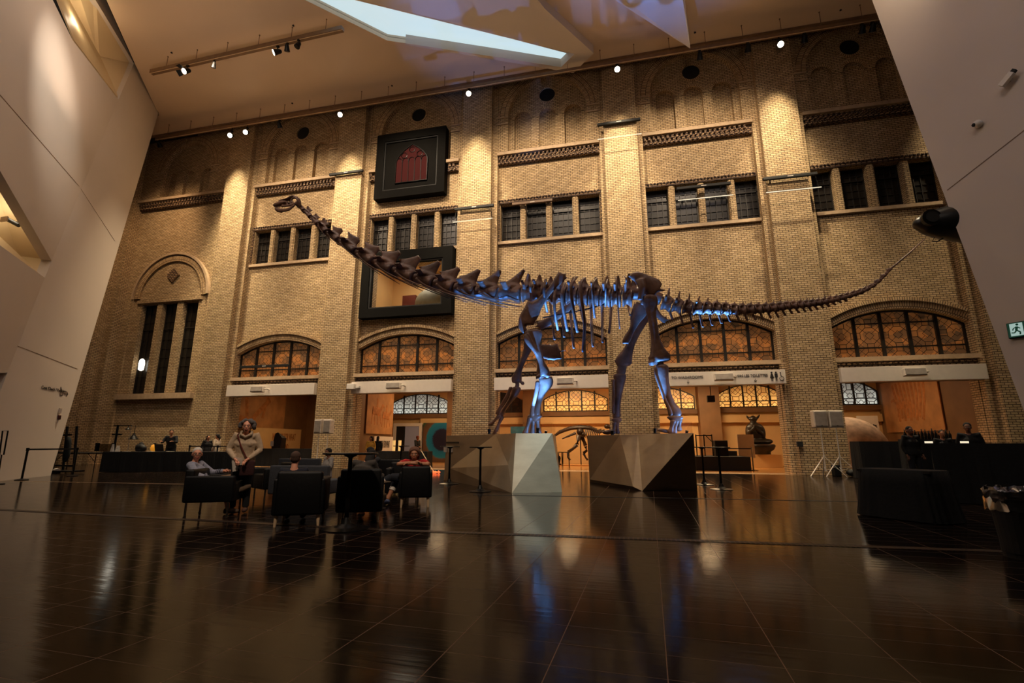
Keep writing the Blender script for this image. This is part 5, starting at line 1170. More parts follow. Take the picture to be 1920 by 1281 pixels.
# coat rack
c0 = onZ(100,888); q0 = V((c0.x+.3, c0.y+.2, 0)); sc = q0.y/925
t = thing('coat_rack', q0, 'black rolling coat rack with a dark coat beside the left white wall', 'rack')
rk = lambda x, y, dy=0: onY(x, y, q0.y+dy)
for (x0, x1) in ((126.5,117),(144.5,137)):
    mb = MB(); a = rk(x0,800,.3); b = rk(x1,888,.3); b.z = 0.06; mb.tube([a, b], .045, 8); mb.obj('upright', M['metal_dark'], t)
mb = MB(); mb.tube([rk(115,816), V((rk(98,880).x, q0.y, .06))], .04, 8); mb.tube([rk(115,816), rk(134,815)], .035, 8); mb.obj('side_frame', M['metal_dark'], t)
for y in (849, 873): mb = MB(); mb.tube([rk(104,y), rk(140,y+1,.3)], .035, 8); mb.obj('shelf_rail', M['metal_dark'], t)
mb = MB(); mb.box(rk(98,888).x, rk(137,888).x, q0.y-.2, q0.y+.4, .05, .10); mb.obj('base_shelf', M['metal_dark'], t)
for x in (99, 112, 136):
    mb = MB(); b = rk(x,888,.1); mb.lathe((b.x,b.y-.02,.03), [(.03,-.025),(.03,.025)], 12, 'Y'); mb.obj('caster', M['black'], t)
mb = MB(); mb.ball(rk(108,884)+V((0,-.05,.02)), (.16,.12,.10), 12); mb.obj('bundle', M['grey'], t, True, label='small pale bundle on the bottom shelf')
mb = MB(); sweep(mb, [tuple(rk(129,819,-.1))+(.03,.05), tuple(rk(129,826,-.1))+(.07,.09), tuple(rk(127,840,-.1))+(.10,.1), tuple(rk(124,855,-.1))+(.13,.1), tuple(rk(121,867,-.1))+(.05,.06)], 14, 5)
link('coat', remeshed(mb, .025, 1), plain('dark_teal_cloth', srgb(10,16,18), .9), label='dark coat hanging on the rolling coat rack', cat='coat')
# thin upright sign frame at the left picture edge
s = onZ(-4,902)*.92; fz = lambda x, y: onY(x, y, s.y)
t = thing('sign_stand', (s.x, s.y, 0), 'empty thin metal sign frame on a stand at the left edge by the white wall', 'sign stand')
mb = MB(); mb.tube([fz(-1,853), fz(5,808), fz(15,808), fz(7,853)], .018, 6, close=True, up=(0,1,0)); mb.obj('frame', M['metal_dark'], t)
mb = MB(); b = fz(3,853); mb.tube([b, V((s.x, s.y, .02))], .018, 6); mb.obj('pole', M['metal_dark'], t); mb = MB(); mb.lathe((s.x,s.y,0), [(.16,0),(.16,.02)], 20); mb.obj('base', M['metal_dark'], t)

# ================================================================ loudspeakers on tripods
def tripod_speaker(x, y, z0, z1, w, lab, foot_r=.42, hub=.42):
    t = thing('speaker_stand', (x, y, 0), 'white tripod stand under the '+lab, 'stand', 'white loudspeaker tripods')
    mb = MB(); mb.tube([(x,y,.18),(x,y,z0-.015)], [.022,.016], 10); mb.obj('pole', M['mesh_white'], t)
    mb = MB(); mb.lathe((x,y,hub), [(.03,-.03),(.035,0),(.03,.04)], 12); mb.obj('collar', M['mesh_white'], t)
    for k in range(3):
        a = math.radians([200,340,80][k]); e = (x+foot_r*math.cos(a), y+foot_r*math.sin(a), .012)
        mb = MB(); mb.bar((x,y,hub), e, .035, .02); mb.obj('leg', M['mesh_white'], t)
        mb = MB(); mb.bar((x,y,.2), (x+foot_r*.5*math.cos(a), y+foot_r*.5*math.sin(a), hub*.5), .014, .01); mb.obj('brace', M['mesh_white'], t)
    t = thing('loudspeaker', (x, y, z0), 'white and grey '+lab, 'speaker', 'white grey loudspeakers on tripods')
    mb = MB(); mb.box(x-w/2, x+w/2, y-.16, y+.18, z0, z1, bev=.03); mb.obj('cabinet', M['grey2'], t)
    mb = MB(); mb.box(x-w/2+.035, x+w/2-.035, y-.185, y-.158, z0+.05, z1-.05, bev=.012); mb.obj('grille', M['grey'], t)
    mb = MB(); mb.box(x-.03, x+.03, y-.195, y-.18, z0+.055, z0+.075); mb.obj('badge', M['chrome'], t)
Ys = 20.2
for px, lab in ((1538,'loudspeaker left of the pair at the far right pier'), (1567,'loudspeaker right of the pair at the far right pier')):
    a = onY(px, 802, Ys); b = onY(px, 770, Ys); tripod_speaker(a.x, Ys, a.z, b.z, .46, lab, foot_r=.62, hub=.72)
for px, lab in ((598,'loudspeaker left of the pair at the left pier'), (615,'loudspeaker right of the pair at the left pier')):
    a = onY(px, 813, 19.8); b = onY(px, 787, 19.8); tripod_speaker(a.x, 19.8, a.z, b.z, .36, lab)
p = onY(1500,833,20.9); mb = MB(); mb.box(p.x-.1,p.x+.1,20.86,20.99,p.z-.1,p.z+.1,bev=.01); mb.obj('wall_box', M['black'], label='small black box fixed low on the far right pier', cat='box')
for px, lab in ((1543,'black amplifier box between the tripods, left one'), (1566,'black round cable bag under the right tripod')):
    p = onZ(px, 889); mb = MB()
    if px == 1543: mb.box(p.x-.12, p.x+.1, 20.45, 20.75, 0, .40, bev=.02)
    else: mb.ball((p.x, 20.55, .13), (.2,.15,.13), 14)
    mb.obj('equipment_case', M['black'], label=lab, cat='case')

# ================================================================ bar and draped tables on the right
zb = 1.22
t1a = onY(1597, 830, 19.4); t1b = onY(1700, 830, 19.0)
draped('bar_counter', [(t1a.x+.02,18.9),(t1a.x+2.3,18.6),(t1a.x+2.5,19.5),(t1a.x+.05,19.7)], 1.24, 'black draped counter beside the far right pier', seed=4)
b0 = onZ(1712,905); 
draped('bar_counter', [(6.1,11.8),(10.9,9.6),(11.2,10.3),(6.5,12.5)], 1.16, 'long dark bar counter running out of the picture on the right', seed=5)
tb = onZ(1640, 968); tc2 = onZ(1835, 992)
def table_drape():
    fr = L2W((tb.x+tc2.x)/2+.0, (tb.y+tc2.y)/2+.35, math.degrees(math.atan2((tc2-tb).y, (tc2-tb).x))); w = (tc2-tb).length/2*.92
    bm = bmesh.new(); rings = []; n = 72
    for j, (z, sx) in enumerate(((.745,.86),(.74,.885),(.55,.92),(.25,.97),(.015,1.03))):
        row = []
        for k in range(n):
            a = 2*math.pi*k/n; ca, sa = math.cos(a), math.sin(a); e = .45
            px = math.copysign(abs(ca)**e, ca)*w*sx; py = math.copysign(abs(sa)**e, sa)*.36*sx; f = 1+(.035*math.sin(k*1.9)+.02*math.sin(k*3.1))*(j/4)
            row.append(bm.verts.new(fr(px*f, py*f, z)))
        rings.append(row)
    for A, B in zip(rings, rings[1:]):
        for k in range(n): bm.faces.new([A[k], A[(k+1)%n], B[(k+1)%n], B[k]])
    bm.faces.new(rings[0]); bmesh.ops.recalc_face_normals(bm, faces=bm.faces[:]); me = bpy.data.meshes.new('cloth'); bm.to_mesh(me); bm.free()
    t = thing('draped_table', fr.o, 'table under a floor-length black cloth in the right foreground', 'table'); link('tablecloth', me, M['cloth_black'], t, True)
    slabbox('table_top', fr, -w*.84, w*.84, -.29, .29, .70, .738, M['black'], t)
    for sx in (-1, 1):
        for sy in (-1, 1): mb = MB(); mb.tube([(sx*w*.75, sy*.25, .7), (sx*w*.75, sy*.25, 0)], .015, 8); xf(mb, fr).obj('leg', M['chrome'], t)
table_drape()
p = onZ(1640,963); mb = MB(); mb.box(p.x-.05,p.x+.02,p.y-.08,p.y+.02,0,.04,bev=.01); 
mb.obj('table_foot', M['chrome'], label='small metal foot poking out at the left corner of the draped table', cat='foot')
# bin with a clear liner
bp_ = onY(1908, 925, 6.3); t = thing('waste_bin', (bp_.x, 6.3, 0), 'black waste bin with a crumpled clear liner at the right edge', 'bin')
zr = onY(1893,925,6.3).z-.05; mb = MB(); mb.lathe((bp_.x,6.3,0), [(.20,0),(.24,zr-.03),(.25,zr),(.22,zr),(.21,.05)], 28); mb.obj('bin', M['black'], t)
rnd = random.Random(5); bm = bmesh.new(); rows = []
for j, (r, z) in enumerate(((.225,zr-.12),(.262,zr+.01),(.275,zr+.07),(.24,zr+.11),(.262,zr-.02),(.268,zr-.12))):
    rows.append([bm.verts.new((bp_.x+(r+rnd.uniform(-.02,.02))*math.cos(2*math.pi*k/40), 6.3+(r+rnd.uniform(-.02,.02))*math.sin(2*math.pi*k/40), z+rnd.uniform(-.02,.02))) for k in range(40)])
for A, B in zip(rows, rows[1:]):
    for k in range(40): bm.faces.new([A[k], A[(k+1)%40], B[(k+1)%40], B[k]])
me = bpy.data.meshes.new('liner'); bm.to_mesh(me); bm.free(); M['liner'] = glass_mat('clear_plastic', (.85,.82,.8,1), .15, .5); link('liner', me, M['liner'], t, True, label='crumpled clear plastic liner')
# bottles and small lit things behind the bar
M['bottle'] = plain('dark_bottle_glass', srgb(20,18,12), .15)
YB = 13.6
bb0, bb1 = onY(1700,826,17.6), onY(1800,826,17.6)
t = draped('back_bar', [(bb0.x,17.6),(bb1.x,17.6),(bb1.x,18.1),(bb0.x,18.1)], 1.30, 'dark back bar shelf carrying the bottles', seed=6)
bar_n = 0
for k in range(14):
    u = k/13; x = bb0.x+.1+u*(bb1.x-bb0.x-.2); y = 17.85; h = [.30,.26,.33,.28,.24,.31][k%6]; mb = MB()
    mb.lathe((x,y,1.30), [(.036,0),(.04,.01),(.04,h*.55),(.014,h*.78),(.014,h)], 12); mb.obj('bottle', M['bottle'], None, True, label='dark bottle standing in the row on the back bar', cat='bottle', group='bottles on the back bar')
for px, lab in ((1740,'small glowing label on the bar top, left one'), (1807,'small glowing label on the bar top, right one')):
    k_ = ray(px, 822); k_ = k_.x/k_.y; yb_ = (11.8+.458*6.1+.25)/(1+.458*k_); mb = MB(); mb.box(k_*yb_-.07, k_*yb_+.07, yb_-.01, yb_+.01, 1.16, 1.20); mb.obj('bar_label', M['strip_light'], label=lab, cat='label')

# ================================================================ things inside the gallery
# white doorway and feather artwork on the gallery wall
t = thing('doorway', (-13.7,29.6,0), 'bright white framed doorway beside the feather artwork', 'doorway')
link('frame', slab(rect(-14.72,-12.72,0.01,2.45), [rect(-14.52,-12.9,0.02,2.25)], 29.55, 29.68), M['mesh_white'], t)
M['cool_wall'] = emis('emissive_grey_wall', srgb(150,146,148), .10, base=srgb(140,134,134))  # brightness past the doorway is put in as emission
mb = MB(); mb.box(-13.9,-12.9,29.62,29.66,.02,2.25); mb.obj('emissive_wall', M['cool_wall'], t); mb = MB(); mb.box(-14.52,-13.9,29.62,29.66,.02,2.25); mb.obj('dark_leaf', M['black'], t)
def feather_mat():
    m, nt, b = mat_new('feather_print'); tc = node(nt, 'TexCoord'); mp = node(nt, 'Mapping'); mp.inputs['Location'].default_value = (-.30, 0, -.78); mp.inputs['Scale'].default_value = (.62, 0, .56)
    nt.links.new(tc.outputs['Object'], mp.inputs[0]); ln = node(nt, 'VectorMath', _operation='LENGTH'); nt.links.new(mp.outputs[0], ln.inputs[0]); nz = node(nt, 'TexNoise', Scale=14.0, Detail=4.0); nt.links.new(tc.outputs['Object'], nz.inputs['Vector'])
    v = X(nt, ln.outputs['Value'])+X(nt, nz.outputs['Fac'])*.12-.06
    c = ramp(nt, v.s, [(0.0, srgb(24,20,46)), (.36, srgb(28,26,54)), (.42, srgb(20,110,150)), (.62, srgb(28,128,160)), (.68, srgb(110,80,56)), (.84, srgb(96,70,50)), (.92, srgb(40,84,62)), (1.0, srgb(28,60,50))]); nt.links.new(c, b.inputs['Base Color']); b.inputs['Roughness'].default_value = .5; nt.links.new(c, b.inputs['Emission Color']); b.inputs['Emission Strength'].default_value = 0.0; return m
mb = MB(); mb.box(-12.6,-11.0,29.5,29.6,0.005,2.45); o = mb.obj('feather_artwork', feather_mat(), label='large print of a blue and green peacock feather eye in the gallery', cat='artwork')
mb = MB(); p = onY(975,808,28.5); mb.box(p.x-.55,p.x+.45,28.4,28.5,.005,2.15); mb.obj('artwork_panel', plain('blue_print', srgb(60,120,150), .5, var=.5, scale=3), label='blue toned artwork panel seen past the far front leg bones', cat='artwork')
for x, lab in ((739,'tall glowing yellow tube lamp, left of two'), (750,'tall glowing yellow tube lamp, right of two')):
    a = onY(x, 826, 24); t = thing('tube_lamp', (a.x,24,0), lab+', in front of the doorway', 'lamp'); z1 = a.z; z0 = onY(x, 848, 24).z
    mb = MB(); mb.tube([(a.x,24,z0),(a.x,24,z1)], .075, 12); mb.obj('tube', emis('tube_glow'+str(x), srgb(240,190,110), .8, base=srgb(220,180,120)), t); mb = MB(); mb.tube([(a.x,24,0),(a.x,24,z0)], .04, 10); mb.obj('post', M['metal_dark'], t)
# murals and banners on the side walls
def side_panel(name, X0, y0, y1, z0, z1, mat, lab, cat, s=1, off=.03):
    mb = MB(); mb.box(min(X0, X0+s*off), max(X0, X0+s*off), y0, y1, z0, z1); return mb.obj(name, mat, label=lab, cat=cat)
M['mural'] = plain('ochre_mural', srgb(176,124,74), .7, var=.25, scale=1.5); M['mural_ink'] = plain('mural_brown', srgb(170,106,52), .8, var=.3, scale=5)
def mural_t(X0, y0, y1, z0, z1, s, lab, figs):
    X0 = X0+s*.03
    t = thing('mural', (X0, (y0+y1)/2, z0), lab, 'mural'); mb = MB(); mb.box(min(X0,X0+s*.05), max(X0,X0+s*.05), y0, y1, z0, z1); mb.obj('panel', M['mural'], t)
    mb = MB()
    for pts, r in figs:
        P_ = [V((X0+s*.055, y0+(y1-y0)*u, z0+(z1-z0)*v)) for u, v in pts]; mb.tube(P_, r, 8, .15 if False else 1, up=(s,0,0))
    xc = X0+s*.055
    for v in mb.bm.verts: v.co.x = xc+(v.co.x-xc)*.1
    mb.obj('painted_figure', M['mural_ink'], t, label='brown painted animal and rider figures')
horse = lambda u, v, k: [([(u-.16*k,v+.02),(u+.12*k,v)], .22*k), ([(u+.10*k,v),(u+.22*k,v+.16*k)], .10*k), ([(u+.20*k,v+.17*k),(u+.28*k,v+.12*k)], .07*k), ([(u-.15*k,v),(u-.18*k,v-.28*k)], .045*k), ([(u-.08*k,v),(u-.06*k,v-.3*k)], .045*k), ([(u+.06*k,v),(u+.04*k,v-.3*k)], .045*k), ([(u+.12*k,v),(u+.17*k,v-.27*k)], .045*k), ([(u,v+.08*k),(u+.01*k,v+.3*k)], .09*k)]
mural_t(-13.0, 22.9, 25.85, 1.65, 4.0, 1, 'ochre mural of a rider on horseback in the doorway gallery', horse(.35,.5,1.0)+horse(.72,.42,.9))
mural_t(-21.2, 22.3, 27.2, 1.95, 4.2, 1, 'ochre mural of a large curved animal in the far left opening', [([(.1,.8),(.2,.3),(.4,.2),(.55,.5),(.7,.8)], .16), ([(.3,.9),(.35,.3)], .12), ([(.6,.3),(.66,.9)], .1)])
mural_t(13.45, 24.6, 29.4, 1.75, 4.3, -1, 'large faded mural of leaping figures in the far right opening', [([(.2+.07*k,.95-.02*(k%3)),(.23+.06*k,.55),(.30+.05*k,.2+.05*(k%2))], .10) for k in range(9)]+horse(.6,.5,.8))
t = thing('banner', (-21.2, 26.5, .6), 'pale banner with tall dark lettering and a dark stone in the far left opening', 'banner')
mb = MB(); mb.box(-21.1,-21.05,24.2,28.9,.62,2.05); mb.obj('sheet', M['cream'], t)
place_text('lettering', 'WE LOOK FOR WHAT', .64, (-21.03,26.15,1.32), (0,1,0), (0,0,1), M['mural_ink'], t, sx=.34, label='tall condensed dark capitals')
place_text('lettering', 'WE LEAVE BEHIND', .62, (-21.03,26.15,.68), (0,1,0), (0,0,1), M['mural_ink'], t, sx=.30, label='tall condensed dark capitals, lower line')
t = thing('banner', (-13.0, 24.9, .6), 'small pale banner with dark lettering left of the doorway', 'banner')
mb = MB(); mb.box(-12.94,-12.90,23.8,25.95,.005,1.52); mb.obj('sheet', M['panel_white'], t)
place_text('lettering', 'WE LOOK FOR WHAT', .55, (-12.88,24.15,.92), (0,1,0), (0,0,1), M['ink'], t, sx=.25); place_text('lettering', 'WE LEAVE BEHIND', .53, (-12.88,24.15,.35), (0,1,0), (0,0,1), M['ink'], t, sx=.25)
# standing dark stone with a label
q = onY(519, 846, 23.2); z1 = onY(519,811,23.2).z; t = thing('standing_stone', (q.x,23.2,0), 'tall dark carved stone with a white label before the pale banner', 'exhibit')
mb = MB(); w = .32; mb.hull([(q.x-w,23.0,.0),(q.x+w*.8,23.0,.0),(q.x-w,23.5,0),(q.x+w*.8,23.5,0),(q.x-w*.6,23.05,z1-.6),(q.x+w*1.1,23.05,z1-.3),(q.x+.05,23.1,z1),(q.x-.15,23.15,z1-.05),(q.x-w*.5,23.45,z1-.5),(q.x+w,23.45,z1-.3)]); mb.obj('stone', plain('dark_basalt', srgb(44,34,28), .8, bump=.4), t)
mb = MB(); mb.box(q.x-.22,q.x-.05,22.93,22.96,1.0,1.26); mb.obj('label_card', M['panel_white'], t)
# black display desks
for a, b, y, h, lab in ((446,592,21.9,.88,'long black desk in the far left opening'), (700,800,22.0,.78,'low black desk in front of the doorway gallery')):
    pa, pb = onY(a,860,y), onY(b,860,y); draped('display_desk', [(pa.x,y),(pb.x,y),(pb.x,y+.7),(pa.x,y+.7)], h, lab, cat='desk', seed=a)
# small dinosaur skeleton mounted against the back wall
Yd = 27.5
def dq(x, y, dy=0): return onY(x, y, Yd+dy)
M['bone_dark'] = bone_mat('small_dark_bone', srgb(30,20,14), srgb(54,36,24))
t = thing('small_skeleton', (dq(1085,870).x, Yd, 0.02), 'small dark two-legged dinosaur skeleton mounted before the cream gallery wall', 'skeleton')
s_ = Yd/925
mb = MB(); sweep(mb, [tuple(dq(1036,822))+(1.2*s_,1*s_), tuple(dq(1048,812))+(2.6*s_,2*s_), tuple(dq(1068,804))+(3.4*s_,2.5*s_), tuple(dq(1084,802))+(3.6*s_,3*s_), tuple(dq(1105,803))+(3.4*s_,3*s_), tuple(dq(1122,810))+(2.8*s_,2.5*s_), tuple(dq(1134,807))+(2.2*s_,2*s_)], 8, 5)
for k in range(34):
    x = 1040+k*2.6; y = np.interp(x, [1036,1048,1068,1084,1105,1122,1134], [822,812,804,802,803,810,807]); mb.tube([dq(x,y-1), dq(x+1,y-5.2)], [.05,.02], 5)
mb.obj('spine', M['bone_dark'], t)
for k in range(9):
    x = 1098+k*3.4; mb = MB(); mb.tube([dq(x,806+k*.5,-.15), dq(x-1.5,815,-.4), dq(x-.5,824-abs(k-3),-.25)], [.035,.03,.02], 6); mb.obj('rib', M['bone_dark'], t)
mb = MB(); mb.ball(dq(1088,810), (7*s_,.3,7*s_), 14); mb.ball(dq(1094,815), (5*s_,.3,5*s_), 12); mb.obj('pelvis', M['bone_dark'], t, True)
mb = MB(); mb.tube([dq(1080,812), dq(1066,818), dq(1054,823)], [.09,.06,.03], 6); mb.obj('ischium', M['bone_dark'], t)
for nm, pts, r, dy in (('femur',[(1085,816),(1084,826),(1082,833)],.11,-.3),('tibia',[(1082,834),(1074,842),(1065,848)],.09,-.3),('metatarsal',[(1065,849),(1065,858),(1069,863)],.06,-.3),('femur',[(1090,818),(1095,828),(1098,836)],.11,.3),('tibia',[(1098,837),(1100,845),(1094,850)],.09,.3),('metatarsal',[(1094,850),(1098,858),(1102,863)],.06,.3)):
    mb = MB(); mb.tube([dq(x,y,dy) for x, y in pts], [r*1.2,r*.8,r], 8); mb.obj(nm, M['bone_dark'], t, True)
mb = MB(); mb.ball(dq(1139,800), (6*s_,.25,4.5*s_), 12); mb.ball(dq(1147,804), (5*s_,.2,3*s_), 10); mb.obj('skull', M['bone_dark'], t, True)
mb = MB(); mb.box(dq(1040,870).x, dq(1135,870).x, Yd-.9, Yd+.9, 0.0, .05); mb.obj('platform', M['floor_in'], t)
mb = MB(); mb.tube([dq(1088,812), V((dq(1088,812).x, Yd, .05))], .03, 8); mb.obj('support_pole', M['metal_dark'], t)
# stools in front of it
for x in (1048, 1061):
    a = onZ(x, 873); t = thing('bar_stool', (a.x, 24.5, 0), 'black four-legged bar stool left of the small skeleton, '+('left' if x == 1048 else 'right')+' one', 'stool'); X0 = onY(x,860,24.5).x
    mb = MB(); mb.box(X0-.17,X0+.17,24.33,24.67,.72,.76,bev=.01); mb.obj('seat', M['metal_dark'], t)
    for sx in (-.15,.15):
        for sy in (-.15,.15): mb = MB(); mb.tube([(X0+sx,24.5+sy,.72),(X0+sx*1.15,24.5+sy*1.15,0)], .014, 6); mb.obj('leg', M['metal_dark'], t)
# seated statue on plinths in the washroom bay
Yb = 27.5; bq = lambda x, y, dy=0: onY(x, y, Yb+dy); sb = Yb/925
M['bronze'] = bone_mat('dark_bronze', srgb(22,18,14), srgb(46,36,24), .4)
z_p1 = bq(1425,852).z
t = thing('plinth', (bq(1430,872).x, Yb, 0), 'pale wooden plinth under the dark seated statue', 'plinth'); mb = MB(); mb.box(bq(1398,870).x, bq(1462,870).x, Yb-.5, Yb+.5, 0, z_p1, bev=.01); mb.obj('block', M['cream'], t)
t = thing('statue', (bq(1424,850).x, Yb, z_p1), 'dark seated statue with a winged headdress and joined hands on a lotus base', 'statue')
mb = MB(); cx = bq(1423,850).x; zt_ = bq(1425,833).z
mb.lathe((cx,Yb,0), [(.55,z_p1),(.55,z_p1+.12),(.72,z_p1+.25),(.80,zt_-.08),(.74,zt_),(.3,zt_+.01)], 28); mb.obj('lotus_base', M['bronze'], t, True)
mb = MB(); B = lambda x, y, rx, ry, rz, dy=0: mb.ball(bq(x,y,dy), (rx,ry,rz), 16)
B(1421,829,.70,.42,.16); B(1438,828,.28,.3,.14); B(1405,828,.25,.3,.14); B(1416,812,.34,.26,.5); B(1415,803,.44,.24,.28); B(1403,812,.14,.16,.36); B(1430,812,.14,.16,.36); B(1412,792,.16,.17,.24); B(1412,786,.2,.19,.15)
mb.tube([bq(1404,815,-.1), bq(1408,808,-.35), bq(1414,803,-.42)], .09, 8); mb.tube([bq(1429,815,-.1), bq(1422,808,-.35), bq(1416,803,-.42)], .09, 8); mb.ball(bq(1415,801,-.44), (.09,.07,.12), 8)
mb.tube([bq(1406,787), bq(1401,782), bq(1399,778)], [.06,.06,.02], 6); mb.tube([bq(1418,787), bq(1422,781), bq(1425,777)], [.06,.06,.02], 6); B(1412,782.5,.1,.1,.1)
link('figure', remeshed(mb, .035, 2), M['bronze'], t)
# stage boxes and rack before the statue
STZ = onY(1350,857,23.5).z
for (x0, x1, y0, y1, yy, nm, lab) in ((1305,1407,857,879,23.5,'stage_block','low black stage block in the washroom bay'), (1345,1382,846,858,25.6,'equipment_case','long black case on the stage block, lower step'), (1342,1364,826,847,24.5,'equipment_case','black amplifier rack standing on the stage block')):
    a, b = onY(x0,y1,yy), onY(x1,y0,yy); mb = MB(); mb.box(a.x, b.x, yy, yy+(2.9 if nm == 'stage_block' else .6), {857:0,846:STZ+.002,826:STZ+.002}[y0], b.z, bev=.01)
    mb.obj(nm, M['black'], label=lab, cat='stage' if nm == 'stage_block' else 'case')
a = onY(1320,815,25.0); t = thing('display_easel', (a.x,25.0,0), 'framed pale panel on black easel legs left of the amplifier rack', 'easel'); mb = MB(); b_ = onY(1305,858,25.0); mb.box(onY(1306,0,25).x, onY(1331,0,25).x, 25.0, 25.03, max(.2,b_.z), a.z); mb.obj('panel', M['panel_white'], t)
mb = MB(); x0, x1 = onY(1306,840,25).x, onY(1336,840,25).x
for x in (x0, (x0+x1)/2, x1): mb.tube([(x,24.97,a.z),(x,24.97,0)], .03, 6)
mb.bar((x0,24.97,a.z-.05),(x1,24.97,a.z-.05), .05); mb.tube([(x0+.4,24.95,a.z),(x1,24.95,a.z-.35)], .02, 6); mb.obj('easel_frame', M['metal_dark'], t)
p = onZ(1411,880); p.y = 24.0; p.x = onY(1411,860,24).x; t = thing('stanchion', (p.x,24,0), 'pale metal stanchion in front of the statue plinth', 'barrier'); mb = MB(); mb.tube([(p.x,24,.02),(p.x,24,1.02)], .03, 10); mb.obj('post', M['chrome'], t); mb = MB(); mb.lathe((p.x,24,0), [(.2,0),(.2,.02),(.03,.04)], 20); mb.obj('base', M['chrome'], t); mb = MB(); mb.bar((p.x,24,.95), (onY(1360,850,24.3).x,24.3,.95), .01, .05); mb.obj('belt', M['cloth_black'], t)
q = onY(1333,748,23.6); t = thing('hanging_speaker', q, 'small black speaker hung under the washroom gallery ceiling', 'speaker'); mb = MB(); mb.box(q.x-.16,q.x+.16,23.5,23.75,q.z-.15,q.z+.15,bev=.02); mb.obj('cabinet', M['black'], t); mb = MB(); mb.tube([(q.x,23.6,q.z+.15),(q.x,23.6,4.75)], .02, 6); mb.obj('bracket', M['metal_dark'], t)
# white globe and lettered panel behind it
q = onY(1590, 838, 26); r_ = 1.62
t = thing('moon_globe', (q.x, 26, q.z-.55), 'large pale textured globe behind the far right pier', 'globe')
mb = MB(); mb.ball((q.x, 26, q.z-.25), r_, 40); mb.obj('sphere', plain('pale_crater_surface', srgb(196,178,166), .8, var=.3, scale=4, bump=.5), t, True)
mb = MB(); mb.lathe((q.x,26,0), [(.7,0),(.7,.08)], 24); mb.obj('ring_base', M['metal_dark'], t)
a = onY(1606,790,28.5); b = onY(1646,790,28.5); t = thing('lettered_panel', ((a.x+b.x)/2,28.5,.3), 'pale panel with a row of tiny dark marks right behind the globe', 'panel'); mb = MB(); mb.box(a.x,b.x,28.45,28.5,.005,onY(1620,780,28.5).z); mb.obj('sheet', M['panel_white'], t)
mb = MB()
for k in range(9): x = a.x+.15+k*(b.x-a.x-.3)/8; mb.box(x-.03,x+.03,28.43,28.45,2.05,2.12+.03*(k%2)); mb.box(x-.045,x+.045,28.43,28.45,2.0,2.03)
mb.obj('printed_row', M['ink'], t)
# orange glowing floor piece with a slanting pole
q = onZ(813,888); t = thing('floor_light', (q.x,q.y,0), 'small orange glowing heap at the foot of a slanting pole by the left pedestal', 'light')
mb = MB(); rnd = random.Random(2)
for k in range(9): mb.ball((q.x-.15+.045*k+rnd.uniform(-.02,.02), q.y+rnd.uniform(-.08,.08), .05), (.045,.04,.04+.02*(k%2)), 8)
mb.obj('glow', emis('ember_glow', srgb(255,110,60), 1.4, base=srgb(200,80,40)), t, True)
mb = MB(); mb.tube([(q.x,q.y,.06), onY(790,846,q.y+.3)], .02, 6); mb.obj('pole', M['wood_light'], t)
# ================================================================ people
def skin_mat(n, c): return plain(n, c, .55, var=.06, scale=12)
M['skin_a'] = skin_mat('skin_fair', srgb(222,156,126)); M['skin_b'] = skin_mat('skin_tan', srgb(176,118,84)); M['skin_c'] = skin_mat('skin_brown', srgb(120,78,56))
M['eye_white'] = plain('eye_white', srgb(220,210,200), .3); M['pupil'] = plain('pupil', srgb(24,16,12), .2); M['lip'] = plain('lip', srgb(150,70,62), .5)
CLO = {}
def cloth(c, rough=.9):
    if c not in CLO: CLO[c] = plain('clothing_%d_%d_%d' % c, srgb(*c), rough, var=.15, scale=25, bump=.25)
    return CLO[c]
STAND = dict(pelvis=(0,0,.93), chest=(0,.0,1.25), neck=(0,-.005,1.42), head=(0,.025,1.575), shL=(-.175,0,1.385), shR=(.175,0,1.385), elL=(-.24,-.03,1.11), elR=(.24,-.03,1.11), wrL=(-.22,.08,.88), wrR=(.22,.08,.88),
             hipL=(-.09,0,.90), hipR=(.09,0,.90), knL=(-.105,.03,.49), knR=(.105,.03,.49), anL=(-.11,-.02,.09), anR=(.11,-.02,.09))
SIT = dict(pelvis=(0,-.02,.50), chest=(0,-.06,.82), neck=(0,-.04,.99), head=(0,.0,1.15), shL=(-.175,-.05,.96), shR=(.175,-.05,.96), elL=(-.23,.0,.70), elR=(.23,.0,.70), wrL=(-.15,.24,.62), wrR=(.15,.24,.62),
           hipL=(-.10,.0,.50), hipR=(.10,.0,.50), knL=(-.13,.44,.52), knR=(.13,.44,.52), anL=(-.13,.42,.09), anR=(.13,.42,.09))
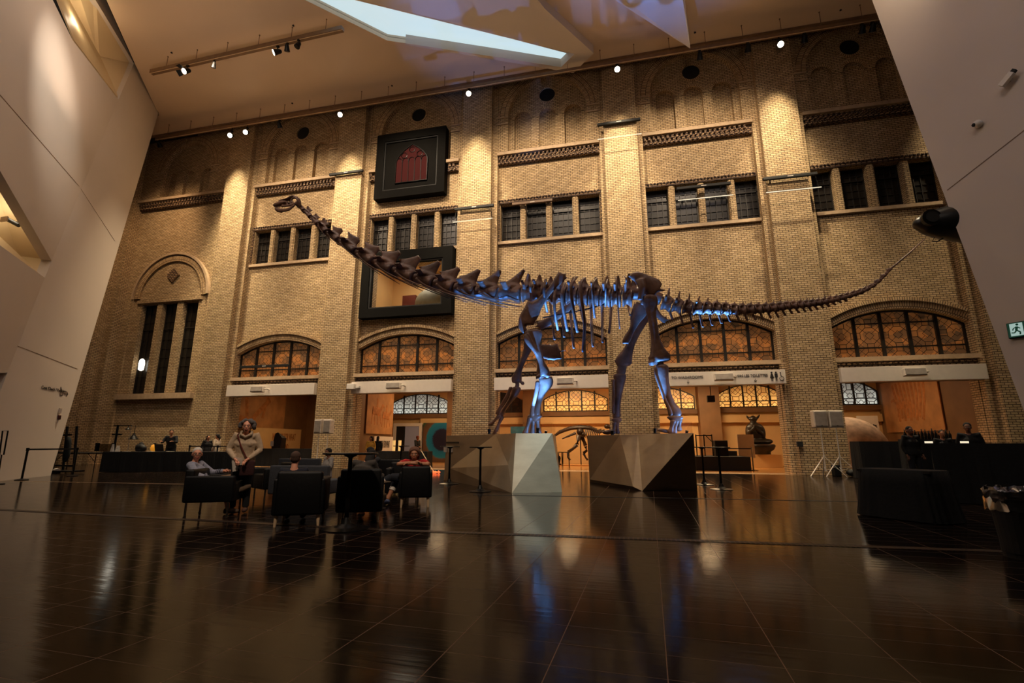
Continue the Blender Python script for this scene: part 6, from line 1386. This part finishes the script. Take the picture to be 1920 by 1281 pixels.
def person(x, y, ang, lab, base=STAND, pose={}, skin='skin_b', top=(40,38,38), bottom=(24,24,28), shoes=(40,34,30), hair=(30,24,20), hairstyle='short', sleeves=1.0, legs=1.0, vox=.014, scale=1.0, turn=0, nod=0, extras=None, group=None, z=0.0, skirt=False, female=False):
    J = {k: V(v)*1.0 for k, v in base.items()}
    for k, v in pose.items(): J[k] = V(v)
    fr = Matrix.Translation((x, y, z)) @ Matrix.Rotation(math.radians(ang), 4, 'Z') @ Matrix.Scale(scale, 4)
    t = thing('person', (x, y, z), lab, 'person', group); sk = M[skin]
    def fin(mesh, name, mat, parent=t, **k): mesh.transform(fr); return link(name, mesh, mat, parent, **k)
    H = J['head']; N = J['neck']; hr = Matrix.Rotation(math.radians(turn), 3, 'Z') @ Matrix.Rotation(math.radians(nod), 3, 'X')
    h = lambda a, b, c: H + hr @ V((a, b, c))
    # ---- continuous skin: head, neck, trunk, limbs, palms
    mb = MB(); R3 = hr
    mb.ball(h(0,-.012,.025), (.074,.094,.088), 16, R3); mb.ball(h(0,.012,-.035), (.060,.072,.072), 14, R3); mb.ball(h(0,.045,-.088), (.034,.034,.024), 10, R3)
    mb.tube([h(0,.078,.012), h(0,.100,-.022), h(0,.088,-.034)], [.009,.015,.010], 8); mb.ball(h(0,.072,.028), (.055,.016,.012), 10, R3)
    for s in (-1, 1): mb.ball(h(s*.077,-.008,-.008), (.010,.020,.032), 8, R3); mb.ball(h(s*.036,.062,-.02), (.022,.018,.018), 8, R3)
    mb.ball(h(0,.078,-.058), (.024,.012,.012), 8, R3)
    mb.tube([h(0,-.02,-.05), N+V((0,-.01,0)), N.lerp(J['chest'],.3)], [.052,.054,.075], 12)
    P, C = J['pelvis'], J['chest']; ax = (J['shR']-J['shL'])
    mb.tube([P-V((0,0,.06)), P+V((0,0,.04)), P.lerp(C,.45), C, N-V((0,0,.05))], [.105,.115,.095,.115,.07], 16, [1.35,1.35,1.25,1.35,1.3], up=(0,1,0))
    for s, a in (('L',-1),('R',1)):
        mb.tube([C.lerp(J['sh'+s],.4)+V((0,0,.05)), J['sh'+s], J['sh'+s].lerp(J['el'+s],.5), J['el'+s]], [.06,.056,.046,.037], 12); mb.tube([J['el'+s], J['el'+s].lerp(J['wr'+s],.35), J['wr'+s]], [.037,.038,.025], 12)
        mb.tube([P.lerp(J['hip'+s],.9), J['hip'+s].lerp(J['kn'+s],.3), J['kn'+s]], [.092,.082,.053], 12); mb.tube([J['kn'+s], J['kn'+s].lerp(J['an'+s],.3), J['an'+s]], [.052,.056,.036], 12)
        d = (J['wr'+s]-J['el'+s]).normalized(); mb.tube([J['wr'+s]-d*.01, J['wr'+s]+d*.04, J['wr'+s]+d*.08], [.022,.034,.030], 10, .55)
    body = remeshed(mb, vox, 2, .4)
    ex = MB(); ex.mi = 0     # fingers
    for s, a in (('L',-1),('R',1)):
        w = J['wr'+s]; d = (w-J['el'+s]).normalized(); side = d.cross(V((0,0,1))); side = side.normalized() if side.length > .1 else V((1,0,0)); dn = d.cross(side).normalized(); dn = dn if dn.z < 0 else -dn
        for k, (o, L) in enumerate(((-.028,.062),(-.010,.074),(.009,.070),(.026,.055))):
            b0 = w+d*.072+side*o; ex.tube([b0, b0+d*L*.5+dn*.008, b0+d*L*.85+dn*.03, b0+d*L*.9+dn*.048], [.0095,.009,.008,.006], 6)
        th = side*(-a)*.030; b0 = w+d*.025+th; ex.tube([b0, b0+d*.035+th*.7+dn*.012, b0+d*.062+th*.6+dn*.03], [.012,.010,.007], 6)
    ex.mi = 1
    for s in (-1, 1): ex.ball(h(s*.030,.080,.000), (.013,.008,.008), 8, R3)
    ex.mi = 2
    for s in (-1, 1): ex.ball(h(s*.030,.087,.000), (.006,.004,.006), 6, R3); ex.tube([h(s*.014,.088,.022), h(s*.032,.089,.027), h(s*.048,.078,.021)], .0035, 5)
    ex.mi = 3; ex.tube([h(-.024,.084,-.058), h(-.01,.092,-.056), h(.01,.092,-.056), h(.024,.084,-.058)], .0055, 5); ex.tube([h(-.018,.086,-.064), h(0,.092,-.066), h(.018,.086,-.064)], .006, 5)
    fin(join_meshes([body, ex.mesh()]), 'body', [sk, M['eye_white'], M['pupil'], M['lip']], smooth=True)
    # ---- top
    g = .018; mb = MB()
    mb.tube([P-V((0,0,.05)), P+V((0,0,.06)), P.lerp(C,.45), C, N-V((0,0,.035))], [.125+g,.122+g,.105+g,.122+g,.068], 16, [1.38,1.36,1.34,1.38,1.3], up=(0,1,0))
    if female:
        for s in (-1, 1): mb.ball(C+V((s*.075,.085,-.02)), (.065,.055,.06), 10)
    for s in 'LR':
        mb.tube([C.lerp(J['sh'+s],.3)+V((0,0,.055)), J['sh'+s]+V((0,0,.005)), J['sh'+s].lerp(J['el'+s],.5), J['el'+s] if sleeves > .5 else J['sh'+s].lerp(J['el'+s],.6)], [.074,.072,.062,.054], 12)
        if sleeves > .5: mb.tube([J['el'+s], J['el'+s].lerp(J['wr'+s],.5), J['el'+s].lerp(J['wr'+s],.93*sleeves)], [.054,.049,.037], 12)
    if skirt: mb.tube([P+V((0,0,.05)), P-V((0,0,.25)), P-V((0,0,.62))], [.13,.17,.22], 18, 1.2, up=(0,1,0))
    fin(remeshed(mb, vox, 2, .4), 'top', cloth(top))
    # ---- trousers
    mb = MB()
    mb.tube([P-V((0,0,.09)), P+V((0,0,.03))], [.122,.125], 14, 1.38, up=(0,1,0))
    for s in 'LR':
        mb.tube([P.lerp(J['hip'+s],.9), J['hip'+s].lerp(J['kn'+s],.35), J['kn'+s]], [.108,.098,.072], 12)
        e = J['kn'+s].lerp(J['an'+s], .97*legs) if legs > .55 else J['kn'+s].lerp(J['an'+s],.12)
        mb.tube([J['kn'+s], J['kn'+s].lerp(e,.5), e], [.072,.066,.058], 12)
    fin(remeshed(mb, vox, 2, .4), 'trousers' if legs > .55 else 'shorts', cloth(bottom))
    for s in 'LR':
        a = J['an'+s]; sh = (a-J['kn'+s]).normalized(); f = V((0,1,0)); f = (f-sh*f.dot(sh)); f = f.normalized() if f.length > .2 else V((0,1,0))
        if a.z < .2: f = V((0,1,0)); sh = V((0,0,-1))
        mb = MB(); b = a+sh*.035
        mb.tube([b-f*.05, b+f*.03, b+f*.12, b+f*.18], [.042,.044,.042,.026], 12, 1.0); mb.box(-.001,.001,-.001,.001,a.z,a.z+.001)
        if a.z < .2: bmesh.ops.bisect_plane(mb.bm, geom=mb.bm.verts[:]+mb.bm.edges[:]+mb.bm.faces[:], plane_co=(0,0,.012), plane_no=(0,0,-1), clear_outer=True)
        bmesh.ops.delete(mb.bm, geom=[v for v in mb.bm.verts if abs(v.co.x) < .0015 and abs(v.co.y) < .0015], context='VERTS')
        fin(mb.mesh(), 'shoe', cloth(shoes), smooth=True)
    # ---- hair
    mb = MB(); rn = random.Random(int(abs(x)*100))
    if hairstyle in ('short', 'cap'):
        mb.ball(h(0,-.024,.042), (.081,.096,.082), 16, R3); mb.ball(h(0,-.055,.0), (.074,.06,.075), 12, R3)
    elif hairstyle == 'curly':
        for k in range(110):
            a = rn.uniform(0, 2*math.pi); e = rn.uniform(-.35, 1.0); v = V((math.cos(a)*math.sqrt(1-e*e*.98), math.sin(a)*math.sqrt(1-e*e*.98), e))
            if v.y > .45 and v.z < .5: continue
            mb.ball(h(v.x*.125, v.y*.11-.03, v.z*.115+.012), rn.uniform(.020,.042), 7)
    elif hairstyle in ('bob', 'puff'):
        k_ = 1.25 if hairstyle == 'puff' else 1.08
        mb.ball(h(0,-.03,.042), (.088*k_,.098*k_,.088*k_), 16, R3); mb.ball(h(0,-.055,-.02), (.085*k_,.062*k_,.09*k_), 12, R3)
        for s in (-1, 1): mb.ball(h(s*.078,-.01,-.02), (.020,.045,.07), 8, R3)
    elif hairstyle in ('long', 'pony', 'bun'):
        mb.ball(h(0,-.024,.040), (.084,.098,.086), 16, R3); mb.ball(h(0,-.06,-.01), (.075,.055,.08), 12, R3)
        if hairstyle == 'long': mb.tube([h(0,-.07,0), h(0,-.095,-.15), h(0,-.09,-.30)], [.075,.08,.05], 12, 1.1)
        elif hairstyle == 'pony': mb.tube([h(0,-.10,.03), h(0,-.14,-.05), h(0,-.13,-.20)], [.035,.045,.02], 10)
        else: mb.ball(h(0,-.10,.07), .05, 10)
    if hairstyle != 'bald':
        if hairstyle != 'curly': bmesh.ops.bisect_plane(mb.bm, geom=mb.bm.verts[:]+mb.bm.edges[:]+mb.bm.faces[:], plane_co=h(0,.045,.045), plane_no=(hr @ V((0,1,-.75))).normalized(), clear_outer=True); bmesh.ops.holes_fill(mb.bm, edges=[e for e in mb.bm.edges if e.is_boundary])
        fin(remeshed(mb, .010 if vox < .015 else .014, 1 if hairstyle != 'curly' else 0, .4), 'hair', cloth(hair))
    if hairstyle == 'cap':
        mb = MB(); mb.ball(h(0,-.018,.055), (.088,.102,.07), 14, R3); mb.box(-.07,.07,.05,.16,.045,.058, bev=.005)
        vs = [v for v in mb.bm.verts if abs(v.co.z-.05) < .01 and v.co.y > .04 and (v.co-h(0,-.018,.055)).length > .3]
        for v in vs: v.co = h(*v.co)
        fin(mb.mesh(), 'cap', cloth((110,52,40)), smooth=True)
    if extras: extras(t, J, h, fin)
    return t
faceto = lambda x, y: math.degrees(math.atan2(x, -y))*0
# --- standing woman in a hoodie
def ex_woman(t, J, h, fin):
    mb = MB(); mb.tube([V((.13,.13,1.40)), V((.05,.17,1.2)), V((-.06,.19,1.0)), V((-.12,.20,.92))], .014, 6, .5); mb.tube([V((.13,.13,1.40)), V((.12,-.02,1.46)), V((0,-.14,1.2)), V((-.14,-.1,.95))], .014, 6, .5); fin(mb.mesh(), 'bag_strap', cloth((96,34,26)))
    mb = MB(); mb.box(-.22,.02,.15,.23,.66,.94, bev=.03); fin(mb.mesh(), 'shoulder_bag', cloth((52,18,18)), smooth=True, label='dark maroon shoulder bag')
    mb = MB(); mb.hull([(-.02,.27,.98),(.10,.24,1.0),(-.03,.25,.86),(.12,.22,.87),(-.02,.28,.98),(.10,.25,1.0)]); mb.hull([(.06,.24,.96),(.16,.2,.94),(.13,.2,.74),(.05,.22,.76),(.06,.25,.96),(.16,.21,.94)]); fin(mb.mesh(), 'folded_paper', M['panel_white'], label='pale folded paper in her hands')
    mb = MB(); mb.tube([h(-.09,-.05,-.10), h(-.085,.045,-.15), h(0,.09,-.20), h(.085,.045,-.15), h(.09,-.05,-.10), h(0,-.10,-.09)], .028, 8, close=True); fin(remeshed(mb, .012, 2), 'hood', cloth((172,150,124)))
W1 = onZ(446, 962); W1h = onY(462,786,W1.y).z
person(W1.x, W1.y, 212, 'person with curly grey hair in a beige hoodie standing with a maroon shoulder bag', pose=dict(head=(.0,.06,1.56), neck=(0,.02,1.41), chest=(0,.02,1.25), elL=(-.27,.02,1.13), elR=(.27,.02,1.13), wrL=(-.10,.24,.96), wrR=(.10,.24,.96)), skin='skin_a', top=(182,158,130), bottom=(22,22,24), shoes=(84,56,42), hair=(92,86,84), hairstyle='curly', vox=.012, scale=W1h/1.70, extras=ex_woman, turn=2, female=True)
# --- white-haired man in the armchair
def ex_glasses(t, J, h, fin):
    mb = MB()
    for s in (-1, 1): mb.tube([h(s*.032+.022*math.cos(k*math.pi/5), .100, -.002+.017*math.sin(k*math.pi/5)) for k in range(10)], .0025, 5, close=True, up=(0,1,0)); mb.tube([h(s*.055,.095,.002), h(s*.078,.0,.002)], .0025, 5)
    mb.tube([h(-.01,.1,.0), h(.01,.1,.0)], .0025, 5); fin(mb.mesh(), 'glasses', M['metal_dark'])
    mb = MB()
    for s in 'LR':
        for u in (.45, .6, .75): a = J['el'+s].lerp(J['wr'+s],u); d = (J['wr'+s]-J['el'+s]).normalized(); mb.tube([a-d*.006, a+d*.006], .050, 12)
    fin(mb.mesh(), 'sleeve_stripe', cloth((24,28,50)), label='dark blue stripes on the sleeves')
person(-6.80, 6.98, -70, 'person with white hair and glasses in a pale blue top lounging in the left armchair', base=SIT, pose=dict(pelvis=(0,-.02,.46), chest=(0,-.18,.72), neck=(0,-.22,.87), head=(0,-.20,1.02), shL=(-.175,-.2,.83), shR=(.175,-.2,.83), elL=(-.27,-.02,.68), elR=(.27,-.02,.66), wrL=(-.18,.22,.72), wrR=(.16,.16,.60), knL=(-.10,.42,.60), anL=(.10,.62,.42), knR=(.14,.40,.50), anR=(.14,.48,.09)), skin='skin_a', top=(140,142,158), bottom=(150,116,84), shoes=(88,70,52), hair=(196,190,180), hairstyle='short', legs=.3, turn=-62, vox=.012, extras=ex_glasses, scale=.93)
# --- man seen from behind
person(-4.80, 6.52, 27, 'person with short brown hair and a dark navy top seen from behind in an armchair', base=SIT, pose=dict(pelvis=(0,-.05,.42), chest=(0,-.05,.70), neck=(0,-.05,.88), head=(0,-.02,1.03), shL=(-.18,-.05,.82), shR=(.18,-.05,.82), elL=(-.25,.05,.62), elR=(.25,.05,.62), knL=(-.13,.44,.45), knR=(.13,.44,.45)), skin='skin_a', top=(18,22,36), hair=(66,46,34), hairstyle='short', vox=.012, scale=.88)
# --- seated group
person(-4.22, 7.45, 10, 'person with dark hair in a grey beige vest bending forward behind the high table', base=SIT, pose=dict(head=(.06,.30,1.02), neck=(.02,.18,.93), chest=(0,.05,.78), shL=(-.17,.1,.90), shR=(.17,.1,.90), elL=(-.24,.22,.68), elR=(.22,.22,.68), wrL=(-.16,.42,.60), wrR=(.1,.4,.60)), skin='skin_b', top=(58,52,46), hair=(22,17,14), hairstyle='long', nod=-25, vox=.016, scale=.9)
q = onY(612, 880, 10.6); person(q.x, 10.6, 150, 'person with dark hair and a white collar seated beyond the grey blue sofa', base=SIT, pose={}, skin='skin_c', top=(150,144,138), hair=(20,16,14), hairstyle='bob', vox=.018, scale=.80, turn=20)
q = onY(697, 880, 9.3); person(q.x, 9.35, 100, 'person with dark hair in black clothes seated in profile with hands on the knees', base=SIT, pose=dict(chest=(0,.02,.82), neck=(0,.06,.98), head=(0,.12,1.13), wrL=(-.1,.36,.62), wrR=(.1,.36,.62), elL=(-.22,.12,.72), elR=(.22,.12,.72)), skin='skin_b', top=(26,26,28), hair=(18,14,12), hairstyle='bob', vox=.016, scale=.84)
q = onY(648, 858, 8.2)
# --- woman in red leaning on the chair back
q = onY(772, 862, 8.75)
def ex_red(t, J, h, fin):
    mb = MB()
    for s in 'LR': a = J['kn'+s].lerp(J['an'+s],.52); d = (J['an'+s]-J['kn'+s]).normalized(); mb.tube([a-d*.03, a+d*.03], .062, 14)
    fin(mb.mesh(), 'trouser_cuff', M['panel_white'], label='white turned-up cuffs')
person(-3.96, 8.98, 196, 'person with puffy brown hair in a red top leaning folded arms on an armchair back', base=SIT, pose=dict(pelvis=(0,-.08,.46), chest=(0,.08,.66), neck=(0,.17,.80), head=(0,.25,.93), shL=(-.18,.14,.77), shR=(.18,.14,.77), elL=(-.29,.32,.75), elR=(.29,.32,.75), wrL=(.03,.40,.77), wrR=(-.03,.38,.79), hipL=(-.1,-.05,.46), hipR=(.12,-.02,.46), knR=(.46,.02,.50), anR=(.70,.16,.36), knL=(.36,-.16,.48), anL=(.50,.0,.09)), skin='skin_b', top=(170,26,26), bottom=(16,20,30), shoes=(92,104,140), hair=(104,70,52), hairstyle='puff', sleeves=.4, legs=.56, vox=.012, extras=ex_red, turn=4, female=True)
# --- background figures
def stand_at(px, head_y, Y, ang, lab, **k):
    q = onY(px, head_y, Y); s = q.z/1.70; return person(q.x, Y, ang, lab, scale=max(.75, min(1.12, s)), vox=.02, **k)
stand_at(326, 803, 17.5, 205, 'person in a black top leaning on the reception counter from behind', pose=dict(head=(0,.16,1.52), neck=(0,.12,1.37), chest=(0,.08,1.2), shL=(-.18,.1,1.33), shR=(.18,.1,1.33), elL=(-.26,.2,1.12), elR=(.26,.2,1.12), wrL=(-.2,.42,1.16), wrR=(.2,.42,1.16)), skin='skin_b', top=(18,18,20), hair=(30,22,18), hairstyle='short', turn=25)
stand_at(391, 816, 18.6, 250, 'person in a black dress with long dark hair beside the black belt stanchion', skin='skin_b', top=(20,18,20), hair=(20,16,14), hairstyle='long', skirt=True)
stand_at(409, 814, 18.9, 100, 'person in a long white dress with a dark ponytail beside the black dressed one', skin='skin_b', top=(206,186,160), bottom=(200,180,156), hair=(22,18,16), hairstyle='pony', skirt=True)
stand_at(696, 818, 22.4, 200, 'person in a yellow shirt with long dark hair in the doorway gallery', skin='skin_b', top=(206,160,66), hair=(36,20,16), hairstyle='long', turn=-60)
stand_at(709, 818, 22.9, 20, 'person in black with long dark hair right beside the yellow shirt', skin='skin_b', top=(16,16,18), hair=(18,14,14), hairstyle='long')
stand_at(783, 817, 25.5, 250, 'person in a dark cap and black shirt before the bright doorway', skin='skin_b', top=(16,16,18), bottom=(120,84,70), hair=(30,20,18), hairstyle='cap', pose=dict(wrR=(.18,.34,1.05), elR=(.24,.1,1.12)))
q = onY(1041, 832, 24.2); person(q.x, 24.2, -60, 'person in black perched on a stool left of the small skeleton', base=STAND, pose=dict(knL=(-.12,.30,.72), knR=(.12,.30,.72), anL=(-.12,.22,.30), anR=(.12,.22,.30)), top=(14,14,16), hair=(18,14,14), hairstyle='long', vox=.02, scale=q.z/1.68)
mbx = q; mb = MB(); t_ = thing('bar_stool', (q.x, 24.2, 0), 'black bar stool under the person left of the small skeleton', 'stool'); mb.box(q.x-.17,q.x+.17,24.03,24.37,.64,.70,bev=.01); mb.obj('seat', M['metal_dark'], t_)
for sx in (-.14,.14):
    for sy in (-.14,.14): mb = MB(); mb.tube([(q.x+sx,24.2+sy,.65),(q.x+sx*1.2,24.2+sy*1.2,0)], .014, 6); mb.obj('leg', M['metal_dark'], t_)
stand_at(1703, 799, 15.9, 190, 'dark silhouetted person behind the bar, left one', top=(14,14,14), hair=(18,14,12), hairstyle='short', skin='skin_c')
stand_at(1764, 806, 16.4, 170, 'dark silhouetted person behind the bar, middle one with a lit face', top=(14,14,14), hair=(18,14,12), hairstyle='short', skin='skin_b')
stand_at(1812, 792, 14.6, 150, 'dark silhouetted person with a hair bun behind the bar, right one', top=(14,14,14), hair=(18,14,12), hairstyle='bun', skin='skin_c')
